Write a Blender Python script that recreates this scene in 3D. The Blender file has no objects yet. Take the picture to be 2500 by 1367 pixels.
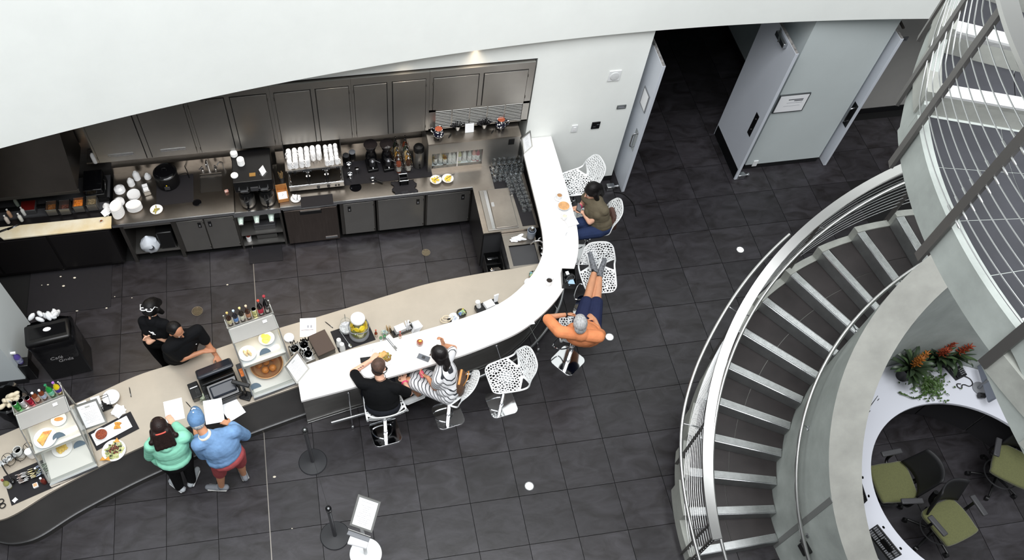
import bpy, bmesh, math, random
import numpy as np
from mathutils import Vector, Matrix, Euler
PI = math.pi
random.seed(7)
SC = bpy.context.scene
COL = SC.collection

# ---------------------------------------------------------------- camera
FPX, PPX, PPY = 2069.79, 1049.19, 840.62          # focal length and principal point for a 2500 x 1367 frame
CAM = np.array([1.19473, -4.01585, 9.94081])
ROT = np.array([[0.98791587, -0.15355254, 0.02106779],
                [-0.12212525, -0.85490038, -0.50421301],
                [0.09543405, 0.49554713, -0.8633223]])   # rows: right, down, forward
cd = bpy.data.cameras.new('camera'); camo = bpy.data.objects.new('camera', cd); COL.objects.link(camo)
cd.sensor_width = 36.0; cd.sensor_fit = 'HORIZONTAL'; cd.lens = FPX / 2500 * 36
cd.shift_x = (1250 - PPX) / 2500; cd.shift_y = (PPY - 683.5) / 2500
cd.clip_end = 200
mw = Matrix.Identity(4)
for r in range(3):
    mw[r][0] = ROT[0][r]; mw[r][1] = -ROT[1][r]; mw[r][2] = -ROT[2][r]; mw[r][3] = CAM[r]
camo.matrix_world = mw
SC.camera = camo

def ray(u, v): return ROT.T @ np.array([(u - PPX) / FPX, (v - PPY) / FPX, 1.0])
def at(u, v, z=0.0):                     # the point at height z seen at pixel (u, v)
    d = ray(u, v); t = (z - CAM[2]) / d[2]; return Vector(CAM + t * d)
def atY(u, v, y):
    d = ray(u, v); t = (y - CAM[1]) / d[1]; return Vector(CAM + t * d)
def atX(u, v, x):
    d = ray(u, v); t = (x - CAM[0]) / d[0]; return Vector(CAM + t * d)
def pix(p):
    d = ROT @ (np.array(p, float) - CAM); return d[0] / d[2] * FPX + PPX, d[1] / d[2] * FPX + PPY

# ---------------------------------------------------------------- world, lights, exposure
w = bpy.data.worlds.new('world'); SC.world = w; w.use_nodes = True
bg = w.node_tree.nodes['Background']; bg.inputs[0].default_value = (0.93, 0.965, 1.0, 1); bg.inputs[1].default_value = 0.30
SC.view_settings.view_transform = 'Standard'; SC.view_settings.look = 'None'
SC.view_settings.exposure = 0.0; SC.view_settings.gamma = 1.0; SC.view_settings.use_curve_mapping = False
def area(name, loc, size, power, color, rot=(0, 0, 0)):
    l = bpy.data.lights.new(name, 'AREA'); l.shape = 'RECTANGLE'; l.size, l.size_y = size; l.energy = power; l.color = color
    o = bpy.data.objects.new(name, l); COL.objects.link(o); o.location = loc; o.rotation_euler = rot; return o
# the glazed atrium roof high above the camera
area('skylight', (3.0, -3.5, 15.0), (16, 9), 3900, (0.97, 0.985, 1.0))
# warm downlights recessed in the kitchen soffit, just behind its edge
def spot(name, loc, power, color, size, rot=(0, 0, 0), blend=.6):
    l = bpy.data.lights.new(name, 'SPOT'); l.energy = power; l.color = color; l.spot_size = math.radians(size); l.spot_blend = blend; l.shadow_soft_size = .05
    o = bpy.data.objects.new(name, l); COL.objects.link(o); o.location = loc; o.rotation_euler = rot; return o
for k_, x_ in enumerate((-2.2, -1.3, -.4, .5, 1.4, 2.3, 3.2)):
    spot('soffit_downlight', (x_, 4.13 - 31.0 + math.sqrt(31.0 ** 2 - (x_ - 5.2) ** 2) + .10, 2.84), 30 if x_ < 1 else 16, (1.0, .80, .58), 120, (math.radians(-34), 0, 0))

# ---------------------------------------------------------------- materials
def lin(c): 
    c = c / 255.0
    return c / 12.92 if c <= 0.04045 else ((c + 0.055) / 1.055) ** 2.4
def rgb(c): return (lin(c[0]), lin(c[1]), lin(c[2]), 1.0)
MATS = {}
def mat(name, col, rough=0.5, metal=0.0, var=0.0, vscale=8.0, bump=0.0, bscale=60.0, trans=0.0, ior=1.45, emit=None, estr=0.0,
        coords='Object', stretch=(1, 1, 1), col2=None, coat=0.0, spec=0.5, alpha=1.0, sheen=0.0):
    if name in MATS: return MATS[name]
    m = bpy.data.materials.new(name); m.use_nodes = True; nt = m.node_tree; N = nt.nodes; L = nt.links
    b = N['Principled BSDF']
    b.inputs['Base Color'].default_value = rgb(col); b.inputs['Roughness'].default_value = rough; b.inputs['Metallic'].default_value = metal
    b.inputs['Transmission Weight'].default_value = trans; b.inputs['IOR'].default_value = ior
    b.inputs['Coat Weight'].default_value = coat; b.inputs['Specular IOR Level'].default_value = spec; b.inputs['Alpha'].default_value = alpha
    b.inputs['Sheen Weight'].default_value = sheen
    if emit: b.inputs['Emission Color'].default_value = rgb(emit); b.inputs['Emission Strength'].default_value = estr
    if var or bump or col2:
        tc = N.new('ShaderNodeTexCoord'); mp = N.new('ShaderNodeMapping'); mp.inputs['Scale'].default_value = stretch
        L.new(tc.outputs[coords], mp.inputs[0])
        if var or col2:
            n = N.new('ShaderNodeTexNoise'); n.inputs['Scale'].default_value = vscale; n.inputs['Detail'].default_value = 6; n.inputs['Roughness'].default_value = 0.62
            L.new(mp.outputs[0], n.inputs['Vector'])
            mx = N.new('ShaderNodeMix'); mx.data_type = 'RGBA'
            c2 = col2 if col2 else tuple(max(0, min(255, x * (1 + var))) for x in col)
            c1 = col if col2 else tuple(x * (1 - var) for x in col)
            mx.inputs[6].default_value = rgb(c1); mx.inputs[7].default_value = rgb(c2)
            r = N.new('ShaderNodeValToRGB'); r.color_ramp.elements[0].position = 0.3; r.color_ramp.elements[1].position = 0.7
            L.new(n.outputs['Fac'], r.inputs[0]); L.new(r.outputs[0], mx.inputs[0]); L.new(mx.outputs[2], b.inputs['Base Color'])
        if bump:
            n2 = N.new('ShaderNodeTexNoise'); n2.inputs['Scale'].default_value = bscale; n2.inputs['Detail'].default_value = 4
            L.new(mp.outputs[0], n2.inputs['Vector'])
            bp = N.new('ShaderNodeBump'); bp.inputs['Strength'].default_value = bump; bp.inputs['Distance'].default_value = 0.01
            L.new(n2.outputs['Fac'], bp.inputs['Height']); L.new(bp.outputs[0], b.inputs['Normal'])
    MATS[name] = m; return m

WHITE = mat('wall_paint', (242, 245, 241), 0.7, var=0.012, vscale=1.5, bump=0.03, bscale=120)
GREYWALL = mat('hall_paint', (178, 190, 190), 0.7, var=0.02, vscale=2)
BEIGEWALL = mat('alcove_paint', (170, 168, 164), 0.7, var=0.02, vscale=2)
BLACKTRIM = mat('black_trim', (22, 22, 24), 0.5)
STEEL = mat('brushed_steel', (158, 156, 152), 0.38, 0.92, var=0.025, vscale=3)
STEELD = mat('dark_brushed_steel', (104, 101, 97), 0.40, 0.92, var=0.03, vscale=3)
STEELTOP = mat('steel_worktop', (160, 153, 145), 0.30, 1.0, var=0.06, vscale=3.0, bump=0.03, bscale=30)
SERVTOP = mat('service_top', (186, 176, 162), 0.36, 0.55, var=0.03, vscale=2.5, bump=0.02, bscale=90)
FRONT = mat('counter_front', (104, 102, 100), 0.40, 0.6, var=0.05, vscale=2)
CHROME = mat('chrome', (225, 226, 228), 0.06, 1.0)
SATIN = mat('satin_steel', (190, 192, 194), 0.25, 1.0)
RAILM = mat('rail_metal', (200, 200, 198), 0.28, 1.0)
POSTM = mat('post_metal', (108, 106, 104), 0.45, 0.7)
QUARTZ = mat('white_quartz', (246, 243, 240), 0.25, var=0.008, vscale=30)
PORC = mat('porcelain', (240, 240, 240), 0.2, coat=0.3)
PLASTW = mat('white_plastic', (232, 234, 234), 0.4)
PAPER = mat('paper', (240, 241, 243), 0.8)
INK = mat('ink', (70, 72, 78), 0.8)
INKL = mat('ink_light', (150, 152, 158), 0.8)
BLACK = mat('black_plastic', (12, 12, 13), 0.38)
BLACKG = mat('black_gloss', (10, 10, 12), 0.12)
RUBBER = mat('black_rubber', (20, 18, 22), 0.75, var=0.1, vscale=20)
DGREY = mat('dark_grey', (58, 58, 60), 0.5)
GREYP = mat('grey_plastic', (120, 122, 126), 0.5)
CONC = mat('concrete', (158, 164, 160), 0.62, var=0.09, vscale=2.2, bump=0.10, bscale=14, coords='Generated' if False else 'Object')
CONCD = mat('concrete_top', (150, 150, 144), 0.65, var=0.08, vscale=2.6, bump=0.10, bscale=12)
WOOD = mat('wood', (170, 118, 66), 0.5, var=0.12, vscale=6, stretch=(1, 10, 1))
GLASS = mat('clear_glass', (245, 250, 250), 0.02, trans=1.0, ior=1.45)
def sheet_glass(name, tint=(235, 245, 242), k=0.045, kr=.55):
    if name in MATS: return MATS[name]
    m = bpy.data.materials.new(name); m.use_nodes = True; nt = m.node_tree; N = nt.nodes; L = nt.links
    N.remove(N['Principled BSDF']); out = N['Material Output']
    t = N.new('ShaderNodeBsdfTransparent'); t.inputs[0].default_value = rgb(tint)
    g = N.new('ShaderNodeBsdfGlossy'); g.inputs['Roughness'].default_value = 0.04
    lw = N.new('ShaderNodeLayerWeight'); lw.inputs[0].default_value = .5
    pw_ = N.new('ShaderNodeMath'); pw_.operation = 'POWER'; pw_.inputs[1].default_value = 3.0; L.new(lw.outputs['Facing'], pw_.inputs[0])
    f = N.new('ShaderNodeMath'); f.operation = 'MULTIPLY_ADD'; f.inputs[1].default_value = kr; f.inputs[2].default_value = k; L.new(pw_.outputs[0], f.inputs[0])
    mx = N.new('ShaderNodeMixShader'); L.new(f.outputs[0], mx.inputs[0]); L.new(t.outputs[0], mx.inputs[1]); L.new(g.outputs[0], mx.inputs[2])
    L.new(mx.outputs[0], out.inputs[0]); MATS[name] = m; return m
PANE = sheet_glass('sheet_glass', (251, 253, 252))
GLASSW = sheet_glass('glass_ware', (244, 246, 247), .10, 1.0)

def tile_material(name, ca, cb, rough):
    m = bpy.data.materials.new(name); m.use_nodes = True; nt = m.node_tree; N = nt.nodes; L = nt.links
    b = N['Principled BSDF']; g = N.new('ShaderNodeNewGeometry'); oi = N.new('ShaderNodeObjectInfo')
    ad = N.new('ShaderNodeVectorMath'); ad.operation = 'ADD'
    sc = N.new('ShaderNodeMath'); sc.operation = 'MULTIPLY'; sc.inputs[1].default_value = 37.0
    L.new(oi.outputs['Random'], sc.inputs[0]); cmb = N.new('ShaderNodeCombineXYZ'); L.new(sc.outputs[0], cmb.inputs[0]); L.new(sc.outputs[0], cmb.inputs[2])
    L.new(g.outputs['Position'], ad.inputs[0]); L.new(cmb.outputs[0], ad.inputs[1])
    mp = N.new('ShaderNodeMapping'); mp.inputs['Rotation'].default_value = (0, 0, 0.7); mp.inputs['Scale'].default_value = (1.6, 3.4, 1)
    L.new(ad.outputs[0], mp.inputs[0])
    n = N.new('ShaderNodeTexNoise'); n.inputs['Scale'].default_value = 1.6; n.inputs['Detail'].default_value = 9; n.inputs['Roughness'].default_value = 0.6; n.inputs['Distortion'].default_value = 1.0
    L.new(mp.outputs[0], n.inputs['Vector'])
    r = N.new('ShaderNodeValToRGB'); r.color_ramp.elements[0].position = 0.32; r.color_ramp.elements[1].position = 0.72
    r.color_ramp.elements[0].color = rgb(ca); r.color_ramp.elements[1].color = rgb(cb); L.new(n.outputs['Fac'], r.inputs[0])
    hs = N.new('ShaderNodeHueSaturation'); mr = N.new('ShaderNodeMapRange'); mr.inputs[3].default_value = 0.80; mr.inputs[4].default_value = 1.22
    L.new(oi.outputs['Random'], mr.inputs[0]); L.new(mr.outputs[0], hs.inputs['Value']); L.new(r.outputs[0], hs.inputs['Color'])
    L.new(hs.outputs[0], b.inputs['Base Color'])
    b.inputs['Roughness'].default_value = rough
    n2 = N.new('ShaderNodeTexNoise'); n2.inputs['Scale'].default_value = 14; n2.inputs['Detail'].default_value = 8; L.new(ad.outputs[0], n2.inputs['Vector'])
    bp = N.new('ShaderNodeBump'); bp.inputs['Strength'].default_value = 0.12; bp.inputs['Distance'].default_value = 0.01
    L.new(n2.outputs['Fac'], bp.inputs['Height']); L.new(bp.outputs[0], b.inputs['Normal'])
    return m
TILE = tile_material('slate_tile', (27, 24, 25), (55, 53, 57), 0.36)
GROUT = mat('grout', (12, 12, 12), 0.9)
STEPT = mat('tread_tile', (44, 40, 40), 0.5, var=0.16, vscale=3, bump=0.08, bscale=30)
UPT = mat('upper_tile', (46, 47, 52), 0.65, var=0.10, vscale=4, bump=0.08, bscale=30)

# ---------------------------------------------------------------- mesh helpers
def rz(a): return Matrix.Rotation(a, 4, 'Z')
class MB:
    def __init__(s, mtx=None): s.v = []; s.f = []; s.mi = []; s.M = mtx
    def add(s, vs, fs, mi=0):
        o = len(s.v)
        for p in vs:
            p = Vector(p)
            s.v.append(tuple(s.M @ p) if s.M else tuple(p))
        for f in fs: s.f.append(tuple(i + o for i in f)); s.mi.append(mi)
        return s
    def box(s, x0, x1, y0, y1, z0, z1, mi=0):
        vs = [(x, y, z) for z in (z0, z1) for y in (y0, y1) for x in (x0, x1)]
        return s.add(vs, [(0, 2, 3, 1), (4, 5, 7, 6), (0, 1, 5, 4), (1, 3, 7, 5), (3, 2, 6, 7), (2, 0, 4, 6)], mi)
    def cbox(s, c, d, rot=(0, 0, 0), mi=0):
        R = Euler(rot).to_matrix(); c = Vector(c)
        vs = [c + R @ Vector((x * d[0] / 2, y * d[1] / 2, z * d[2] / 2)) for z in (-1, 1) for y in (-1, 1) for x in (-1, 1)]
        return s.add(vs, [(0, 2, 3, 1), (4, 5, 7, 6), (0, 1, 5, 4), (1, 3, 7, 5), (3, 2, 6, 7), (2, 0, 4, 6)], mi)
    def prism(s, poly, z0, z1, mi=0):
        n = len(poly)
        if sum(poly[i][0] * poly[(i + 1) % n][1] - poly[(i + 1) % n][0] * poly[i][1] for i in range(n)) < 0: poly = poly[::-1]
        vs = [(p[0], p[1], z0) for p in poly] + [(p[0], p[1], z1) for p in poly]
        fs = [tuple(range(n - 1, -1, -1)), tuple(range(n, 2 * n))] + [(i, (i + 1) % n, n + (i + 1) % n, n + i) for i in range(n)]
        return s.add(vs, fs, mi)
    def strip(s, inner, outer, z0, z1, mi=0, mtop=None):        # solid between two polylines (z may be lists)
        n = len(inner); Z = lambda z, i: z[i] if isinstance(z, (list, tuple)) else z
        vs = []
        for i in range(n):
            a, b = inner[i], outer[i]
            vs += [(a[0], a[1], Z(z0, i)), (b[0], b[1], Z(z0, i)), (b[0], b[1], Z(z1, i)), (a[0], a[1], Z(z1, i))]
        fs = []; mm = []
        for i in range(n - 1):
            o = 4 * i; q = o + 4
            fs += [(o, o + 1, q + 1, q), (o + 1, o + 2, q + 2, q + 1), (o + 2, o + 3, q + 3, q + 2), (o + 3, o, q, q + 3)]
            mm += [mi, mi, mi if mtop is None else mtop, mi]
        fs += [(3, 2, 1, 0), (4 * n - 4, 4 * n - 3, 4 * n - 2, 4 * n - 1)]; mm += [mi, mi]
        o = len(s.v); s.add(vs, fs, mi); s.mi[-len(fs):] = mm
        return s
    def lathe(s, prof, c=(0, 0, 0), n=20, mi=0, axis=None, a0=0, a1=2 * PI):
        c = Vector(c); full = abs(a1 - a0 - 2 * PI) < 1e-6; k = n if full else n + 1
        Q = axis.to_matrix() if axis is not None else None
        vs = []
        for (r, z) in prof:
            for i in range(k):
                a = a0 + (a1 - a0) * i / n; p = Vector((r * math.cos(a), r * math.sin(a), z))
                vs.append(c + (Q @ p if Q else p))
        fs = []
        for j in range(len(prof) - 1):
            for i in range(n):
                i2 = (i + 1) % k
                fs.append((j * k + i, j * k + i2, (j + 1) * k + i2, (j + 1) * k + i))
        if full and prof[0][0] > 1e-5: fs.append(tuple(range(k - 1, -1, -1)))
        if full and prof[-1][0] > 1e-5: fs.append(tuple((len(prof) - 1) * k + i for i in range(k)))
        return s.add(vs, fs, mi)
    def shell(s, prof, c=(0, 0, 0), n=20, mi=0):               # open lathe without caps
        c = Vector(c); vs = [c + Vector((r * math.cos(2 * PI * i / n), r * math.sin(2 * PI * i / n), z)) for (r, z) in prof for i in range(n)]
        return s.add(vs, [(j * n + i, j * n + (i + 1) % n, (j + 1) * n + (i + 1) % n, (j + 1) * n + i) for j in range(len(prof) - 1) for i in range(n)], mi)
    def cyl(s, p0, p1, r0, r1=None, n=12, mi=0):
        p0 = Vector(p0); p1 = Vector(p1); r1 = r0 if r1 is None else r1; d = p1 - p0
        q = d.to_track_quat('Z', 'Y'); return s.lathe([(r0, 0), (r1, d.length)], p0, n, mi, axis=q)
    def tube(s, pts, r, n=8, closed=False, mi=0, flat=None):
        P = [Vector(p) for p in pts]; k = len(P); vs = []; up = None
        for i in range(k):
            if closed: t = P[(i + 1) % k] - P[i - 1]
            else: t = P[min(i + 1, k - 1)] - P[max(i - 1, 0)]
            t.normalize()
            if up is None: up = Vector((0, 0, 1)) if abs(t.z) < 0.9 else Vector((0, 1, 0))
            sd = t.cross(up).normalized(); up = sd.cross(t).normalized()
            rr = r[i] if isinstance(r, (list, tuple)) else r
            for j in range(n):
                a = 2 * PI * j / n; ra, rb = (rr, rr) if flat is None else (rr, rr * flat)
                vs.append(P[i] + sd * math.cos(a) * ra + up * math.sin(a) * rb)
        m = k if closed else k - 1
        fs = [(i * n + j, i * n + (j + 1) % n, ((i + 1) % k) * n + (j + 1) % n, ((i + 1) % k) * n + j) for i in range(m) for j in range(n)]
        if not closed: fs += [tuple(range(n - 1, -1, -1)), tuple((k - 1) * n + j for j in range(n))]
        return s.add(vs, fs, mi)
    def ball(s, c, r, n=12, m=8, rot=None, mi=0):
        r = r if isinstance(r, (tuple, list)) else (r, r, r); c = Vector(c); R = rot.to_matrix() if rot is not None else Matrix.Identity(3)
        vs = [c + R @ Vector((0, 0, -r[2]))]
        for j in range(1, m):
            b = -PI / 2 + PI * j / m
            for i in range(n): a = 2 * PI * i / n; vs.append(c + R @ Vector((r[0] * math.cos(b) * math.cos(a), r[1] * math.cos(b) * math.sin(a), r[2] * math.sin(b))))
        vs.append(c + R @ Vector((0, 0, r[2])))
        fs = [(0, 1 + (i + 1) % n, 1 + i) for i in range(n)]
        for j in range(m - 2):
            for i in range(n): a = 1 + j * n + i; b = 1 + j * n + (i + 1) % n; fs.append((a, b, b + n, a + n))
        t = len(vs) - 1; o = 1 + (m - 2) * n
        fs += [(o + i, o + (i + 1) % n, t) for i in range(n)]
        return s.add(vs, fs, mi)
    def mesh(s, name, mats, smooth=True):
        me = bpy.data.meshes.new(name); me.from_pydata(s.v, [], s.f); me.update()
        for m in (mats if isinstance(mats, (list, tuple)) else [mats]): me.materials.append(m)
        if isinstance(mats, (list, tuple)) and len(mats) > 1: me.polygons.foreach_set('material_index', s.mi)
        if smooth:
            me.shade_smooth(); me.set_sharp_from_angle(angle=math.radians(38))
        return me
    def build(s, name, mats, parent=None, loc=None, rot=None, bev=0, smooth=True, solid=0):
        o = bpy.data.objects.new(name, s.mesh(name, mats, smooth)); COL.objects.link(o)
        if parent is not None: o.parent = parent
        if loc is not None: o.location = loc
        if rot is not None: o.rotation_euler = rot
        if solid: md = o.modifiers.new('solidify', 'SOLIDIFY'); md.thickness = solid; md.offset = 0
        if bev:
            md = o.modifiers.new('bevel', 'BEVEL'); md.width = bev; md.segments = 2; md.limit_method = 'ANGLE'; md.angle_limit = math.radians(40)
        return o
def tag(o, label, cat, group=None, kind=None):
    o['label'] = label; o['category'] = cat
    if group: o['group'] = group
    if kind: o['kind'] = kind
    return o
def thing(name, label, cat, loc=(0, 0, 0), rotz=0, group=None, rot=None):
    o = bpy.data.objects.new(name, None); COL.objects.link(o); o.empty_display_size = 0.1
    o.location = loc; o.rotation_euler = rot if rot else (0, 0, rotz)
    return tag(o, label, cat, group)
def place(mesh, name, loc, rotz=0, parent=None, rot=None, scale=None):
    o = bpy.data.objects.new(name, mesh); COL.objects.link(o); o.location = loc; o.rotation_euler = rot if rot else (0, 0, rotz)
    if parent is not None: o.parent = parent
    if scale: o.scale = (scale,) * 3 if not isinstance(scale, tuple) else scale
    return o
def dup(root, loc, rotz=0, label=None, rot=None):
    r = root.copy(); COL.objects.link(r); r.location = loc; r.rotation_euler = rot if rot else (0, 0, rotz)
    if label: r['label'] = label
    for ch in list(root.children):
        c = ch.copy(); COL.objects.link(c); c.parent = r
        for g in list(ch.children):
            d = g.copy(); COL.objects.link(d); d.parent = c
    return r
def struct(o, label, cat): return tag(o, label, cat, kind='structure')
def arc(c, r, a0, a1, n): return [(c[0] + r * math.cos(math.radians(a0 + (a1 - a0) * i / n)), c[1] + r * math.sin(math.radians(a0 + (a1 - a0) * i / n))) for i in range(n + 1)]
def ang2(a, b): return math.atan2(b[1] - a[1], b[0] - a[0])
def catmull(P, k=8):
    out = []; n = len(P)
    for i in range(n - 1):
        p0, p1, p2, p3 = [Vector(P[max(0, min(n - 1, j))]) for j in (i - 1, i, i + 1, i + 2)]
        for j in range(k):
            t = j / k; out.append(0.5 * ((2 * p1) + (p2 - p0) * t + (2 * p0 - 5 * p1 + 4 * p2 - p3) * t * t + (3 * p1 - p0 - 3 * p2 + p3) * t ** 3))
    out.append(Vector(P[-1])); return out
def text_mesh(body, size, mt, name='lettering', parent=None, loc=(0, 0, 0), rot=(0, 0, 0), ext=0.0006, align='CENTER', shear=0):
    c = bpy.data.curves.new(name, 'FONT'); c.body = body; c.size = size; c.extrude = ext; c.align_x = align; c.shear = shear
    tmp = bpy.data.objects.new(name, c); COL.objects.link(tmp)
    dg = bpy.context.evaluated_depsgraph_get(); me = bpy.data.meshes.new_from_object(tmp.evaluated_get(dg)); bpy.data.objects.remove(tmp)
    me.materials.clear(); me.materials.append(mt)
    o = bpy.data.objects.new(name, me); COL.objects.link(o); o.location = loc; o.rotation_euler = rot
    if parent is not None: o.parent = parent
    return o
def print_rows(w, h, rows, seed=1, margin=0.12, lw=0.018, z=0.0006, short=0.35):
    """rows of small printed words lying on a sheet centred on the origin; local x = reading direction, y = up the page"""
    rnd = random.Random(seed); m = MB()
    for i in range(rows):
        y = h / 2 - h * margin - (h * (1 - 2 * margin)) * i / max(1, rows - 1)
        if rnd.random() < 0.16: continue
        L = w * (1 - 2 * margin) * (rnd.uniform(short, 1)); x = -L / 2
        while x < L / 2:
            ln = min(rnd.uniform(0.03, 0.09) * w, L / 2 - x)
            if ln > 0.004: m.add([(x, y, z), (x + ln, y, z), (x + ln, y + lw * h * 0.6, z), (x, y + lw * h * 0.6, z)], [(0, 1, 2, 3)])
            x += ln + 0.02 * w
    return m
# ================================================================ the setting
T = 0.61
WALLY = 4.55           # kitchen niche back wall
SOF = 2.85             # soffit height
# floor slab + individual tiles
fb = MB().box(-7, 13, -6, 11, -0.2, -0.012).build('floor', GROUT); struct(fb, 'dark slate tile floor of the cafe and hall', 'floor')
tm = MB().box(-0.3015, 0.3015, -0.3015, 0.3015, -0.014, 0.0).mesh('tile', TILE)
cand = []
for i in range(-8, 20):
    for j in range(-6, 13):
        x, y = (i + .5) * T, (j + .5) * T
        if y > 4.4 and not (5.4 < x < 8.5 or 8.8 < x < 11): continue
        if y > 5.1 and x > 8.6: continue
        if -1.7 < x < 3.3 and y > 3.9 or x < -3.2 and y > 2.2: continue
        px_, py_ = pix((x, y, 0))
        if not (-70 < px_ < 2560 and -40 < py_ < 1440): continue
        if x > 9.0 and y < 3.4 and (x - 8) ** 2 + (y + 1.6) ** 2 > 2.2 ** 2: continue
        cand.append((x, y))
print('floor tiles', len(cand))
for (x, y) in cand[:300]: place(tm, 'tile', (x, y, 0), parent=fb)
# pale metal expansion strip in one joint
struct(MB().box(-0.005, 0.005, -2.2, 3.7, -0.01, 0.002).build('trim_1', mat('strip_metal', (150, 145, 138), 0.45, 0.6)), 'thin pale metal strip in one floor joint', 'floor strip')

# curved upper wall (fascia) with the soffit behind it
FC = (5.2, 4.13 - 31.0)
fa = arc(FC, 31.0, 90 + 21.5, 90 - 14, 60); fo = arc(FC, 31.22, 90 + 21.5, 90 - 14, 60)
struct(MB().strip(fa, fo, SOF, 10.5).build('wall_upper', WHITE), 'curved white upper wall sweeping above the kitchen and the doors', 'wall')
so = [(p[0], 11.0) for p in fa]
struct(MB().strip(arc(FC, 31.20, 90 + 21.5, 90 - 14, 60), so, SOF + 0.02, SOF + 0.15).build('ceiling', WHITE), 'white soffit over the kitchen niche and hall', 'ceiling')
# kitchen niche
struct(MB().box(-6.5, 4.05, WALLY, WALLY + 0.2, 0, SOF + .02).build('wall_back', mat('steel_backsplash', (150, 146, 142), 0.32, 0.9, var=0.06, vscale=2, stretch=(1, 1, 8))), 'steel clad back wall of the kitchen niche', 'wall')
struct(MB().box(-6.5, 4.02, 4.2, WALLY, 2.52, SOF + .02).build('wall_header', WHITE), 'white wall band above the steel cabinets', 'wall')
wr = MB().box(4.02, 5.5, 4.2, 5.1, 0.1, SOF + .02).build('wall_right', WHITE); struct(wr, 'white wall between the kitchen and the first open door', 'wall')
struct(MB().box(4.02, 5.505, 4.195, 5.1, 0, 0.1).build('baseboard_right', BLACKTRIM), 'black baseboard under the white wall beside the kitchen', 'baseboard')
ws = MB().box(7.62, 8.83, 4.12, 5.0, 0.1, SOF + .02).build('wall_centre', mat('sign_wall_paint', (196, 204, 204), 0.7, var=0.01, vscale=2)); struct(ws, 'pale grey wall with the framed notice between the open doors', 'wall')
struct(MB().box(7.625, 8.825, 4.13, 5.0, 0, 0.1).build('baseboard_centre', BLACKTRIM), 'black baseboard under the wall with the framed notice', 'baseboard')
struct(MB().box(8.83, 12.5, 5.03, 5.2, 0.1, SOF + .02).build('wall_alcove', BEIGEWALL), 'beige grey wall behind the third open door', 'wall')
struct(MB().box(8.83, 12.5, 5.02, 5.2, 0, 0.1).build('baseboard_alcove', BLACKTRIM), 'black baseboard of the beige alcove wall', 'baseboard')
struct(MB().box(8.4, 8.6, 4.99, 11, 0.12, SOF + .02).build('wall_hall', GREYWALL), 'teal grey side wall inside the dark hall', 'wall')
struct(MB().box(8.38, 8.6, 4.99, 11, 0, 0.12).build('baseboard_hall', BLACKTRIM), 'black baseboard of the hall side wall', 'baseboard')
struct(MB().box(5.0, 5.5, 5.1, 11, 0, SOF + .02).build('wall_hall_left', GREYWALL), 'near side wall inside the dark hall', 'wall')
struct(MB().box(5.0, 8.6, 10.8, 11, 0, SOF + .02).build('wall_hall_end', GREYWALL), 'unseen far wall closing off the dark hall', 'wall')  # out of view, added to close the hall against light
MB().box(-.045, .045, 0, .012, -.06, .06).build('outlet_plate', BLACK, wr and None, loc=(8.39, 6.45, 1.1), rot=(0, 0, PI / 2))
tag(bpy.data.objects['outlet_plate'], 'small black switch plate on the hall side wall', 'switch')
# left pier
p0 = at(70, 925, 0); q0 = at(83, 800, 0)
struct(MB().box(-5.2, p0.x, p0.y - .05, q0.y, 0.1, SOF + .02).build('wall_left', mat('pier_paint', (196, 204, 206), 0.7)), 'pale grey wall end behind the bins', 'wall')
struct(MB().box(-5.2, p0.x + .012, p0.y - .06, q0.y + .01, 0, 0.1).build('baseboard_left', BLACKTRIM), 'black baseboard of the wall end by the bins', 'baseboard')

# ---------------------------------------------------------------- doors
def door_leaf(n, x, y0, y1, h, label, face=-1):
    d = MB().box(x, x + .045, y0, y1, 0.01, h).build('door_%d' % n, mat('door_paint', (205, 210, 218), 0.55, var=0.01, vscale=2), bev=.002)
    struct(d, label, 'door'); return d
DH = 2.44
d1 = door_leaf(1, 5.60, 3.93, 4.90, DH, 'first open white door beside the white wall, with a D shaped pull')
d2 = door_leaf(2, 7.40, 3.93, 4.90, DH, 'middle open white door with a dark kick plate and a black lock plate')
d3 = door_leaf(3, 8.90, 4.02, 4.98, DH, 'third open white door at the alcove with a black handle plate')
SCUFF = mat('door_edge', (120, 118, 116), 0.7, var=0.3, vscale=20)
for d, x, y0, y1 in ((d1, 5.60, 3.93, 4.90), (d2, 7.40, 3.93, 4.90), (d3, 8.9, 4.02, 4.98)):
    MB().box(x + .004, x + .041, y0 + .004, y1, DH, DH + .003).build('top_edge', SCUFF, d)
# pulls and plates
def pull(d, x, y, z, plate_m, w=.10, h=.42, handle=True):
    p = MB().box(x - .004, x, y - w / 2, y + w / 2, z - h / 2, z + h / 2).build('lock_plate', plate_m, d)
    if handle:
        MB().tube(catmull([(x - .004, y, z - .13), (x - .05, y, z - .11), (x - .055, y, z), (x - .05, y, z + .11), (x - .004, y, z + .13)], 5), .011, 8).build('pull_handle', SATIN, p)
    return p
pull(d1, 5.60, 4.03, 1.02, SATIN, .10, .38)
pull(d2, 7.40, 4.09, 1.02, BLACK, .10, .40, False)
for zz in (.93, 1.13): MB().cyl((7.396, 4.09, zz), (7.388, 4.09, zz), .012).build('lock_cylinder', SATIN, d2)
pull(d3, 8.90, 4.09, 1.02, BLACK, .11, .42)
MB().box(7.396, 7.40, 3.95, 4.88, .02, .22).build('kick_plate', mat('kick_plate', (40, 42, 44), .3, .8), d2)
fr = MB().box(-.11, .11, -.006, .006, -.15, .15).build('notice_frame', GREYP, d1, loc=(5.594, 4.10, 1.72), rot=(0, 0, PI / 2))
MB().box(-.09, .09, .0065, .008, -.13, .13).build('notice_sheet', PAPER, fr)
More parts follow.
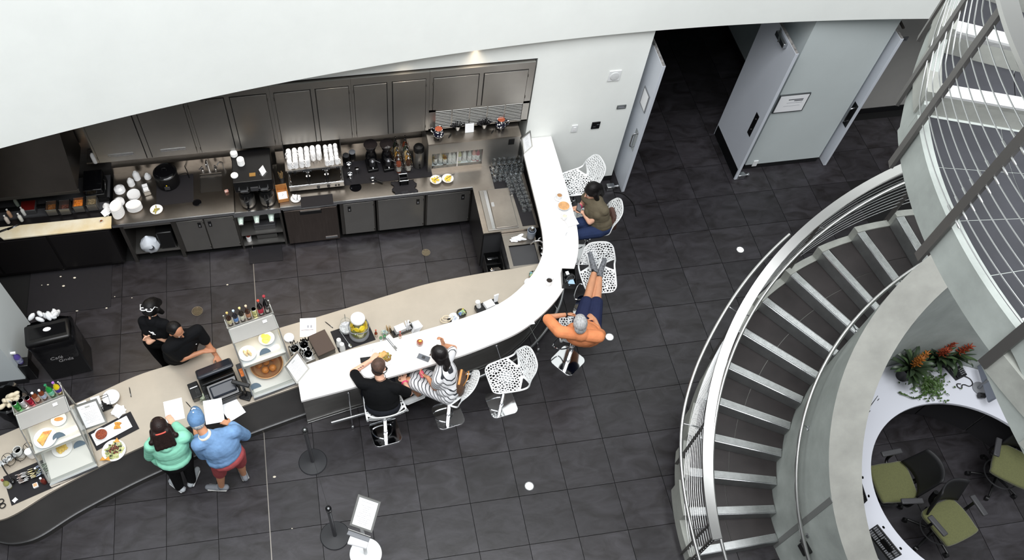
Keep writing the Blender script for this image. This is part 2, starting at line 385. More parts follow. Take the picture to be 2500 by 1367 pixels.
# door closers and holders
def closer(d, x, y, z, s):
    MB().box(x - .06, x, y - .14, y + .14, z - .035, z + .035).build('closer_body', SATIN, d, bev=.006)
    MB().cbox((x - .05, y + .05, z + .055), (.025, .34, .012), (0, 0, -.5)).build('closer_arm', SATIN, d)
closer(d2, 7.40, 4.30, DH - .07, 1)
MB().cbox((5.56, 4.55, DH + .02), (.03, .5, .015), (0, 0, .15)).build('closer_arm', SATIN, d1)
MB().cbox((9.0, 4.5, DH + .06), (.03, .7, .02), (0, 0, -.1)).build('closer_arm', mat('closer_dark', (90, 84, 80), .4, .7), d3)
def holder(x, y, label):
    t = thing('door_stop', label, 'door stop', (x, y, 0))
    MB().box(-.06, .06, -.045, .045, 0, .09).build('housing', SATIN, t, bev=.012)
    MB().cyl((.05, 0, .05), (.115, 0, .05), .018).build('plunger', CHROME, t)
    MB().cyl((.10, 0, .05), (.125, 0, .05), .03).build('pad', SATIN, t)
holder(5.44, 4.02, 'steel floor door stop beside the first open door')
holder(7.51, 3.97, 'steel floor door stop at the foot of the middle door')

# wall fittings on the white wall
def wallplate(u, v, w, h, m, name, label, cat, extra=None):
    p = atY(u, v, 4.2)
    t = thing(name, label, cat, (p.x, 4.2, p.z))
    MB().box(-w / 2, w / 2, -.014, 0, -h / 2, h / 2).build('plate', m, t, bev=.003)
    return t
t = wallplate(1500, 184, .165, .17, PLASTW, 'wall_speaker', 'white square wall speaker with a round grille on the white wall', 'speaker')
MB().lathe([(.06, 0), (.06, .008), (.05, .01), (.0, .01)], (0, -.014, 0), 24, axis=Vector((0, -1, 0)).to_track_quat('Z', 'Y')).build('grille', mat('grille_white', (214, 216, 216), .6, var=.05, vscale=200), t)
t = wallplate(1517, 260, .13, .065, mat('plate_grey', (112, 116, 116), .4, .4), 'room_sign', 'small grey room sign on the white wall by the first door', 'sign')
MB().box(-.05, .05, -.016, -.014, -.012, -.004).build('print', INKL, t); MB().box(-.05, .03, -.016, -.014, .008, .014).build('print', INKL, t)
t = wallplate(1454, 305, .12, .125, BLACK, 'control_panel', 'black square control panel on the white wall', 'control panel')
for k in range(2): MB().cyl((.02 + .02 * k, -.014, .02), (.02 + .02 * k, -.02, .02), .006).build('button', GREYP, t)
MB().box(-.04, 0, -.016, -.014, -.03, -.01).build('slot', DGREY, t)
t = wallplate(1402, 313, .085, .13, PLASTW, 'light_switch', 'white light switch plate above the bar end', 'switch')
MB().box(-.018, .018, -.02, -.012, -.032, .032).build('rocker', PORC, t)
# framed notice on the centre wall
p = atY(1931, 250, 4.12)
t = thing('framed_notice', 'silver framed printed notice on the pale wall between the doors', 'notice', (p.x, 4.12, p.z))
fw, fh = .46, .34
MB().box(-fw / 2, fw / 2, -.02, 0, -fh / 2, fh / 2).build('frame', mat('frame_grey', (96, 100, 102), .4, .6), t, bev=.003)
MB().box(-fw / 2 + .018, fw / 2 - .018, -.022, -.019, -fh / 2 + .018, fh / 2 - .018).build('sheet', PAPER, t)
for (x0, x1, z0, z1, m_) in ((-.07, .15, .068, .082, INK), (.02, .15, .044, .058, INK), (-.08, .15, .012, .018, INKL), (-.11, .14, -.045, -.041, INKL)):
    MB().box(x0, x1, -.0235, -.0218, z0, z1).build('print', m_, t)
t = wallplate(1843, 398, .075, .12, PLASTW, 'outlet', 'white outlet plate low on the wall with the framed notice', 'outlet'); t.location.y = 4.12
t.location = (atY(1843, 398, 4.12).x, 4.12, atY(1843, 398, 4.12).z)
pz = atY(2200, 95, 5.03)
t = thing('name_plate', 'small grey name plate on the beige alcove wall', 'sign', (pz.x, 5.03, pz.z))
MB().box(-.1, .1, -.012, 0, -.035, .035).build('plate', GREYP, t); MB().box(-.07, .07, -.014, -.012, -.008, .004).build('print', INK, t)

# ---------------------------------------------------------------- floor fittings
def drain(u, v, r, label, radial):
    p = at(u, v); t = thing('floor_drain', label, 'drain', p)
    MB().lathe([(r * .9, 0.001), (r, .001), (r, .006), (r * .84, .006), (r * .84, .002), (0, .002)], n=28).build('dark_bowl', mat('drain_dark', (44, 40, 38), .6), t)
    b = MB(); br = mat('drain_brass', (176, 164, 140), .35, .9)
    for k in (1.0, .78, .58, .38, .2):
        b.lathe([(r * k - r * .07, .004), (r * k, .004), (r * k, .009), (r * k - r * .07, .009), (r * k - r * .07, .004)], n=28)
    for k in range(3 if radial else 6):
        a = PI / 2 + 2 * PI * k / (3 if radial else 6); b.cbox((math.cos(a) * r * .5, math.sin(a) * r * .5, .0065), (r, r * .08, .005), (0, 0, a))
    b.build('grate', br, t)
drain(482, 760, .075, 'round floor drain with three spokes near the two staff', True)
drain(1040, 617, .06, 'round brass floor drain in the kitchen aisle below the cabinets', False)
LAMPG = mat('floor_lamp_glass', (255, 250, 235), .3, emit=(255, 246, 225), estr=14)
for (u, v, lb) in ((1292, 1187, 'recessed floor light in the open floor in front of the bar stools'), (1488, 823, 'recessed floor light beside the person in orange'), (1807, 610, 'recessed floor light near the curved staircase')):
    p = at(u, v); t = thing('floor_light', lb, 'floor light', p)
    MB().lathe([(.046, 0), (.06, 0), (.058, .006), (.046, .006), (.046, 0)], n=28).build('rim', SATIN, t)
    MB().lathe([(0, .0045), (.046, .004), (.046, .001), (0, .001)], n=28).build('lens', LAMPG, t)
# rubber mats
def rect_mat(x0, x1, y0, y1, label, rot=0):
    o = MB().box(-(x1 - x0) / 2, (x1 - x0) / 2, -(y1 - y0) / 2, (y1 - y0) / 2, 0.001, .013).build('floor_mat', RUBBER, loc=((x0 + x1) / 2, (y0 + y1) / 2, 0), bev=.004)
    return tag(o, label, 'mat')
a, b = at(275, 641), at(266, 750)
rect_mat(-3.1, a.x, b.y, a.y + .12, 'large black rubber floor mat with crumbs in the dark kitchen corner')
a, b = at(607, 603), at(691, 636)
rect_mat(a.x, b.x, b.y, b.y + .27, 'small black mat on the floor below the coffee station')
CR = mat('crumb', (216, 208, 190), .8)
for k, (u, v) in enumerate([(95, 660), (145, 652), (155, 656), (232, 648), (148, 675), (182, 678), (102, 696), (117, 695), (155, 698), (280, 724), (260, 752), (188, 758), (322, 727), (555, 695), (670, 1164), (713, 1290), (555, 800)]):
    p = at(u, v, .016 if v < 700 and u < 270 else .004); r = .006 + .004 * ((k * 7) % 3)
    tag(MB().ball((0, 0, 0), (r * 1.5, r, r * .5), 8, 5).build('crumb', CR, loc=p), 'pale food crumb dropped on the kitchen floor', 'crumb', 'crumbs on the kitchen floor')
# ================================================================ service counter and raised bar
SVF = [(-2.62, -.29), (-2.24, -.08), (-1.71, .15), (-1.26, .32), (-.66, .52), (-.08, .68), (.60, .85)]
END = [(-2.82, -.345), (-3.03, -.33), (-3.24, -.22), (-3.36, 0.0), (-3.36, .25), (-3.25, .45), (-3.08, .60)]
SVB = [tuple(at(u, v, .9)[:2]) for u, v in ((0, 1066), (200, 980), (331, 920), (436, 886), (567, 840), (690, 800), (800, 768), (950, 722), (1050, 693), (1180, 668), (1250, 658))]
BARO = [(.58, .52), (1.25, .62), (1.98, .75), (2.50, .85), (2.91, .96), (3.25, 1.07), (3.52, 1.22), (3.78, 1.42), (4.0, 1.66), (4.17, 1.9), (4.29, 2.16), (4.36, 2.45), (4.39, 2.8), (4.40, 3.4), (4.40, 4.19)]
BARI = [(.55, .96), (1.25, 1.13), (1.90, 1.23), (2.40, 1.32), (2.79, 1.41), (3.05, 1.49), (3.27, 1.60), (3.46, 1.74), (3.63, 1.90), (3.75, 2.06), (3.84, 2.24), (3.89, 2.48), (3.915, 2.8), (3.93, 3.4), (3.95, 4.19)]
def smooth2(P, k=6): return [(p[0], p[1]) for p in catmull([(a, b, 0) for a, b in P], k)]
bo, bi = smooth2(BARO), smooth2(BARI)
lerp = lambda a, b, t: (a[0] + (b[0] - a[0]) * t, a[1] + (b[1] - a[1]) * t)
svf = smooth2([END[3], END[2], END[1], END[0]] + SVF)
svb = smooth2(SVB)
endc = smooth2(END[3:])
inner_fr = [lerp(o, i, .62) for o, i in zip(bo, bi)]
inner_fr = [p for p in inner_fr if p[1] < 2.17]
poly = svf + [p for p in inner_fr if p[0] > .7] + [(3.88, 2.17)] + svb[::-1] + endc[::-1]
sc = thing('service_counter', 'long low service counter with a steel top and dark curved front', 'counter')
MB().prism(poly, .10, .865).build('body', FRONT, sc)
pin = [(p[0] * .995 + .0, p[1] + .05) for p in svf]
MB().strip([(p[0], p[1] + .04) for p in svf], svf, 0.0, .10).build('plinth', mat('plinth', (70, 68, 66), .4, .7), sc)
MB().tube([(p[0], p[1] - .004, .104) for p in svf], .006, 6).build('bottom_trim', SATIN, sc)
def off(P, d):
    out = []
    for i in range(len(P)):
        a = P[max(0, i - 1)]; b = P[min(len(P) - 1, i + 1)]; tx, ty = b[0] - a[0], b[1] - a[1]; L = math.hypot(tx, ty)
        out.append((P[i][0] + ty / L * d, P[i][1] - tx / L * d))
    return out
ptop = off(svf, .012) + [p for p in inner_fr if p[0] > .7] + [(3.88, 2.19)] + off(svb, -.012)[::-1] + endc[::-1]
MB().prism(ptop, .865, .90).build('worktop', SERVTOP, sc, bev=.003)
# vertical seams on the front
for (u, v) in ((383, 1165), (610, 1085)):
    p = at(u, v, 0)
# raised bar
bar = thing('raised_bar', 'white J shaped raised bar counter sweeping round the kitchen', 'bar')
MB().strip(bi, bo, 1.055, 1.10).build('bar_top', QUARTZ, bar, bev=.004)
kw = [lerp(o, i, .55) for o, i in zip(bo, bi)]; kw2 = [lerp(o, i, .80) for o, i in zip(bo, bi)]
BARF = mat('bar_front', (140, 138, 134), 0.34, 0.75, var=0.06, vscale=2, stretch=(1, 1, 6))
MB().strip(kw2, kw, 0.0, 1.055).build('knee_wall', BARF, bar)
kk = [lerp(o, i, .52) for o, i in zip(bo, bi)]
MB().tube([(p[0], p[1], .012) for p in kk], .006, 6).build('floor_trim', SATIN, bar)
fr = [lerp(o, i, .13) for o, i in zip(bo, bi)]
MB().tube([(p[0], p[1], .20) for p in fr[3:-14]], .024, 12).build('foot_rail', SATIN, bar)
for k in (5, 17, 29, 41, 53, 65):
    p, q, e = fr[k], kw[k], lerp(bo[k], bi[k], .02)
    b = MB().cyl((p[0], p[1], .2), (q[0], q[1], .46), .008, n=8); b.cyl((p[0], p[1], .2), (e[0], e[1], .05), .010, n=8); b.ball((e[0], e[1], .03), (.026, .026, .03), 10, 7)
    b.ball((q[0], q[1], .46), .022, 10, 7); b.build('rail_bracket', CHROME, bar)

# ================================================================ back run: base units, worktops
FY = 3.62
def base_x(u, v): return at(u, v, .80).x
LATCH = BLACK
def latch(parent, x, z, y=FY):
    p = MB().box(x - .022, x + .022, y - .022, y - .017, z - .045, z + .045).build('latch', LATCH, parent)
    MB().box(x - .010, x + .010, y - .026, y - .021, z - .03, z - .012).build('latch_tab', CHROME, p)
def base_unit(x0, x1, doors, label, latches=(), yb=4.5):
    t = thing('base_cabinet', label, 'cabinet', ((x0 + x1) / 2, FY, 0)); ox = (x0 + x1) / 2
    MB().box(x0 - ox, x1 - ox, .001, yb - FY, .12, .86).build('body', STEELD, t)
    MB().box(x0 - ox + .02, x1 - ox - .02, .07, yb - FY, 0, .12).build('toe_kick', BLACKTRIM, t)
    n = len(doors) - 1
    for i in range(n):
        a, b = doors[i] + .008 - ox, doors[i + 1] - .008 - ox
        d = MB().box(a, b, -.018, 0, .14, .80).build('door', STEEL, t, bev=.003)
        for (k, lx) in latches:
            if k == i:
                p = MB().box(lx - ox - .022, lx - ox + .022, -.022, -.017, .64, .75).build('latch', LATCH, d); 
                MB().box(lx - ox - .010, lx - ox + .010, -.026, -.021, .66, .69).build('latch_tab', CHROME, d)
        for hz in (.2, .74): MB().cyl((b - .004, -.02, hz - .02), (b - .004, -.02, hz + .02), .006, n=8).build('hinge', STEELD, d)
    return t
X = [base_x(u, v) for (u, v) in ((428, 545), (496, 537), (570, 528))]
base_unit(X[0] - .02, X[2] + .02, X, 'steel base cabinet with two doors left of the coffee station', ((0, X[1] - .07), (1, X[1] + .07)))
X2 = [base_x(u, v) for (u, v) in ((836, 500), (913, 492))]; X3 = [base_x(u, v) for (u, v) in ((921, 490), (1036, 478))]; X4 = [base_x(u, v) for (u, v) in ((1042, 476), (1150, 466))]
base_unit(X2[0] - .04, X2[1] + .012, X2, 'narrow steel base cabinet right of the small fridge', ((0, X2[0] + .09),))
base_unit(X3[0] - .012, X3[1] + .012, X3, 'wide steel base cabinet below the coffee grinders', ((0, X3[1] - .09),))
base_unit(X4[0] - .012, X4[1] + .02, X4, 'steel base cabinet at the inside corner below the lemon bowls', ((0, X4[1] - .11),))
# open shelf bay
xa, xb = base_x(291, 560), X[0] - .02
t = thing('open_shelf_unit', 'open steel shelf bay under the plates', 'shelf unit', ((xa + xb) / 2, FY, 0)); w2 = (xb - xa) / 2
b = MB().box(-w2, -w2 + .05, 0, .85, 0, .86); b.box(w2 - .05, w2, 0, .85, 0, .86); b.box(-w2 + .05, w2 - .05, .80, .85, 0, .86); b.build('side_panels', STEELD, t)
MB().box(-w2 + .05, w2 - .05, 0, .02, .76, .86).build('apron', STEEL, t); MB().box(-w2 + .05, w2 - .05, .02, .8, .16, .19).build('shelf', STEEL, t)
cx = (xa + xb) / 2
tag(MB().prism([(-.11, -.16), (.11, -.16), (.12, .16), (-.12, .16)], 0, .36).build('waste_bin', BLACK, loc=(cx + .16, FY + .19, .19), bev=.02), 'black plastic bin in the open shelf bay', 'bin')
tw = thing('towel_bag', 'white plastic bag with printed oval logo in the open shelf bay', 'bag', (cx - .08, FY + .06, .19))
rb = random.Random(3); bag = MB()
pts = []
for j in range(7):
    for i in range(14):
        a = 2 * PI * i / 14; r = (.085, .12, .125, .115, .10, .06, .02)[j] * (1 + .14 * rb.uniform(-1, 1)); pts.append((r * math.cos(a), r * .8 * math.sin(a) - .02 * j * .3, .055 * j))
bag.add(pts, [(j * 14 + i, j * 14 + (i + 1) % 14, (j + 1) * 14 + (i + 1) % 14, (j + 1) * 14 + i) for j in range(6) for i in range(14)] + [tuple(range(13, -1, -1)), tuple(range(84, 98))])
bag.build('bag_body', mat('bag_white', (222, 228, 236), .45, bump=.3, bscale=20), tw)
lg = MB().lathe([(.034, 0), (.042, 0), (.042, .003), (.034, .003), (.034, 0)], (0, 0, 0), 20); lg.box(-.022, .022, -.012, .012, 0, .002); lg.build('logo', INK, tw, loc=(.03, -.108, .16), rot=(1.25, 0, 0))
# worktops
WT1 = MB().box(-1.72, X[2] + .03, 3.585, WALLY, .86, .90)
o = thing('kitchen_worktop', 'steel worktop holding the stacked plates and the soup warmer', 'worktop')
SX0, SX1, SY0, SY1 = at(487, 425, .9).x, at(541, 425, .9).x, at(500, 470, .9).y, at(500, 424, .9).y
b = MB(); b.box(-1.72, SX0, 3.585, WALLY - .004, .865, .90); b.box(SX1, X[2] + .03, 3.585, WALLY, .865, .90); b.box(SX0, SX1, 3.585, SY0, .865, .90); b.box(SX0, SX1, SY1, WALLY, .865, .90)
b.build('top', STEELTOP, o)
b = MB().box(SX0, SX1, SY0, SY1, .70, .71); b.box(SX0 - .005, SX0, SY0, SY1, .70, .88); b.box(SX1, SX1 + .005, SY0, SY1, .70, .88); b.box(SX0, SX1, SY0 - .005, SY0, .70, .88); b.box(SX0, SX1, SY1, SY1 + .005, .70, .88)
b.lathe([(0, .712), (.04, .712), (.045, .716), (.05, .712)], ((SX0 + SX1) / 2 + .03, (SY0 + SY1) / 2 - .05, 0), 16); b.build('sink_basin', STEEL, o)
MB().box(-1.72, X[2] + .03, WALLY - .06, WALLY, .90, 1.02).build('splash_ledge', STEELTOP, o)
MB().box(-1.72, X[2] + .03, 3.575, 3.59, .855, .905).build('front_lip', SATIN, o)
XR0 = at(684, 505, .9).x
o2 = thing('bar_back_worktop', 'L shaped steel worktop carrying the espresso machine and grinders', 'worktop')
KX, KY = at(868, 457, .9).x, at(868, 457, .9).y
b = MB(); YF = 3.585; R_ = .083
ring = [(KX + R_ * math.cos(2 * PI * i / 24), KY + R_ * math.sin(2 * PI * i / 24)) for i in range(24)]
sq = [(KX + .12 * max(-1, min(1, 1.5 * math.cos(2 * PI * i / 24))), KY + .12 * max(-1, min(1, 1.5 * math.sin(2 * PI * i / 24)))) for i in range(24)]
b.strip(ring + ring[:1], sq + sq[:1], .865, .90)
b.box(XR0, KX - .12, YF, WALLY, .865, .90); b.box(KX + .12, 3.17, YF, WALLY, .865, .90); b.box(KX - .12, KX + .12, YF, KY - .12, .865, .90); b.box(KX - .12, KX + .12, KY + .12, WALLY, .865, .90)
b.box(3.17, 3.93, 2.77, WALLY, .865, .90); b.build('top', STEELTOP, o2)
MB().lathe([(R_, .88), (R_ * .95, .6), (0, .6)], (KX, KY, 0), 24).build('knock_chute', BLACKG, o2)
MB().box(XR0, 3.17, YF - .012, YF + .004, .855, .905).build('front_lip', SATIN, o2)
MB().box(XR0, 3.93, WALLY - .06, WALLY, .90, 1.02).build('splash_ledge', STEELTOP, o2)
# return cabinet under the corner + lidded ice well
t = thing('ice_chest', 'steel ice chest with a sliding lid beside the wine glasses', 'ice chest', (3.45, 3.2, .9))
L0, L1 = at(1178, 448, .92), at(1255, 557, .92)
MB().box(-.21, .21, -.40, .30, 0, .015).build('rim', STEEL, t, bev=.004)
MB().box(-.10, .20, -.385, .28, .016, .032).build('lid', STEELTOP, t, bev=.004)
MB().box(-.15, -.11, -.385, .28, .016, .024).build('rail', SATIN, t); MB().box(-.09, -.05, -.02, .05, .032, .040).build('lid_grip', SATIN, t)
t = thing('return_cabinet', 'dark steel cabinet below the ice chest at the aisle end', 'cabinet')
MB().box(3.19, 3.92, 2.79, 3.6, .1, .86).build('body', DGREY, t); MB().box(3.172, 3.19, 2.80, 3.58, .12, .84).build('side_panel', mat('dark_panel', (52, 50, 50), .35, .5), t); MB().box(3.24, 3.9, 2.85, 3.6, 0, .1).build('toe_kick', BLACKTRIM, t)
# hand sink section
t = thing('hand_sink', 'small steel hand sink section at the bend of the bar', 'sink')
HX0, HX1, HY0, HY1 = at(1240, 595, .86).x, at(1305, 595, .86).x, at(1270, 648, .86).y, at(1270, 597, .86).y
b = MB(); b.box(3.42, HX0, 2.18, 2.765, .83, .86); b.box(HX1, 3.86, 2.18, 2.765, .83, .86); b.box(HX0, HX1, 2.18, HY0, .83, .86); b.box(HX0, HX1, HY1, 2.765, .83, .86); b.build('deck', STEELTOP, t)
b = MB().box(HX0, HX1, HY0, HY1, .66, .67); b.box(HX0 - .005, HX0, HY0, HY1, .66, .845); b.box(HX1, HX1 + .005, HY0, HY1, .66, .845); b.box(HX0, HX1, HY0 - .005, HY0, .66, .845); b.box(HX0, HX1, HY1, HY1 + .005, .66, .845); b.build('basin', mat('basin_lit_gold', (200, 176, 132), .35, .55), t)  # the warm gold light in the basin is put into its colour
cxx, cyy = (HX0 + HX1) / 2, (HY0 + HY1) / 2
MB().lathe([(0, .672), (.02, .676), (.03, .672), (.045, .672), (.055, .68), (.062, .672)], (cxx, cyy - .02, 0), 20).build('drain', mat('drain_gold', (150, 116, 60), .25, 1.0), t)
MB().box(3.43, 3.86, 2.2, 2.76, 0, .83).build('cabinet', DGREY, t)
p = Vector((HX1 + .07, cyy - .02, .86))
f = MB().lathe([(.028, 0), (.028, .012), (.016, .02), (.016, .10), (.01, .11)], p, 14)
f.tube(catmull([p + Vector((0, 0, .09)), p + Vector((-.02, .02, .20)), p + Vector((-.07, .04, .24)), p + Vector((-.14, .05, .22)), p + Vector((-.17, .05, .17))], 6), .010, 10)
f.build('faucet', CHROME, t)
f = MB()
for s_ in (-.07, .07): f = MB().lathe([(.02, 0), (.02, .03), (.012, .035), (.012, .06)], p + Vector((0.01, s_, 0)), 12); f.cyl(p + Vector((.01, s_, .055)), p + Vector((-.05, s_ * 1.5, .075)), .007, n=8); f.build('tap', CHROME, t)
pass
hose = catmull([p + Vector((.03, .16, .02)), p + Vector((.0, .14, .16)), p + Vector((-.06, .10, .18)), p + Vector((-.05, .05, .05))], 6); MB().tube(hose, .008, 8).build('spray_hose', CHROME, t)
# black tool rack beside it
t = thing('bar_caddy', 'black speed rail with bar tools hanging left of the hand sink', 'caddy', (3.30, 2.44, .0))
b = MB().box(-.11, .11, -.27, .27, .28, .30); b.box(-.11, -.10, -.27, .27, .3, .50); b.box(.10, .11, -.27, .27, .3, .62); b.box(-.11, .11, -.27, -.26, .3, .55); b.box(-.11, .11, .26, .27, .3, .55); b.box(-.11, .11, -.09, -.08, .3, .5); b.box(-.11, .11, .09, .10, .3, .5)
b.build('tray', BLACK, t)
b = MB()
for sx in (-.09, .09):
    for sy in (-.25, .25): MB().box(sx - .012, sx + .012, sy - .012, sy + .012, 0, .28).build('leg', BLACK, t)
for k, (yy, ln) in enumerate(((.17, .16), (-.02, .15), (.0, .12))):
    tag(MB().cbox((0, 0, 0), (ln, .035, .012), (0, .15, .1)).build('bar_tool', CHROME, loc=(3.30, 2.44 + yy, .53 - .0 * k), bev=.004), ('flat steel bar tool lying in the upper slot of the black speed rail', 'steel strainer lying in the middle slot of the black speed rail', 'short steel opener lying in the middle slot of the black speed rail')[k], 'bar tool')

# ================================================================ wall cabinets
CY = 4.15
def wx(u, v): return atY(u, v, CY).x
DB = [(242, 392), (357, 379), (372, 379), (481, 368), (492, 366), (575, 361), (590, 360), (672, 348), (690, 351), (772, 341), (785, 340), (860, 334), (872, 333), (947, 326), (961, 324), (1037, 316)]
DX = [wx(*q) for q in DB]
D5 = [wx(1056, 273), wx(1162, 261), wx(1175, 260), wx(1278, 249)]
Z0, Z1 = 1.50, 2.41
CABN = ['leftmost steel wall cabinet with handle slots above the stacked plates', 'steel wall cabinet above the kitchen sink and coffee brewer', 'steel wall cabinet above the white espresso cups', 'steel wall cabinet above the coffee grinders']
def wall_cab(x0, x1, dx, z0, z1, label, slips=False):
    ox = (x0 + x1) / 2; t = thing('wall_cabinet', label, 'cabinet', (ox, CY, z0))
    h = z1 - z0; dx = [d - ox for d in dx]; x0 -= ox; x1 -= ox
    MB().box(x0, x1, .02, WALLY - CY, 0, h + .1).build('body', STEELD, t)
    b = MB(); b.box(x0, dx[0] - .004, -.004, .02, 0, h); b.box(dx[3] + .004, x1, -.004, .02, 0, h); b.box(x0, x1, -.004, .02, h, h + .10); b.box(dx[1] + .010, dx[2] - .010, -.004, .02, 0, h); b.build('face_frame', STEEL, t)
    for a, c in ((dx[0], dx[1]), (dx[2], dx[3])):
        d = MB().box(a + .002, c - .002, -.014, .012, .006, h - .012).build('door', STEEL, t, bev=.002)
        if slips: MB().box((a + c) / 2 - .16, (a + c) / 2 + .16, -.020, -.013, .10, .14).build('label_holder', SATIN, d)
        e = a if a == dx[0] else c
        for hz in (.09, h - .1): MB().cyl((e + (-.004 if e == a else .004), -.016, hz - .02), (e + (-.004 if e == a else .004), -.016, hz + .02), .006, n=8).build('hinge', STEELD, d)
    b = MB(); b.box(dx[1] + .002, dx[1] + .009, -.0, .019, 0.004, h - .01); b.box(dx[2] - .009, dx[2] - .002, -.0, .019, 0.004, h - .01); b.build('finger_gap', BLACKTRIM, t)
    return t
ed = [DX[0] - .03, (DX[3] + DX[4]) / 2, (DX[7] + DX[8]) / 2, (DX[11] + DX[12]) / 2, (DX[15] + D5[0]) / 2, 3.985]
for k in range(4): wall_cab(ed[k] + .001, ed[k + 1] - .001, DX[4 * k:4 * k + 4], Z0, Z1, CABN[k], k == 0)
wall_cab(ed[4] + .001, ed[5], D5, 1.86, Z1, 'short steel wall cabinet above the louvred grilles')
# louvred vents under the short cabinet; their back light is painted as white slats
t = thing('louvre_panel', 'steel panel with five bright louvred grilles under the short wall cabinet', 'vent', ((ed[4] + ed[5]) / 2, CY, 1.5)); hw = (ed[5] - ed[4]) / 2 - .001
b = MB(); GL = [wx(u, 290) for u in (1063, 1104, 1147, 1189, 1231, 1273)]; ox = (ed[4] + ed[5]) / 2
b.box(-hw, GL[0] - ox, -.002, .02, 0, .355); b.box(GL[5] - ox - .01, hw, -.002, .02, 0, .355); b.box(-hw, hw, -.002, .02, .32, .355); b.box(-hw, hw, -.002, .02, 0, .02)
for k in range(1, 5): b.box(GL[k] - ox - .018, GL[k] - ox, -.002, .02, .02, .32)
b.build('frame', STEEL, t)
MB().box(-hw, hw, .03, .06, 0, .355).build('back_plate', STEELD, t)
for k in range(5):
    a, c = GL[k] - ox, GL[k + 1] - ox - .018
    s_ = MB().box(a, c, -.03, -.005, 0, .016)
    me = MB().cbox(((a + c) / 2, 0, 0), (c - a, .03, .004), (-.75, 0, 0)).mesh('slat', mat('slat_lit_white', (240, 240, 236), .35))
    for i in range(11): place(me, 'slat', (0, .004, .034 + i * .028), parent=t)
# ---- left hood / tall sloping steel panel over the cold table
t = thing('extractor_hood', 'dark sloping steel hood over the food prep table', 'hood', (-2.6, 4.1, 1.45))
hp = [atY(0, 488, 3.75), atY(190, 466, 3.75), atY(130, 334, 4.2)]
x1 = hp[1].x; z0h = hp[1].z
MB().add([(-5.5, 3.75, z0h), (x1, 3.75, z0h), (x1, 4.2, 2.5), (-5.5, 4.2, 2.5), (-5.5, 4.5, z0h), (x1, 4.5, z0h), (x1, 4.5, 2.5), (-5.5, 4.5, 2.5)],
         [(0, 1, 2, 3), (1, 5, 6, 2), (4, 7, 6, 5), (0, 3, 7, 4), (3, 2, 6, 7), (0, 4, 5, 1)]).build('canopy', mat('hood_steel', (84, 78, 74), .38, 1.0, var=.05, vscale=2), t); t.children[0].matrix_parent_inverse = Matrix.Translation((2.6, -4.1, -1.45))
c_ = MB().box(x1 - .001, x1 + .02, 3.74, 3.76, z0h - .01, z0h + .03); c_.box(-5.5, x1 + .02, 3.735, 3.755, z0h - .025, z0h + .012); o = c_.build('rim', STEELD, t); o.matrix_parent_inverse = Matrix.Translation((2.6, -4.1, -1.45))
# ================================================================ spiral staircase (one helix, two visible turns)
SCX, SCY = 8.0, -1.6
def pol(r, a, z): return Vector((SCX + r * math.cos(math.radians(a)), SCY + r * math.sin(math.radians(a)), z))
TA, DA, RH = 181.7, 8.15, 0.17
def znose(a): return RH * (1 + (TA - a) / DA)
RI, RO = 2.04, 3.13
NOSE = mat('nosing_metal', (196, 198, 198), .30, 1.0, var=.05, vscale=20)
NOSEW = mat('nosing_bright', (236, 237, 236), .38, .5)
RISERM = mat('riser_metal', (150, 152, 152), .42, .85, var=.06, vscale=6)
CONCS = mat('stair_concrete', (156, 158, 152), .62, var=.10, vscale=3, bump=.08, bscale=18)
def sector(b, r0, r1, a0, a1, z0, z1, n=3, mi=0):
    b.strip(arc((SCX, SCY), r0, a0, a1, n), arc((SCX, SCY), r1, a0, a1, n), z0, z1, mi)
    return b
def make_step(parent, a_front, z, riser_m, nose_m, tile_m, body_t, name, a_len=DA, joint=2.60, edge=.06, nose_w=.095, n=3):
    """one step: concrete block, tile inlay, metal nosing and riser plate; front edge at a_front, climbing towards smaller angles"""
    a_b = a_front - a_len
    st = sector(MB(), RI + .004, RO + .03, a_front, a_b, z - body_t, z - .012, n).build(name, CONCS, parent)
    aw = math.degrees(nose_w / 2.6)
    sector(MB(), RI + .004, joint, a_front - aw, a_b + .02, z - .012, z, n).build('tile', tile_m, st)
    sector(MB(), joint + .006, RO - edge, a_front - aw, a_b + .02, z - .012, z, n).build('tile', tile_m, st)
    sector(MB(), RO - edge + .004, RO + .03, a_front, a_b, z - .012, z + .012, n).build('edge_strip', CONCS, st)
    # nosing: straight bar along the radius
    p, q = pol(RI + .01, a_front, z), pol(RO - .06, a_front, z); ln = (q - p).length; an = math.atan2(q.y - p.y, q.x - p.x); mid = (p + q) / 2
    b = MB(Matrix.Translation(mid) @ rz(an)); w_ = nose_w
    sgn = -1                                     # tread lies clockwise of the front edge
    b.box(-ln / 2, ln / 2, min(0, sgn * -w_), max(0, sgn * -w_), -.010, .004) if False else b.box(-ln / 2, ln / 2, 0.0, w_, -.011, .004)
    for k in range(4): b.box(-ln / 2, ln / 2, .022 + k * .018, .030 + k * .018, .003, .007)
    b.tube([(-ln / 2, 0, -.004), (ln / 2, 0, -.004)], .011, 8)
    return st, b, (mid, an, ln)
stair = thing('spiral_staircase', 'curved staircase of dark tiled steps with steel nosings', 'staircase')
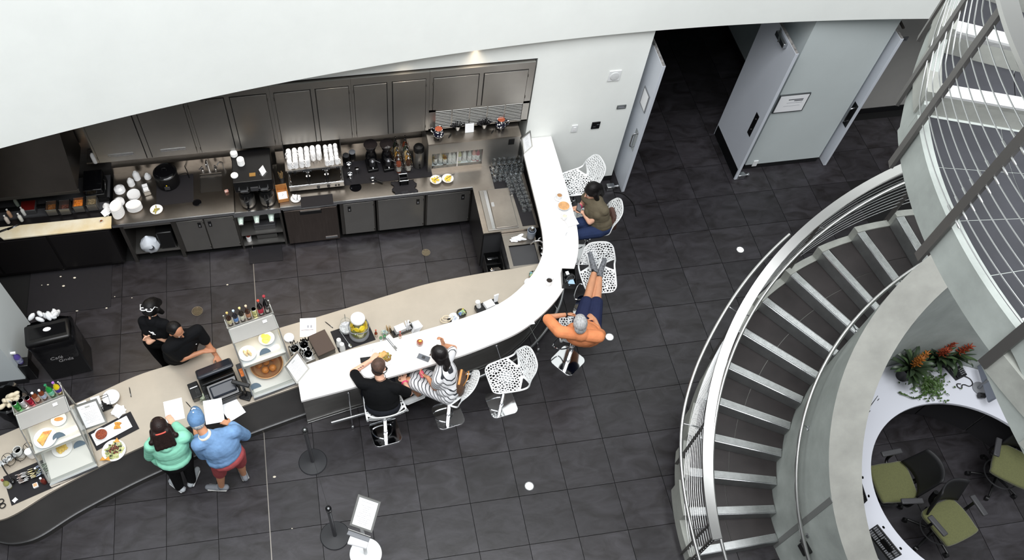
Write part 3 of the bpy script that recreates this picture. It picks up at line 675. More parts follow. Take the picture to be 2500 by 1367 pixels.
for k in range(1, 21):
    a = TA - DA * (k - 1); z = RH * k
    st, nb, (mid, an, ln) = make_step(stair, a, z, RISERM, NOSE, STEPT, min(.34, z), 'step')
    # radial direction is +local x, so the tread is at local -y (clockwise = decreasing angle)
    M_ = Matrix.Translation(mid) @ rz(an) @ Matrix.Scale(-1, 4, (0, 1, 0)); 
    b = MB(M_); w_ = .095
    b.box(-ln / 2, ln / 2, 0, w_, -.011, .004)
    for i in range(4): b.box(-ln / 2, ln / 2, .024 + i * .017, .031 + i * .017, .003, .008)
    o = b.build('nosing', NOSE, st)
    o = MB(M_).tube([(-ln / 2, 0.002, -.003), (ln / 2, 0.002, -.003)], .010, 8).build('nosing_bead', SATIN, st)
    o = MB(M_).box(-ln / 2, ln / 2, -.006, .002, -RH + .004, -.012).build('riser', RISERM, st)
# inner concrete wall beside the steps
def ztop(a): return 1.66 + (RH / DA) * (180 - a)
angs = [222 - i * 3 for i in range(57)]
zt = [max(.9, ztop(a)) for a in angs]
pw = thing('stair_wall', 'curved concrete wall between the stairs and the reception desk', 'wall')
sections = [(222, 182), (182, 140), (140, 98), (98, 60)]
for (a0, a1) in sections:
    n = 14; aa = [a0 + (a1 - a0) * i / n for i in range(n + 1)]; zz = [ztop(a) for a in aa]
    MB().strip([tuple(pol(1.69, a, 0)[:2]) for a in aa], [tuple(pol(RI, a, 0)[:2]) for a in aa], 0, zz, 0, 1).build('wall_section', [CONC, CONCD], pw)
for aj in (182,):
    p, q = pol(RI + .004, aj, .2), pol(RI + .004, aj, ztop(aj) - .02)
    b = MB(); b.strip([tuple(pol(RI - .002, a, 0)[:2]) for a in (aj + .9, aj - .9)], [tuple(pol(RI + .006, a, 0)[:2]) for a in (aj + .9, aj - .9)], .0, ztop(aj) - .004); b.build('joint_strip', mat('joint_grey', (112, 114, 112), .6), pw)
def helix(r, dz, a0, a1, n=70, rfun=None, zf=None):
    out = []
    for i in range(n + 1):
        a = a0 + (a1 - a0) * i / n; out.append(pol(rfun(a) if rfun else r, a, (zf(a) if zf else znose(a)) + dz))
    return out
wh = thing('wall_handrail', 'round steel handrail fixed to the curved concrete wall', 'handrail')
MB().tube(helix(2.13, .83, 204, 62), .021, 10).build('rail', RAILM, wh)
for a in (186, 157, 128, 112, 94):
    p = pol(2.13, a, znose(a) + .83); q = pol(RI, a, znose(a) + .77)
    b = MB().cyl(p, q, .008, n=8); b.cyl(q, pol(RI + .012, a, znose(a) + .77), .028, n=12); b.build('bracket', SATIN, wh)
p = pol(RI + .05, 189, znose(189) + .72)
t = thing('wall_lamp', 'small black lamp on the concrete wall below the handrail', 'lamp', p, math.radians(189))
MB().box(-.05, .035, -.07, .07, -.05, .045).build('housing', BLACK, t, bev=.012); MB().tube([(-.03, -.09, .0), (-.01, -.10, .03), (.02, -.08, .04)], .012, 8).build('cable_gland', DGREY, t)
# outer guard: flat top rail, two tubes, posts, cables
gr = thing('stair_guard', 'curved steel stair guard with a flat top rail and thin cables', 'railing')
def flat_rail(a0, a1, r0, r1, dz, th, zf=znose, n=80):
    aa = [a0 + (a1 - a0) * i / n for i in range(n + 1)]
    return MB().strip([tuple(pol(r0, a, 0)[:2]) for a in aa], [tuple(pol(r1, a, 0)[:2]) for a in aa], [zf(a) + dz - th for a in aa], [zf(a) + dz for a in aa])
flat_rail(183.2, 62, 3.11, 3.215, 1.0, .03).build('top_rail', RAILM, gr)
MB().tube(helix(3.06, .83, 190, 62), .02, 10).build('inner_handrail', RAILM, gr)
MB().tube(helix(0, .81, 190, 120, rfun=lambda a: 3.34 + .07 * math.exp(-((a - 162) / 14) ** 2) - .05 * max(0, (150 - a) / 30)), .02, 10).build('outer_handrail', RAILM, gr)
for a in (182.6, 180.0, 161.5, 138, 115, 92, 70):
    p = pol(3.165, a, 0); z0 = znose(a)
    b = MB(Matrix.Translation((p.x, p.y, 0)) @ rz(math.radians(a))); b.box(-.032, .032, -.006, .006, z0 - .28, z0 + .975); b.build('post', POSTM, gr)
    if a not in (182.6,) and a > 130:
        q = pol(3.34 + .07 * math.exp(-((a - 162) / 14) ** 2), a, z0 + .81); MB().cyl(pol(3.19, a, z0 + .78), q, .007, n=8).build('rail_bracket', SATIN, gr)
    MB().cyl(pol(3.14, a, z0 + .80), pol(3.06, a, z0 + .83), .007, n=8).build('rail_bracket', SATIN, gr)
CABLE = mat('cable_steel', (188, 190, 190), .3, 1.0)
for k in range(12):
    MB().tube(helix(3.165, .10 + .073 * k, 182.8, 62, 60), .0038, 5).build('cable', CABLE, gr)

# ---------------------------------------------------------------- upper turn: landing, steps, guard
ZL = 5.95
A1, A2 = 158.2, 190.2
up = thing('upper_landing', 'upper stair landing of grey tiles with a concrete edge and bright nosings', 'landing')
ls = sector(MB(), RI, RO + .012, A2, A1 - 1.5, ZL - .24, ZL - .003, 16).build('landing_slab', CONC, up)
SPL = [190.0, 182.4, 174.8, 166.8, 158.4]
for k in range(4):
    for (r0, r1) in ((RI + .01, 2.6), (2.604, RO - .062)):
        sector(MB(), r0, r1, SPL[k] - .06, SPL[k + 1] + .06, ZL - .012, ZL, 5).build('tile', UPT, ls)
sector(MB(), RO - .058, RO + .012, A2, A1, ZL - .012, ZL + .012, 16).build('edge_strip', CONC, ls)
def zup(a): return ZL + (RH * ((A1 - a) / 7.9 + 1) if a < A1 else (0 if a <= A2 else -RH * ((a - A2) / 7.9)))
def up_step(a, z, body):
    st, nb, (mid, an, ln) = make_step(up, a, z, CONC, NOSEW, UPT, body, 'step', 7.9, 2.6, .07)
    M_ = Matrix.Translation(mid) @ rz(an) @ Matrix.Scale(-1, 4, (0, 1, 0))
    b = MB(M_); b.box(-ln / 2, ln / 2, 0, .11, -.04, .004)
    for i in range(4): b.box(-ln / 2, ln / 2, .035 + i * .019, .043 + i * .019, .003, .010)
    b.build('nosing', NOSEW, st)
    MB(M_).box(-ln / 2, ln / 2, 0.012, .02, -RH, -.012).build('riser', CONC, st)
for k in range(7): up_step(A1 - 7.9 * k, ZL + RH * (k + 1), .17)
for k in range(1, 6): up_step(A2 + 7.9 * k, ZL - RH * k, .17)
for (h0, h1) in ((A1 + .5, 103), (234, A2 - .5)):
    hh = [h0 + (h1 - h0) * i / 24 for i in range(25)]
    zz = [ZL + RH * (A1 - a) / 7.9 if a < A1 else (ZL - RH * max(0, a - A2) / 7.9) for a in hh]; dt = .005 if h1 < 150 else RH + .03
    MB().strip([tuple(pol(RI, a, 0)[:2]) for a in hh], [tuple(pol(RO + .012, a, 0)[:2]) for a in hh], [z - .24 if h1 < 150 else z - .36 for z in zz], [z - dt for z in zz]).build('flight_slab', CONC, up)
    MB().strip([tuple(pol(RO - .05, a, 0)[:2]) for a in hh], [tuple(pol(RO + .013, a, 0)[:2]) for a in hh], [z - .10 for z in zz], [z + .10 for z in zz]).build('side_curb', CONC, up)
M_ = Matrix.Translation(pol(2.56, A2, ZL)) @ rz(math.radians(A2)) @ Matrix.Scale(-1, 4, (0, 1, 0))
b = MB(M_); b.box(-.5, .5, 0, .11, -.04, .006); b.build('nosing', NOSEW, up)
ug = thing('upper_guard', 'steel guard of the upper landing with flat posts and thin cables', 'railing')
def zsm(a):           # guard height follows the flight smoothly
    return zup(a) if A1 <= a <= A2 else (ZL + RH * (A1 - a) / 7.9 + .0 if a < A1 else ZL - RH * (a - A2) / 7.9)
aa = [140 + i * 1.0 for i in range(75)]
MB().strip([tuple(pol(3.085, a, 0)[:2]) for a in aa], [tuple(pol(3.19, a, 0)[:2]) for a in aa], [zsm(a) + .94 for a in aa], [zsm(a) + .97 for a in aa]).build('top_rail', RAILM, ug)
for (r, dz) in ((3.03, .80),):
    MB().tube([pol(r, a, zsm(a) + dz) for a in aa], .02, 10).build('handrail', RAILM, ug)
UPP = [(144.0), (152.6), (161.3), (175.4), (189.8), (204.0)]
for a in UPP:
    p = pol(3.165, a, 0); z0 = zsm(a)
    b = MB(Matrix.Translation((p.x, p.y, 0)) @ rz(math.radians(a))); b.box(-.012, .012, -.032, .032, z0 - .32, z0 + .95); b.build('post', POSTM, ug)
for k in range(11):
    dz = .09 + .077 * k
    MB().tube([pol(3.165, a, zsm(a) + dz) for a in aa], .0042, 6).build('cable', CABLE, ug)
b0 = MB()
fm = MB().lathe([(.004, -.09), (.007, -.085), (.007, -.03), (.010, -.03), (.010, 0), (.010, .03), (.007, .03), (.007, .085), (.004, .09)], n=8).mesh('cable_fitting', CABLE)
for k in range(11):
    p = pol(3.165, 175.4, ZL + .09 + .077 * k)
    place(fm, 'cable_fitting', p, parent=ug, rot=(PI / 2, 0, math.radians(175.4)))

# ================================================================ reception desk inside the curve
DZ = .90
DESKW = mat('desk_white', (196, 198, 206), .45)
dk = thing('reception_desk', 'curved white reception desk inside the concrete wall', 'desk')
aa = [230 - i * 4 for i in range(54)]
MB().strip([tuple(pol(1.11, a, 0)[:2]) for a in aa], [tuple(pol(1.685, a, 0)[:2]) for a in aa], DZ - .04, DZ).build('desk_top', DESKW, dk, bev=.003)
PANELM = mat('desk_panel', (44, 43, 46), .55)
for k in range(8):
    a0 = 228 - 26 * k; aa = [a0 - 25.3 * i / 8 for i in range(9)]
    MB().strip([tuple(pol(1.40, a, 0)[:2]) for a in aa], [tuple(pol(1.43, a, 0)[:2]) for a in aa], .02, DZ - .04).build('panel', PANELM, dk)
def file_tray(a, r, z, label, w=.30, h=.26, tilt=.12):
    p = pol(r, a, z); t = thing('mesh_file_holder', label, 'file holder', p, math.radians(a) - PI / 2, 'black file holders along the curved desk')
    m = MB(); n1, n2 = 15, 13
    for i in range(n1 + 1): x = -w / 2 + w * i / n1; m.cbox((x, 0, h / 2), (.006 if i % 5 else .012, .006, h))
    for j in range(n2 + 1): z_ = h * j / n2; m.cbox((0, 0, z_), (w, .006, .006 if j % 6 else .016))
    m.box(-w * .30, w * .1, -.005, .005, h * .35, h * .72)
    m.build('mesh_front', BLACK, t, rot=(-tilt, 0, 0)); m2 = MB().box(-w / 2, w / 2, -.002, .10, 0, .01); m2.box(-w / 2, w / 2, .09, .10, 0, .12); m2.build('tray', BLACK, t)
    for s in (-1, 1): MB().lathe([(.011, 0), (.016, 0), (.016, .006), (.011, .006), (.011, 0)], (s * w * .36, 0, h + .004), 10, axis=Vector((0, 1, 0)).to_track_quat('Z', 'Y')).build('hook', BLACK, t)
file_tray(128, 1.36, DZ, 'black mesh file holder nearest the plants on the curved desk')
file_tray(151, 1.35, DZ, 'second black mesh file holder from the plants on the curved desk')
file_tray(174, 1.35, DZ, 'third black mesh file holder from the plants on the curved desk')
file_tray(199, 1.40, DZ, 'black mesh file holder furthest from the plants on the curved desk', .36, .3)

# ---- plants on the desk
LEAFM = mat('bromeliad_leaf', (40, 52, 36), .35, var=.25, vscale=5)
LEAFM2 = mat('bromeliad_leaf_light', (58, 74, 48), .35, var=.25, vscale=5)
def leaf_mesh(L, W, curl, m, nm='leaf'):
    b = MB(); n = 8; vs = []
    for i in range(n + 1):
        s = i / n; w_ = W * (0.55 + .45 * math.sin(PI * min(1, s * 1.15))) * (1 - s ** 5) + .001; y = L * math.sin(s * curl) / curl; z = L * (s * .75 - (s ** 2) * curl * .42)
        vs += [(-w_, y, z + .012), (0, y, z), (w_, y, z + .012)]
    fs = [(3 * i + j, 3 * i + j + 1, 3 * i + j + 4, 3 * i + j + 3) for i in range(n) for j in range(2)]
    return b.add(vs, fs).mesh(nm, m)
LM = [leaf_mesh(.32, .024, 1.3, LEAFM), leaf_mesh(.28, .022, 1.0, LEAFM2), leaf_mesh(.35, .025, 1.6, LEAFM)]
FLW = [mat('flower_orange', (160, 66, 30), .6, col2=(96, 40, 30), vscale=40), mat('flower_yellow', (178, 110, 34), .6, col2=(110, 60, 24), vscale=40)]
def bromeliad(u, v, z, label, fl, rot, nl=30, spikes=2):
    p = at(u, v, z); t = thing('bromeliad', label, 'plant', p, rot, 'bromeliads on the reception desk'); rb = random.Random(int(u))
    t.location.z = DZ
    hz = z - DZ
    MB().lathe([(.05, 0), (.075, 0), (.09, hz), (.08, hz), (0, hz - .02)], n=18).build('pot', BLACK, t)
    for k in range(nl):
        a = k * 2.4; ti = .15 + .95 * (k / nl)
        o = place(LM[k % 3], 'leaf', (0, 0, hz - .01), parent=t, rot=(.75 - 1.15 * (k / nl) if False else (.55 - .9 * (1 - k / nl)), 0, a + rb.uniform(-.2, .2)), scale=rb.uniform(.95, 1.3))
    for s in range(spikes):
        d = Vector((rb.uniform(-.35, .35), rb.uniform(-.3, .3), 1)).normalized(); b = MB(); q0 = Vector((0, 0, hz))
        b.cyl(q0, q0 + d * .28, .009, .005, 8)
        for i in range(34):
            h = .12 + .20 * i / 34; an = i * 2.4; r = .055 * (1 - .5 * i / 34)
            c = q0 + d * h + Vector((math.cos(an) * r, math.sin(an) * r, .01)); b.cyl(q0 + d * (h - .01), c + Vector((math.cos(an) * .012, math.sin(an) * .012, .012)), .010, .003, 5)
        b.build('flower_spike', FLW[fl], t)
bromeliad(2285, 872, 1.06, 'bromeliad with red orange flower spikes next to the concrete wall', 0, 0.4, 30, 2)
bromeliad(2322, 868, 1.08, 'bromeliad with long orange flower heads nearest the black phone', 0, 1.9, 26, 2)
bromeliad(2222, 900, 1.10, 'bromeliad with yellow flower clusters in front of the others', 1, 3.0, 34, 2)
iv = at(2270, 938, .98); t = thing('trailing_ivy', 'bright green trailing ivy spilling below the bromeliads', 'plant', (iv.x, iv.y, DZ)); rb = random.Random(5)
b = MB(); IVY = mat('ivy_leaf', (50, 72, 30), .5, var=.35, vscale=12)
def ivleaf(b, c, s, nrm=None):
    a = rb.uniform(0, 6.28); ti = rb.uniform(-.6, .6); R = Euler((ti, rb.uniform(-.6, .6), a)).to_matrix()
    vs = [Vector((0, -s, 0)), Vector((s * .8, -s * .2, .1 * s)), Vector((s * .45, s * .5, 0)), Vector((0, s, .1 * s)), Vector((-s * .45, s * .5, 0)), Vector((-s * .8, -s * .2, .1 * s))]
    b.add([Vector(c) + R @ q for q in vs], [(0, 1, 2, 3, 4, 5)])
for k in range(800):
    r = abs(rb.gauss(0, .10)); a = rb.uniform(0, 6.28); ivleaf(b, (r * math.cos(a) * 1.25 + .02, r * math.sin(a), .03 + max(0, .10 - r * .7) * rb.uniform(.3, 1)), rb.uniform(.010, .02))
o = b.build('foliage', IVY, t); o['kind'] = 'stuff'
for (pts) in ([(-.06, -.08, .05), (-.16, -.12, .03), (-.24, -.13, .03), (-.33, -.07, .03), (-.38, -.03, .03)], [(.1, .02, .05), (.18, .07, .04), (.26, .10, .03), (.30, .13, .03)], [(.05, -.1, .04), (.08, -.15, .02), (.06, -.19, -.02)]):
    b = MB(); cc = catmull(pts, 8); b.tube(cc, .003, 5)
    for q in cc: ivleaf(b, q, rb.uniform(.010, .016)); ivleaf(b, q + Vector((rb.uniform(-.012, .012), rb.uniform(-.012, .012), .004)), .011)
    b.build('vine', IVY, t)
p = at(2335, 905, DZ + .03); t = thing('desk_phone', 'black desk phone with a coiled cord beside the bromeliads', 'phone', (p.x, p.y, DZ), .3)
MB().add([(-.085, -.10, 0), (.085, -.10, 0), (.085, .10, 0), (-.085, .10, 0), (-.085, -.10, .03), (.085, -.10, .03), (.085, .10, .09), (-.085, .10, .09)], [(0, 3, 2, 1), (4, 5, 6, 7), (0, 1, 5, 4), (1, 2, 6, 5), (2, 3, 7, 6), (3, 0, 4, 7)]).build('base', BLACK, t, bev=.006)
MB().cbox((-.055, 0, .085), (.045, .19, .03), (.28, 0, 0)).build('handset', BLACKG, t, bev=.01); MB().cbox((.035, .05, .083), (.07, .04, .004), (.28, 0, 0)).build('screen', GREYP, t)
b = MB()
for i in range(3):
    for j in range(4): b.cbox((.015 + i * .024, -.07 + j * .022, .043 + j * .0065), (.014, .012, .006), (.28, 0, 0))
b.build('keypad', GREYP, t); t.children[-1]['kind'] = 'stuff'
MB().tube(catmull([(.05, -.1, .02), (.09, -.16, .008), (.07, -.22, .008), (.01, -.23, .008), (-.03, -.19, .012), (-.07, -.18, .02), (-.10, -.21, .012), (-.13, -.18, .012), (-.11, -.14, .012), (-.07, -.16, .014)], 8), .006, 8).build('cord', BLACK, t)
p = at(2392, 945, DZ + .05); t = thing('desk_monitor', 'back of a slim grey monitor on the reception desk at the landing edge', 'monitor', (p.x + .03, p.y, DZ), 1.35)
MB().cbox((0, 0, .27), (.5, .03, .32), (.15, 0, 0)).build('screen_shell', mat('monitor_grey', (128, 134, 146), .4), t, bev=.012); MB().cyl((0, .02, .02), (0, .03, .24), .018).build('stand', GREYP, t); MB().lathe([(.09, 0), (.09, .012), (0, .016)], n=20).build('foot', GREYP, t)
MB().cyl((-.12, .0, .05), (-.12, .07, .05), .035, n=16).build('speaker_knob', BLACK, t)
# ---- office chairs
OLIVE = mat('olive_fabric', (88, 90, 54), .85, var=.06, vscale=60, bump=.15, bscale=300, sheen=.3)
def office_chair(p, rot, label, first=None):
    if first: return dup(first, p, rot, label)
    t = thing('office_chair', label, 'chair', p, rot, 'olive office chairs inside the desk')
    seat = [(-.21, -.22), (.21, -.22), (.245, -.05), (.235, .16), (.19, .24), (-.19, .24), (-.235, .16), (-.245, -.05)]
    sp = [(q.x, q.y) for q in catmull([(a, b, 0) for a, b in seat + seat[:1]], 4)][:-1]
    MB().prism(sp, .43, .495).build('seat', OLIVE, t, bev=.02); MB().prism([(a * .9, b * .9) for a, b in sp], .405, .43).build('seat_pan', BLACK, t)
    b = MB(); n = 12; ys = []
    for j in range(9):
        for i in range(n + 1):
            u_ = -1 + 2 * i / n; z = .52 + .42 * j / 8; w_ = .23 * (1 - .12 * (j / 8)); b.v.append((u_ * w_, -.25 - .10 * j / 8 + .09 * u_ * u_, z))
    b.f = [(j * (n + 1) + i, j * (n + 1) + i + 1, (j + 1) * (n + 1) + i + 1, (j + 1) * (n + 1) + i) for j in range(8) for i in range(n)]; b.mi = [0] * len(b.f)
    b.build('backrest', mat('mesh_black', (24, 24, 26), .6, var=.2, vscale=150), t, solid=.02)
    MB().tube(catmull([(0, -.1, .41), (0, -.28, .42), (0, -.33, .6)], 5), .03, 8).build('spine', BLACK, t)
    for s in (-1, 1):
        a = MB().tube(catmull([(s * .2, -.02, .42), (s * .30, -.04, .46), (s * .305, -.05, .64)], 5), .018, 8).build('arm_support', BLACK, t)
        MB().cbox((s * .305, 0.0, .66), (.07, .26, .03), (0, 0, s * .08)).build('armrest', DGREY, t, bev=.012)
    MB().cyl((0, 0, .10), (0, 0, .41), .028).build('gas_column', DGREY, t)
    MB().tube([(.20 * math.cos(2 * PI * i / 28), .20 * math.sin(2 * PI * i / 28), .21) for i in range(28)], .009, 6, closed=True).build('foot_ring', DGREY, t)
    for k in range(5):
        a = 2 * PI * k / 5 + .3; c, s = math.cos(a), math.sin(a)
        lg = MB().cyl((c * .03, s * .03, .12), (c * .29, s * .29, .075), .02, .014, 8).build('base_leg', BLACK, t)
        MB().cyl((c * .30 - s * .02, s * .30 + c * .02, .03), (c * .30 + s * .02, s * .30 - c * .02, .03), .03, n=12).build('castor', BLACK, lg)
    return t
p = at(2190, 1175, .49); c0 = office_chair((p.x - .03, p.y, 0), math.radians(88), 'olive office chair closest to the curved wall, tucked towards the desk')
p = at(2320, 1270, .49); office_chair((p.x, p.y, 0), math.radians(195), 'olive office chair in the middle of the reception area facing the bottom edge', c0)
p = at(2478, 1135, .49); office_chair((p.x, p.y, 0), math.radians(140), 'olive office chair half hidden by the upper landing', c0)
# ================================================================ kitchen appliances and tableware
ORD = ['first', 'second', 'third', 'fourth', 'fifth', 'sixth', 'seventh', 'eighth', 'ninth', 'tenth', 'eleventh', 'twelfth']
FTOP = ['topmost'] + ['%s from the top' % o for o in ORD[1:]]
def mug_mesh(name, r=.04, h=.085, m=PORC, inverted=False, fill=None):
    b = MB(); b.lathe([(r * .8, 0), (r * .95, h * .15), (r, h * .5), (r, h), (r * .9, h), (r * .88, h * .15), (0, h * .12)], n=20)
    b.tube(catmull([(r * .95, 0, h * .8), (r * 1.5, 0, h * .78), (r * 1.65, 0, h * .5), (r * 1.4, 0, h * .25), (r * .95, 0, h * .22)], 4), .006, 6)
    if inverted: b.v = [(x, y, h - z) for x, y, z in b.v]; b.f = [f[::-1] for f in b.f]
    return b.mesh(name, m)
def plate_mesh(name, r, h=.02, sx=1.0):
    b = MB(); b.lathe([(r * .6, 0), (r * .65, .004), (r, h), (r * .99, h + .004), (r * .62, .008), (0, .007)], n=32)
    if sx != 1: b.v = [(x * sx, y, z) for x, y, z in b.v]
    return b.mesh(name, PORC)
def bowl_mesh(name, r, h, m=PORC, inv=False):
    b = MB().lathe([(r * .45, 0), (r * .5, .006), (r * .85, h * .55), (r, h), (r * .96, h), (r * .8, h * .55), (r * .4, .012), (0, .01)], n=28)
    if inv: b.v = [(x, y, h - z) for x, y, z in b.v]; b.f = [f[::-1] for f in b.f]
    return b.mesh(name, m)
def one(me, name, loc, label, cat, rot=0, group=None, rotv=None, scale=None):
    return tag(place(me, name, loc, rot, rot=rotv, scale=scale), label, cat, group)
BOTS = {}
def bottle(loc, label, h=.23, r=.031, glass=(60, 30, 14), cap=(200, 170, 90), lab=(220, 200, 160), neck=.35, clear=False, cat='bottle', group=None, name='bottle', capname='cap'):
    t = thing(name, label, cat, loc, 0, group); k = 1 - neck
    gm = mat('bottle_%d_%d_%d' % glass, glass, .12, trans=.75 if clear else 0.0, coat=.4)
    MB().lathe([(r * .9, 0), (r, .006), (r, h * k * .8), (r * .85, h * k), (r * .42, h * (k + neck * .35)), (r * .38, h * .93), (r * .45, h * .95), (0, h * .95)], n=18).build('glass_body', gm, t)
    MB().lathe([(r * .46, h * .93), (r * .46, h), (0, h)], n=14).build(capname, mat('cap_%d_%d_%d' % cap, cap, .4), t)
    if lab: MB().shell([(r * 1.015, h * .12), (r * 1.015, h * k * .72)], n=18).build('label_band', mat('label_%d_%d_%d' % lab, lab, .6, var=.3, vscale=60), t)
    return t
def can(loc, label, col, group=None):
    t = thing('drink_can', label, 'can', loc, 0, group)
    MB().lathe([(.026, 0), (.033, .008), (.033, .108), (.028, .120)], n=18).build('can_body', mat('can_%d_%d_%d' % col, col, .25, .6, var=.25, vscale=50), t)
    MB().lathe([(.028, .120), (.026, .121), (.025, .117), (0, .117)], n=18).build('can_top', SATIN, t); MB().box(-.004, .010, -.006, .006, .117, .1195).build('pull_tab', CHROME, t); return t

# ---- prep table at the left
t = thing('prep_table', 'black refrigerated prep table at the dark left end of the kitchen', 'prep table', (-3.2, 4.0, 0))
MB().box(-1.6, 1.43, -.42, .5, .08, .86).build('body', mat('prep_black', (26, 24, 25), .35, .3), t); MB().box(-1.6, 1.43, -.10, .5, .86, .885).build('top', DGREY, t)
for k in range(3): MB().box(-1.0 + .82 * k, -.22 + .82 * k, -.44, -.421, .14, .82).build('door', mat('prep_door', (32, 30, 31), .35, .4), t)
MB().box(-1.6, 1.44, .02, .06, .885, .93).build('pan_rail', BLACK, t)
cb = thing('cutting_board', 'long worn white cutting board along the front of the prep table', 'cutting board', (-2.42, 3.66, .861))
MB().prism([(-.70, -.10), (.69, -.10), (.69, .10), (-.78, .11), (-.78, -.02)], 0, .03).build('board', mat('board_poly', (222, 218, 202), .6, col2=(200, 180, 134), vscale=2.2), cb, bev=.006)
kf = thing('chef_knife', 'chef knife lying on the left end of the cutting board', 'knife', at(18, 560, .895), .35)
MB().add([(0, -.018, 0), (.20, .0, 0), (.19, .012, 0), (0, .022, 0), (0, .022, .003), (.19, .012, .003)], [(0, 1, 2, 3), (3, 2, 5, 4)]).build('blade', mat('knife_steel', (80, 82, 84), .3, 1.0), kf, solid=.002); MB().cbox((-.06, .004, .004), (.12, .026, .018)).build('handle', BLACK, kf, bev=.005)
FOODC = [(120, 74, 30), (90, 52, 40), (224, 116, 36), (110, 96, 70)]
FN = ['first steel food pan from the left, half full of carrot pieces', 'second steel food pan from the left, nearly empty', 'third steel food pan from the left, full of orange carrots', 'rightmost steel food pan with grey brown filling']
for k, (u, v) in enumerate([(128, 508), (160, 506), (194, 500), (226, 496)]):
    p = at(u, v, .95); t = thing('food_pan', FN[k], 'food pan', (p.x, p.y, .887), 0, 'food pans on the prep table'); w, d, h = .068, .078, .12
    b = MB(); b.box(-w, w, -d, d, 0, .004); b.box(-w, -w + .003, -d, d, 0, h); b.box(w - .003, w, -d, d, 0, h); b.box(-w, w, -d, -d + .003, 0, h); b.box(-w, w, d - .003, d, 0, h)
    b.build('pan', STEEL, t); MB().tube([(-w, -d, h), (w, -d, h), (w, d, h), (-w, d, h)], .006, 6, closed=True).build('rim', SATIN, t)
    fb_ = MB(); rb = random.Random(k); fh = (.05, .03, .075, .06)[k]
    for i in range(26): fb_.ball((rb.uniform(-w * .75, w * .75), rb.uniform(-d * .75, d * .75), fh + rb.uniform(-.006, .008)), (rb.uniform(.010, .02), rb.uniform(.008, .014), .009), 7, 5)
    fb_.box(-w + .003, w - .003, -d + .003, d - .003, .004, fh); fo = fb_.build('filling', mat('filling_%d' % k, FOODC[k], .5, var=.3, vscale=30), t); fo['kind'] = 'stuff'
for k, (u, v, c) in enumerate([(18, 520, (190, 150, 120)), (38, 497, (140, 150, 140)), (52, 515, (214, 214, 210)), (45, 530, (206, 206, 200)), (12, 535, (200, 190, 180))]):
    p = at(u, v, 1.0); bottle((p.x, p.y + .03, .887), ('pale squeeze bottle at the left edge behind the cutting board', 'tall grey spray bottle lying among the squeeze bottles', 'white capped bottle behind the cutting board, further back of two', 'white capped bottle behind the cutting board, closer of two', 'cream squeeze bottle by the knife tip')[k], .15 if k != 1 else .22, .026, c, (224, 224, 220), None, .3)
t = thing('wire_tray', 'dark pan of red sauce between the bottles and the food pans', 'food pan', (at(68, 515, .95).x, at(68, 515, .95).y + .08, .887)); MB().box(-.1, .1, -.09, .09, 0, .08).build('pan', DGREY, t, bev=.01); MB().box(-.09, .09, -.08, .08, .08, .083).build('sauce', mat('red_sauce', (96, 24, 22), .3), t)
p = at(248, 541, .90); t = thing('sauce_cup', 'tiny white cup of brown sauce on the cutting board', 'cup', (p.x, p.y, .892)); MB().lathe([(.016, 0), (.024, .03), (.022, .03), (.015, .004), (0, .004)], n=16).build('cup', PORC, t); MB().lathe([(.021, .024), (0, .026)], n=16).build('sauce', mat('brown_sauce', (120, 78, 44), .3), t)
p = at(258, 520, .90); rb = random.Random(2); b = MB()
for k in range(4): c = (rb.uniform(-.02, .02), rb.uniform(-.02, .02), .012 + .008 * k); b.cbox(c, (.10, .09, .002), (rb.uniform(-.25, .25), rb.uniform(-.25, .25), rb.uniform(0, 3)))
tag(b.build('paper_napkin', PAPER, loc=(p.x, p.y, .893)), 'crumpled white napkin at the right end of the cutting board', 'napkin')
one(bowl_mesh('dish', .05, .04, PORC, True), 'small_dish', (at(257, 498, .93).x, at(257, 498, .93).y, .887), 'small white dish upside down behind the crumpled napkin', 'dish')
# contact grill
t = thing('contact_grill', 'black contact grill with a chrome handle beside the hood', 'grill', (-1.93, 4.22, .887))
MB().box(-.13, .13, -.17, .17, 0, .12).build('base', BLACK, t, bev=.01); MB().cbox((0, 0, .19), (.25, .34, .09), (.08, 0, 0)).build('lid', BLACKG, t, bev=.012); MB().tube([(.14, -.12, .13), (.17, -.16, .2), (.17, -.05, .24), (.14, .0, .22)], .007, 8).build('handle', CHROME, t)
# bottle on the little shelf
bottle((atY(217, 360, 4.3).x, 4.3, 1.50 - .14), 'white soap bottle on the shelf between hood and cabinets', .2, .035, (224, 226, 228), (40, 40, 42), None, .25)
tag(MB().box(-.12, .12, -.12, .12, -.02, 0).build('wall_shelf', STEELD, loc=(atY(217, 360, 4.3).x, 4.42, 1.36)), 'short steel shelf under the soap bottle', 'shelf')

# ---- plates and bowls
PL = plate_mesh('plate', .088); OV = plate_mesh('plate', .08, .02, 1.3); BW = bowl_mesh('bowl', .072, .035, PORC, True); CP = bowl_mesh('cup', .047, .05, PORC, True)
def stack(me, u, v, n, dz, name, what, cat, zt=.95, lean=(0, 0), rot=0):
    p = at(u, v, .9 + dz * n)
    for k in range(n):
        one(me, name, (p.x + lean[0] * k, p.y + lean[1] * k, .901 + dz * k), '%s %s' % (FTOP[n - 1 - k], what), cat, rot, what)
stack(BW, 290, 458, 4, .016, 'bowl', 'white bowl, upside down stack nearest the wall', 'bowl')
stack(BW, 289, 489, 3, .016, 'bowl', 'white bowl, upside down stack beside the tall oval plates', 'bowl')
stack(PL, 326, 474, 3, .014, 'plate', 'white plate in the flat stack behind the tall plate stack', 'plate')
stack(OV, 326, 500, 7, .0125, 'oval_plate', 'white oval plate in the stack nearest the lemon bowl', 'plate', rot=.1)
stack(OV, 284, 508, 10, .013, 'oval_plate', 'white oval plate in the tall stack at the worktop corner', 'plate', lean=(-.001, .004), rot=1.45)
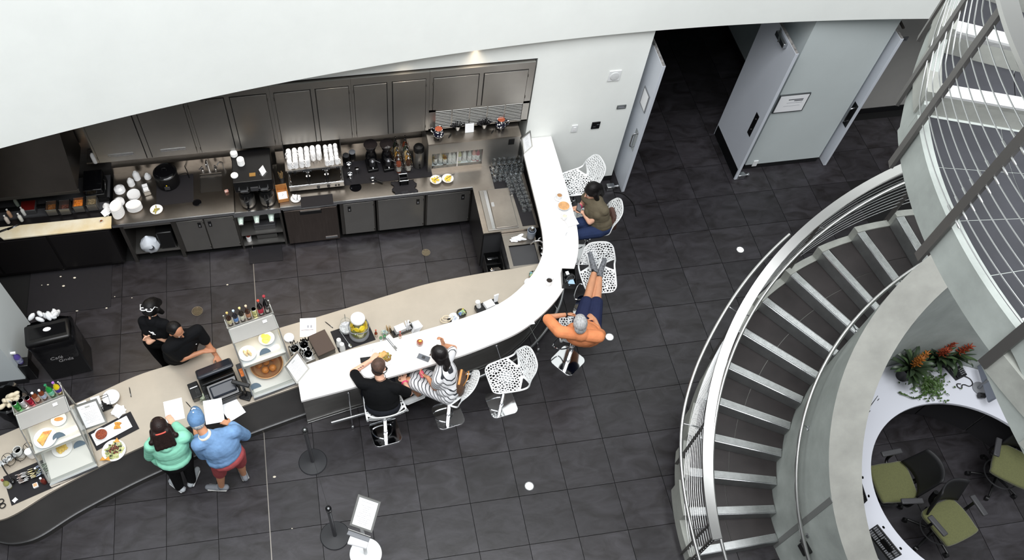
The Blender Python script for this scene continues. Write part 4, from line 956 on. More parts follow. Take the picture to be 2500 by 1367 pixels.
stack(CP, 317, 440, 4, .022, 'cup', 'white cup in the stack left of the napkin dispenser', 'cup')
stack(CP, 330, 423, 5, .022, 'cup', 'white cup in the taller stack by the splash ledge', 'cup')
stack(CP, 359, 428, 2, .022, 'cup', 'white cup in the short stack right of the other cups', 'cup')
p = at(356, 461, .96); t = thing('napkin_dispenser', 'small chrome napkin dispenser among the plates', 'dispenser', (p.x, p.y, .901), .25)
MB().box(-.05, .05, -.075, .075, 0, .09).build('case', STEEL, t, bev=.012); MB().box(-.035, .035, -.06, .0, .09, .094).build('napkins', PAPER, t); MB().box(-.035, .035, .01, .06, .09, .094).build('napkins', PAPER, t)
p = at(383, 514, .92); t = thing('lemon_bowl', 'white bowl of green and yellow citrus peel near the worktop edge', 'bowl', (p.x, p.y, .901))
place(bowl_mesh('bowl', .085, .045), 'bowl', (0, 0, 0), parent=t); b = MB(); rb = random.Random(9)
for i in range(24): a = rb.uniform(0, 6.28); r = rb.uniform(0, .055); b.ball((r * math.cos(a), r * math.sin(a), .032 + rb.uniform(0, .014)), (.018, .010, .007), 7, 5, rot=Euler((rb.uniform(-1, 1), 0, a)).to_quaternion())
b.build('peel', mat('peel', (170, 160, 70), .5, col2=(92, 84, 40), vscale=25), t)['kind'] = 'stuff'
# black mat + soup warmer
P0, P1 = at(383, 500, .905), at(470, 427, .905)
tag(MB().box(-.25, .25, -.25, .25, 0, .005).build('counter_mat', RUBBER, loc=((P0.x + P1.x) / 2, (P0.y + P1.y) / 2, .9005)), 'black mat under the soup warmer', 'mat')
t = thing('soup_warmer', 'round black soup warmer with a domed lid on the black mat', 'soup warmer', (-.97, 4.22, .906))
MB().lathe([(.13, 0), (.155, .02), (.16, .12), (.15, .21), (.16, .225), (.15, .235)], n=36).build('kettle', BLACK, t); MB().lathe([(.15, .235), (.135, .245), (.125, .262), (.12, .255), (.05, .27), (0, .272)], n=36).build('lid', BLACKG, t)
MB().tube(catmull([(-.03, 0, .27), (-.02, 0, .295), (.02, 0, .295), (.03, 0, .27)], 4), .008, 8).build('lid_handle', BLACK, t); MB().box(-.035, .035, -.17, -.158, .05, .10).build('control', DGREY, t)
MB().add([(-.012, -.164, .12), (.012, -.164, .12), (0, -.162, .142)], [(0, 1, 2)]).build('warning_sticker', mat('sticker_yellow', (230, 200, 40), .5), t)
MB().tube(catmull([(.14, .1, .03), (.24, .14, .01), (.28, .05, .008), (.24, .22, .008), (.2, .3, .02)], 6), .005, 6).build('power_cord', BLACK, t)
tag(MB().lathe([(.058, 0), (.06, .004), (.05, .006), (.048, .003), (0, .003)], n=24).build('drain_cap', BLACKG, loc=at(481, 495, .901)), 'round black rubber cap on the worktop right of the mat', 'drain cap')
t = thing('kitchen_faucet', 'chrome swan neck faucet behind the small sink', 'faucet', ((SX0 + SX1) / 2 - .02, SY1 + .08, .90))
MB().tube(catmull([(0, 0, 0), (0, 0, .16), (0, -.04, .21), (0, -.11, .21), (0, -.13, .15)], 6), .010, 10).build('spout', CHROME, t)
for s_ in (-.09, .09):
    tp = MB().lathe([(.02, 0), (.02, .02), (.012, .03), (.012, .055), (0, .055)], (s_, 0, 0), 12).build('tap', CHROME, t); MB().cyl((s_, 0, .05), (s_ * 1.35, -.05, .065), .007, n=8).build('lever', CHROME, tp)
MB().tube(catmull([(.2, 0, 0), (.2, 0, .1), (.16, -.02, .13), (.13, -.04, .1)], 5), .007, 8).build('filter_tap', CHROME, t)
p = at(553, 467, .92); b = MB(); b.cbox((0, 0, .02), (.05, .04, .035), (.3, .2, .4)); tag(b.build('sugar_packets', mat('packet', (220, 214, 208), .6, col2=(200, 80, 40), vscale=18), loc=(p.x, p.y, .902), bev=.006), 'small bundle of red and white sugar packets beside the coffee station', 'packets')
# white small things under the cabinet
# ---- coffee station
t = thing('coffee_stand', 'steel stand with cup holders carrying the coffee brewer', 'stand', (.19, 3.62, 0)); 
for sx in (-.315, .29):
    MB().box(sx, sx + .03, .02, .06, 0, .84).build('leg', STEELD, t); MB().box(sx, sx + .03, .75, .79, 0, .84).build('leg', STEELD, t); MB().box(sx, sx + .03, .06, .75, .05, .84).build('side_panel', STEELD, t)
MB().box(-.315, .32, -.02, .80, .80, .845).build('top_tray', STEELTOP, t); MB().box(-.315, .32, -.035, -.02, .79, .88).build('front_lip', SATIN, t)
for z_ in (.10, .33): MB().box(-.285, .29, .0, .78, z_, z_ + .02).build('shelf', STEEL, t)
MB().box(-.285, .29, .06, .07, .58, .79).build('cup_panel', BLACK, t)
ADV = mat('cup_pattern', (150, 186, 166), .5, col2=(226, 232, 226), vscale=45)
for k, u in enumerate((588, 627, 663)):
    px_ = at(u, 540, .66).x - .19; y0 = -.0
    tr = MB().lathe([(.048, 0), (.060, .006), (.052, .012)], (px_, .06, .69), 20, axis=Vector((0, -1, .25)).to_track_quat('Z', 'Y')).build('cup_tube', BLACKG, t)
    c = thing('paper_cup_sleeve', '%s green patterned paper cup sticking out of the coffee stand, counted from the left' % ORD[k], 'paper cup', (.19 + px_, 3.66, .69), 0, 'paper cups in the coffee stand')
    ax = Vector((0, -1, -.45)).to_track_quat('Z', 'Y')
    MB().lathe([(.044, .0), (.030, .10)], (0, 0, 0), 20, axis=ax).build('cup_wall', ADV, c); MB().lathe([(.031, .099), (.031, .104), (0, .104)], (0, 0, 0), 20, axis=ax).build('cup_base', PORC, c); MB().lathe([(.055, -.004), (.044, .004)], (0, 0, 0), 20, axis=ax).build('cup_rim', mat('cup_green', (176, 206, 192), .5), c)
tag(MB().prism([(-.15, -.1), (.15, -.1), (.17, .1), (-.17, .1)], 0, .10).build('shelf_tray', BLACK, loc=(.24, 3.8, .121), bev=.01), 'black tray on the bottom shelf of the coffee stand', 'tray')
tag(MB().prism([(-.15, -.1), (.15, -.1), (.17, .1), (-.17, .1)], 0, .09).build('shelf_tray', DGREY, loc=(.24, 3.78, .351), bev=.01), 'dark tray on the middle shelf of the coffee stand', 'tray')
t = thing('syrup_jar', 'white jar with a red top on the bottom shelf of the coffee stand', 'jar', (-.02, 3.70, .121)); MB().lathe([(.035, 0), (.038, .01), (.038, .09), (.03, .1)], n=16).build('jar', PORC, t); MB().lathe([(.03, .1), (.03, .125), (.0, .13)], n=16).build('lid', mat('jar_red', (150, 60, 50), .5), t)
t = thing('coffee_brewer', 'big black twin coffee brewer with two steel servers below', 'coffee brewer', (.22, 3.62, .846))
MB().box(-.25, .26, .02, .58, .37, .57).build('head', BLACK, t, bev=.008); MB().box(-.25, .26, .33, .58, .0, .37).build('back', BLACKG, t)
MB().box(-.04, .06, -.0, .02, .40, .46).build('control_strip', DGREY, t); MB().box(-.03, .05, .10, .16, .57, .576).build('brass_tray', mat('brass', (176, 136, 76), .35, .8), t)
for s_ in (-.13, .135):
    for d_ in (-.06, .05): MB().cyl((s_ + d_, .02, .44), (s_ + d_, .005, .44), .014).build('knob', SATIN, t)
    MB().box(s_ - .05, s_ + .05, .006, .02, .385, .395).build('badge', SATIN, t); MB().lathe([(.09, .30), (.095, .37), (0, .37)], (s_, .14, 0), 24).build('brew_funnel', BLACK, t)
for k, s_ in enumerate((-.13, .135)):
    c = thing('thermal_server', ('left steel thermal coffee server under the brewer', 'right steel thermal coffee server under the brewer')[k], 'coffee server', (.22 + s_, 3.755, .847), 0, 'thermal servers under the brewer')
    MB().lathe([(.09, 0), (.10, .01), (.10, .03)], n=28).build('base', BLACK, c); MB().lathe([(.10, .03), (.102, .17), (.098, .18)], n=28).build('steel_body', STEEL, c); MB().lathe([(.10, .18), (.103, .23), (.085, .275), (0, .28)], n=28).build('lid', BLACK, c)
    MB().tube(catmull([(.0, -.10, .06), (0, -.135, .07), (0, -.135, .02), (0, -.12, -.0)], 5), .013, 8).build('spigot', BLACKG, c); MB().tube(catmull([(-.02, -.09, .24), (-.02, -.15, .22), (.02, -.15, .22), (.02, -.09, .24)], 5), .011, 8).build('handle', BLACK, c); MB().box(-.02, .02, -.108, -.10, .08, .17).build('gauge', BLACK, c)
LID = MB().lathe([(.046, 0), (.048, .008), (.044, .010), (.040, .018), (.030, .016), (0, .016)], n=24).mesh('cup_lid', PLASTW)
for (u, v, n, wh) in ((570, 372, 5, 'white cup lid, back left stack on the coffee brewer'), (586, 388, 9, 'white cup lid, tall stack on the coffee brewer'), (572, 427, 2, 'white cup lid, short front stack on the coffee brewer')):
    p = at(u, v, 1.417 + .011 * n)
    for k in range(n): one(LID, 'cup_cover', (p.x, p.y, 1.418 + .011 * k), '%s %s' % (FTOP[n - 1 - k] , wh), 'cup lid', 0, wh)
p = at(641, 417, 1.47); t = thing('card_holder', 'clear card holder with a white card on the coffee brewer', 'sign', (p.x, p.y, 1.418), .9)
MB().cbox((0, 0, .055), (.09, .003, .11), (-.35, 0, 0)).build('card', PAPER, t); b = print_rows(.09, .11, 7, 4); b.build('print', INK, t, loc=(0, -.003, .055), rot=(PI / 2 - .35, 0, 0)); MB().box(-.045, .045, -.04, .03, 0, .003).build('foot', PANE, t)
# wooden napkin box with stirrers
p = at(690, 478, .93); t = thing('napkin_box', 'wooden box of folded napkins beside the espresso machine', 'napkin box', (p.x, p.y + .02, .901), .08)
b = MB().box(-.075, .075, -.11, .11, 0, .008); b.box(-.075, -.067, -.11, .11, 0, .09); b.box(.067, .075, -.11, .11, 0, .09); b.box(-.075, .075, -.11, -.102, 0, .06); b.box(-.075, .075, .102, .11, 0, .12); b.build('box', WOOD, t)
MB().box(-.062, .062, -.098, .03, .01, .055).build('napkins', PAPER, t); MB().tube([(-.01, -.05, .056), (.01, -.02, .056), (.0, .0, .056)], .002, 5).build('print', INK, t)
p = at(688, 440, .95); t = thing('stirrer_cup', 'cup of wooden coffee stirrers behind the napkin box', 'cup', (p.x, p.y + .03, .901)); MB().lathe([(.035, 0), (.04, .09), (.036, .09), (.033, .006), (0, .006)], n=16).build('cup', DGREY, t)
rb = random.Random(8); sm_ = mat('stirrer', (196, 164, 116), .6)
for k in range(14):
    a = rb.uniform(0, 6.28); r = rb.uniform(.0, .022); MB().cyl((r * math.cos(a), r * math.sin(a), .01), (r * 2.2 * math.cos(a), r * 2.2 * math.sin(a), rb.uniform(.15, .19)), .0025, n=5).build('stirrer', sm_, t)
p = at(722, 485, .92); t = thing('folded_cloth', 'crumpled white cloth on a saucer in front of the espresso machine', 'cloth', (p.x, p.y, .901)); place(plate_mesh('saucer', .07), 'saucer', (0, 0, 0), parent=t)
rb = random.Random(12); b = MB()
for k in range(7): b.ball((rb.uniform(-.03, .04), rb.uniform(-.02, .035), .03 + .006 * k), (.04, .018, .014), 9, 6, rot=Euler((rb.uniform(-.4, .4), rb.uniform(-.4, .4), rb.uniform(0, 3))).to_quaternion())
b.build('cloth', PAPER, t); MB().tube([(.02, -.05, .06), (.03, 0, .075), (.02, .05, .07)], .004, 6).build('spoon', DGREY, t)
tag(MB().box(-.22, .22, -.09, .09, 0, .006).build('counter_mat', RUBBER, loc=(at(770, 490, .905).x + .02, at(770, 490, .905).y + .0, .9005)), 'black rubber mat in front of the espresso machine', 'mat')

# ---- espresso machine with warming cups
t = thing('espresso_machine', 'wide chrome espresso machine with cups warming on top', 'espresso machine', (1.04, 4.1, .9))
b = MB()
for sx in (-.34, .34):
    for sy in (-.22, .2): b.cyl((sx, sy, 0), (sx, sy, .04), .02)
for sx in (-.34, .34):
    for sy in (-.22, .2): MB().cyl((sx, sy, 0), (sx, sy, .04), .02).build('foot', BLACK, t)
MB().box(-.375, .375, -.29, .28, .04, .12).build('base', STEEL, t, bev=.008); MB().box(-.35, .35, -.27, .0, .121, .128).build('drip_tray', STEELTOP, t)
MB().tube([(-.37, -.285, .135), (.37, -.285, .135)], .016, 10).build('front_bar', CHROME, t); MB().box(-.375, .375, .0, .28, .12, .40).build('boiler', STEELD, t)
MB().add([(-.375, -.16, .27), (.375, -.16, .27), (.375, -.24, .40), (-.375, -.24, .40), (-.375, .1, .27), (.375, .1, .27), (.375, .1, .40), (-.375, .1, .40)], [(0, 1, 2, 3), (1, 5, 6, 2), (5, 4, 7, 6), (4, 0, 3, 7), (3, 2, 6, 7), (4, 5, 1, 0)]).build('group_head_panel', STEEL, t, bev=.006)
MB().box(-.385, .385, -.25, .30, .40, .415).build('cup_tray', STEELTOP, t)
for s_ in (-.385, .375): MB().box(s_, s_ + .01, -.02, .3, .42, .60).build('cup_guard', BLACK, t)
MB().box(-.385, .385, .29, .30, .42, .56).build('back_guard', SATIN, t)
fb_ = MB()
for k in range(58): fb_.box(-.36 + k * .0125, -.356 + k * .0125, -.262, -.25, .385, .412)
fb_.build('grille_slots', SATIN, t)['kind'] = 'stuff'
for (x, w_) in ((-.10, .13), (.15, .12)):
    pn = MB().cbox((x, -.205, .335), (w_, .02, .04), (-.55, 0, 0)).build('button_panel', BLACK, t)
    for k in range(5): MB().cbox((x - w_ * .36 + k * w_ * .18, -.217, .338), (.013, .006, .016), (-.55, 0, 0)).build('button', SATIN, pn)
MB().cbox((.02, -.222, .365), (.36, .012, .02), (-.55, 0, 0)).build('display', BLACK, t)
for x in (-.10, .15):
    g = MB().cyl((x, -.13, .27), (x, -.13, .21), .035, n=16); g.build('brew_group', CHROME, t); h_ = MB().cyl((x, -.13, .215), (x, -.19, .205), .03, n=14).build('portafilter', CHROME, t); MB().cyl((x, -.18, .205), (x + .005, -.31, .18), .012, .016, 10).build('handle', BLACK, h_)
for x in (-.33, -.265, .31): MB().lathe([(.022, 0), (.024, .03), (.018, .04), (0, .04)], (x, -.2, .33), 12, axis=Vector((0, -1, .3)).to_track_quat('Z', 'Y')).build('steam_knob', BLACK, t)
for x in (-.345, .345): MB().tube(catmull([(x, -.16, .28), (x, -.2, .2), (x * .97, -.22, .14)], 5), .006, 8).build('steam_wand', CHROME, t)
for k, x in enumerate((.02, .16, .26, .30)): MB().cyl((x, -.29, .075), (x, -.297, .075), .022 if k < 2 else .014, n=14).build('gauge', BLACK if k % 2 else DGREY, t)
EC = mug_mesh('espresso_cup', .036, .075, PORC, True); ES = mug_mesh('espresso_cup', .030, .056, PORC, True)
WR = ['front row', 'second row', 'third row', 'back row']
for r in range(3):
    for c in range(6):
        if r == 0 and c >= 4: continue
        x, y = .72 + c * .080, 3.90 + r * .092 + c * .004
        for lv in range(2 if r < 2 else 2):
            if lv == 1 and (c in (4, 5) and r == 0): continue
            one(EC, 'coffee_cup', (x + .004 * lv, y, 1.3155 + .062 * lv), 'white coffee cup on the espresso machine, %s, %s from the left, %s' % (WR[r], ORD[c], ('lower', 'upper')[lv]), 'cup', random.Random(r * 7 + c).uniform(-2.6, -.4), 'coffee cups warming on the espresso machine')
for r in range(4):
    for c in range(3):
        x, y = 1.215 + c * .068, 3.89 + r * .078 + c * .004
        for lv in range(2): one(ES, 'small_espresso_cup', (x, y, 1.3155 + .05 * lv), 'small white espresso cup, right end of the espresso machine, %s, %s of three, %s' % (WR[r], ('left', 'middle', 'right')[c], ('lower', 'upper')[lv]), 'cup', random.Random(r * 5 + c).uniform(-2.6, -.4), 'small cups warming on the espresso machine')
# ---- right of the machine
tag(MB().box(-.62, .62, -.21, .21, 0, .006).build('counter_mat', RUBBER, loc=(2.03, 4.06, .9005)), 'long black rubber mat under the grinders and syrup bottles', 'mat')
for k, (u, v, la) in enumerate(((852, 405, 'steel milk pitcher with a pale rim behind the knock box'), (855, 430, 'steel milk pitcher closest to the round waste hole'))):
    p = at(u, v, .95); t = thing('milk_pitcher', la, 'pitcher', (p.x, p.y, .901)); MB().lathe([(.038, 0), (.045, .01), (.042, .06), (.034, .085), (.037, .10), (.034, .10), (.031, .085), (.04, .05), (0, .02)], n=20).build('jug', CHROME, t); MB().tube(catmull([(.0, -.036, .09), (0, -.075, .085), (0, -.075, .03), (0, -.043, .02)], 4), .005, 6).build('handle', CHROME, t)
for k, (u, v, h, la) in enumerate(((845, 385, .12, 'black canister left of the tamper'), (860, 378, .13, 'grey lidded canister beside the coffee grinders'))):
    p = at(u, v, .98); t = thing('canister', la, 'canister', (p.x, p.y, .901)); MB().lathe([(.042, 0), (.045, h), (0, h)], n=18).build('body', BLACK, t); MB().lathe([(.046, h), (.046, h + .012), (.02, h + .018), (0, h + .018)], n=18).build('lid', (DGREY, GREYP)[k], t)
p = at(873, 430, .9); t = thing('tamper', 'upright coffee tamper with a round steel head', 'tamper', (p.x, p.y + .03, .907)); MB().lathe([(.012, 0), (.010, .07), (.014, .09), (0, .10)], n=12).build('stem', SATIN, t); MB().lathe([(.03, .10), (.03, .125), (.02, .13), (0, .13)], n=18).build('head', CHROME, t)
for k, (x, y, la) in enumerate(((1.83, 4.16, 'tall black coffee grinder on the left with a dark hopper'), (2.05, 4.14, 'black coffee grinder on the right with a round glass hopper'))):
    t = thing('coffee_grinder', la, 'coffee grinder', (x, y, .907), .1)
    MB().box(-.075, .075, -.13, .10, 0, .05).build('base', BLACK, t, bev=.01); MB().lathe([(.07, .05), (.075, .09), (.078, .22), (.06, .27), (.05, .29)], n=22).build('motor_body', BLACKG, t); MB().lathe([(.05, .29), (.055, .30), (.095, .42), (.09, .43), (.04, .44), (0, .45)], n=22).build('hopper', mat('smoked_hopper', (34, 30, 30), .08, coat=.6), t)
    MB().lathe([(.04, .10), (.045, .2), (.02, .22)], (0, -.085, 0), 16).build('doser', mat('doser', (70, 70, 72), .12, .6), t); MB().cyl((0, -.09, .09), (0, -.13, .07), .016, n=10).build('fork', CHROME, t); MB().cyl((.045, -.09, .18), (.10, -.13, .17), .006, n=8).build('dose_lever', CHROME, t)
p = at(917, 440, .92); t = thing('portafilter', 'loose chrome portafilter with a black handle lying on the mat', 'portafilter', (p.x, p.y, .907), -.55)
MB().lathe([(.03, .01), (.034, .015), (.034, .035), (.03, .035), (.028, .02), (0, .018)], (-.045, 0, 0), 18).build('basket', CHROME, t); MB().cyl((-.01, 0, .022), (.11, 0, .018), .010, .014, 10).build('handle', BLACK, t); MB().cyl((-.05, .03, .02), (-.06, .055, .016), .007, n=8).build('spout', CHROME, t)
SYR = [(120, 60, 40), (60, 40, 30), (160, 120, 60), (170, 150, 110), (50, 60, 50)]
for c in range(2):
    for r in range(5):
        x, y = 2.195 + c * .135, 4.00 + r * .085
        t = thing('syrup_bottle', 'syrup bottle with a steel pump, %s row beside the grinders, %s from the front' % (('left', 'right')[c], ORD[r]), 'bottle', (x, y, .907), 0, 'syrup bottles in the steel racks')
        MB().lathe([(.036, 0), (.038, .01), (.038, .17), (.03, .20), (.014, .225), (.014, .24), (0, .24)], n=16).build('glass_body', mat('syrup_%d' % ((r + c) % 5), SYR[(r + c) % 5], .1, coat=.5), t)
        MB().shell([(.039, .03), (.039, .13)], n=16).build('label_band', mat('syrup_label', (214, 208, 196), .6, col2=(60, 60, 60), vscale=50), t)
        pm = MB().lathe([(.018, .24), (.018, .262), (.006, .265), (.006, .31), (.013, .315), (.010, .335), (0, .338)], n=12); pm.cyl((0, 0, .318), (.0, -.045, .31), .006, n=8); pm.build('pump', CHROME, t)
for c in range(2):
    t = thing('syrup_rack', ('left steel wire rack around a row of syrup bottles', 'right steel wire rack around a row of syrup bottles')[c], 'rack', (2.195 + c * .135, 4.17, .907)); b = MB()
    for z_ in (.05, .14): b.tube([(-.052, -.225, z_), (.052, -.225, z_), (.052, .225, z_), (-.052, .225, z_)], .003, 5, closed=True)
    for sx in (-.052, .052):
        for sy in (-.225, 0, .225): b.cyl((sx, sy, 0), (sx, sy, .15), .003, n=5)
    b.build('wire_frame', CHROME, t)
t = thing('drink_urn', 'tall steel drink urn with a black lid next to the bottle cabinet', 'urn', (2.485, 4.07, .907))
MB().lathe([(.07, 0), (.075, .01), (.075, .30), (.07, .31)], n=26).build('body', STEEL, t); MB().lathe([(.074, .31), (.076, .36), (.06, .39), (0, .40)], n=26).build('lid', BLACK, t); MB().tube(catmull([(0, -.075, .10), (0, -.11, .10), (0, -.115, .07)], 4), .010, 8).build('tap', BLACKG, t); MB().cyl((0, -.10, .105), (0, -.10, .15), .007, n=8).build('tap_lever', BLACK, t)
p = at(985, 440, .95); t = thing('knock_box', 'steel rimmed knock box sitting on a black cloth', 'knock box', (p.x, p.y, .907))
b = MB(); b.box(-.06, .06, -.065, .065, 0, .01); b.box(-.06, -.05, -.065, .065, 0, .10); b.box(.05, .06, -.065, .065, 0, .10); b.box(-.06, .06, -.065, -.055, 0, .10); b.box(-.06, .06, .055, .065, 0, .10); b.build('box', BLACK, t); MB().tube([(-.058, -.063, .10), (.058, -.063, .10), (.058, .063, .10), (-.058, .063, .10)], .008, 8, closed=True).build('rim', SATIN, t); MB().cyl((-.05, 0, .085), (.05, 0, .085), .012, n=10).build('knock_bar', RUBBER, t)
vs = []; rb = random.Random(6); n = 12
for i in range(n + 1):
    for j in range(n + 1):
        x = -.16 + .32 * i / n; y = -.14 + .24 * j / n; vs.append((x + .02 * math.sin(j), y, .004 + .012 * abs(math.sin(i * 1.3 + j * .7)) - (max(0, -.11 - y) * 2.2)))
tag(MB().add(vs, [(i * (n + 1) + j, (i + 1) * (n + 1) + j, (i + 1) * (n + 1) + j + 1, i * (n + 1) + j + 1) for i in range(n) for j in range(n)]).build('black_cloth', cloth_b if False else RUBBER, loc=(p.x, p.y - .08, .908), solid=.004), 'black cloth hanging over the worktop edge under the knock box', 'cloth')
# under counter fridge
t = thing('undercounter_fridge', 'small steel under counter fridge below the espresso machine', 'fridge', (.91, 3.62, 0))
MB().box(-.37, .37, .03, .82, .04, .84).build('body', STEELD, t); d = MB().box(-.365, .365, -.02, .03, .06, .78).build('door', mat('fridge_door', (116, 106, 100), .33, 1.0, var=.05, vscale=3, stretch=(14, 1, 1)), t, bev=.006)
MB().box(-.15, .15, -.022, -.018, .68, .76).build('handle_recess', BLACK, d); MB().box(-.14, .14, -.030, -.018, .75, .765).build('handle_lip', STEEL, d); MB().box(.16, .33, -.024, -.019, .10, .14).build('name_plate', SATIN, d); MB().box(-.37, .37, -.01, .03, .79, .84).build('top_trim', SATIN, t)

# ---- bottle cabinet with glass front
t = thing('bottle_cabinet', 'steel cabinet with a glass front full of bottles beside the bar', 'cabinet', (3.25, 3.93, .90))
MB().box(-.655, -.60, 0, .58, 0, .529).build('side_wall', STEEL, t); MB().box(.11, .62, .02, .58, 0, .529).build('side_wall', STEEL, t); MB().box(-.655, .62, 0, .58, .53, .55).build('top', STEELTOP, t); MB().box(-.60, .11, .0, .02, .36, .53).build('upper_panel', STEEL, t); MB().box(-.60, .11, 0, .05, 0, .07).build('sill', STEELTOP, t)
MB().box(-.60, .11, .45, .47, .02, .529).build('back', PLASTW, t); MB().box(-.60, .11, .03, .45, .02, .03).build('floor_panel', mat('cab_floor', (214, 220, 222), .4), t); MB().box(.46, .54, .012, .02, .38, .48).build('outlet', BLACK, t)
for k in range(2): MB().box(-.59 + .35 * k, -.25 + .35 * k, .012, .016, .075, .355).build('glass_door', PANE, t)
MB().box(-.25, -.235, .005, .025, .07, .36).build('door_stile', SATIN, t)
BCL = [(-.53, .12, (60, 40, 30), 'dark bottle at the far left inside the bottle cabinet'), (-.46, .12, (200, 200, 196), 'clear bottle second from the left inside the bottle cabinet'), (-.40, .10, (96, 60, 50), 'black topped bottle with brown syrup inside the bottle cabinet'), (-.33, .11, (212, 212, 208), 'black topped white bottle inside the bottle cabinet'), (-.275, .10, (206, 210, 206), 'black topped clear bottle by the door stile of the bottle cabinet'), (-.19, .12, (206, 206, 150), 'pale yellow bottle just right of the door stile in the cabinet'), (-.12, .12, (226, 228, 226), 'milky white bottle inside the bottle cabinet'), (-.05, .11, (186, 196, 192), 'grey green bottle inside the bottle cabinet'), (.015, .12, (214, 160, 150), 'pink bottle inside the bottle cabinet'), (.07, .11, (150, 40, 70), 'crimson bottle at the right end of the bottle cabinet')]
for (x, y, c, la) in BCL: bottle((3.25 + x, 3.93 + y, .931), la, .24, .029, c, (20, 20, 22), (226, 226, 222), .3)
JUGP = mat('jug_pattern', (236, 236, 232), .25)
def jug_setup(m):
    N = m.node_tree.nodes; L = m.node_tree.links; tc = N.new('ShaderNodeTexCoord'); vo = N.new('ShaderNodeTexVoronoi'); vo.inputs['Scale'].default_value = 34; L.new(tc.outputs['Object'], vo.inputs['Vector'])
    r = N.new('ShaderNodeValToRGB'); r.color_ramp.interpolation = 'CONSTANT'; r.color_ramp.elements[0].color = rgb((238, 238, 234)); r.color_ramp.elements[1].position = .36; r.color_ramp.elements[1].color = rgb((20, 22, 40)); L.new(vo.outputs['Distance'], r.inputs[0]); L.new(r.outputs[0], N['Principled BSDF'].inputs['Base Color'])
jug_setup(JUGP)
for k, (u, v, la) in enumerate(((1071, 330, 'black and white patterned jug at the left end of the bottle cabinet'), (1223, 307, 'patterned jug with a looped handle at the right end of the bottle cabinet'))):
    p = at(u, v, 1.50); t = thing('ceramic_jug', la, 'jug', (p.x, p.y + .02, 1.451), (2.6, -.2)[k])
    MB().lathe([(.045, 0), (.068, .03), (.072, .07), (.052, .11), (.05, .12), (.056, .15), (.05, .15), (.044, .12), (0, .11)], n=24).build('body', JUGP, t); MB().lathe([(.05, .148), (.046, .12), (0, .118)], n=24).build('inside', mat('terracotta', (158, 78, 50), .6), t); MB().tube(catmull([(.052, 0, .13), (.10, 0, .12), (.105, 0, .07), (.068, 0, .05)], 5), .009, 8).build('handle', JUGP, t)
for k, (u, v, la) in enumerate(((1118, 312, 'glass with a black fan folded napkin left of the code card'), (1183, 307, 'glass with a black fan folded napkin right of the code card'))):
    p = at(u, v, 1.5); t = thing('napkin_glass', la, 'glass', (p.x, p.y + .02, 1.451)); MB().lathe([(.03, 0), (.042, .04), (.045, .08), (.043, .08), (.04, .04), (.028, .004), (0, .004)], n=20).build('glass', GLASSW, t)
    b = MB()
    for i in range(9):
        a = -1.25 + 2.2 * i / 8; a2 = a + .34; b.add([(0, -.01, .02), (.12 * math.sin(a), -.035 + .012 * (-1) ** i, .05 + .11 * math.cos(a)), (.12 * math.sin(a2), .02 - .012 * (-1) ** i, .05 + .11 * math.cos(a2))], [(0, 1, 2)])
    b.build('napkin', RUBBER, t, solid=.006)
p = at(1146, 315, 1.5); t = thing('code_card', 'white printed card standing on the bottle cabinet between the napkins', 'sign', (p.x, p.y, 1.451)); MB().cbox((0, 0, .07), (.12, .004, .14), (-.2, 0, 0)).build('card', PAPER, t); MB().box(-.05, .05, -.03, .02, 0, .003).build('foot', PANE, t); print_rows(.12, .05, 3, 3).build('print', INKL, t, loc=(0, -.012, .115), rot=(PI / 2 - .2, 0, 0))
for (u, v, la) in ((1098, 332, 'small black tool lying left on the bottle cabinet'), (1202, 322, 'small black corkscrew lying right on the bottle cabinet')):
    p = at(u, v, 1.455); t = thing('corkscrew', la, 'corkscrew', (p.x, p.y, 1.452), .9); MB().box(-.03, .03, -.007, .007, 0, .012).build('handle', BLACK, t, bev=.003); MB().cyl((.03, 0, .006), (.055, .01, .006), .004, n=8).build('worm', CHROME, t)
for (u, v, k) in ((1064, 440, 0), (1093, 437, 1)):
    p = at(u, v, .93); t = thing('lemon_dish', ('left white dish of lemon wedges with tongs', 'right white dish of lemon wedges with tongs')[k], 'dish', (p.x, p.y, .901)); place(bowl_mesh('bowl', .082, .045), 'bowl', (0, 0, 0), parent=t); b = MB(); rb = random.Random(20 + k)
    for i in range(20): a = rb.uniform(0, 6.28); r = rb.uniform(0, .05); b.ball((r * math.cos(a), r * math.sin(a), .034 + rb.uniform(0, .018)), (.022, .011, .010), 8, 5, rot=Euler((rb.uniform(-1, 1), rb.uniform(-.5, .5), a)).to_quaternion())
    b.build('lemon_wedges', mat('lemon', (236, 196, 70), .45, var=.12, vscale=30), t)['kind'] = 'stuff'; MB().tube([(-.03, -.02, .055), (.06, .03, .065), (.10, .05, .06)], .004, 6).build('tongs', DGREY, t)
# ---- wine glasses on a black mat
tag(MB().prism([(-.43 + .0, .50), (-.03, .50), (0, -.60), (-.18, -.60), (-.20, -.05), (-.43, -.02)], 0, .005).build('counter_mat', RUBBER, loc=(3.90, 3.42, .9005)), 'black L shaped mat under the wine glasses', 'mat')
WG = MB().lathe([(.034, 0), (.035, .002), (.006, .006), (.005, .07), (.02, .085), (.038, .12), (.037, .16), (.030, .185), (.029, .185), (.036, .16), (.037, .12), (.018, .088), (0, .082)], n=18).mesh('wine_glass', GLASSW)
SG = MB().lathe([(.031, 0), (.033, .0), (.042, .05), (.038, .085), (.022, .10), (0, .102)], n=18).mesh('stemless_glass', GLASSW)
for r in range(4):
    for c in range(6):
        x, y = 3.50 + c * .072 + .012 * (r % 2), 3.66 + r * .07
        one(WG, 'wine_glass', (x, y, .9065), 'stemmed wine glass on the black mat, %s, %s from the left' % (WR[r], ORD[c]), 'glass', 0, 'wine glasses on the black mat')
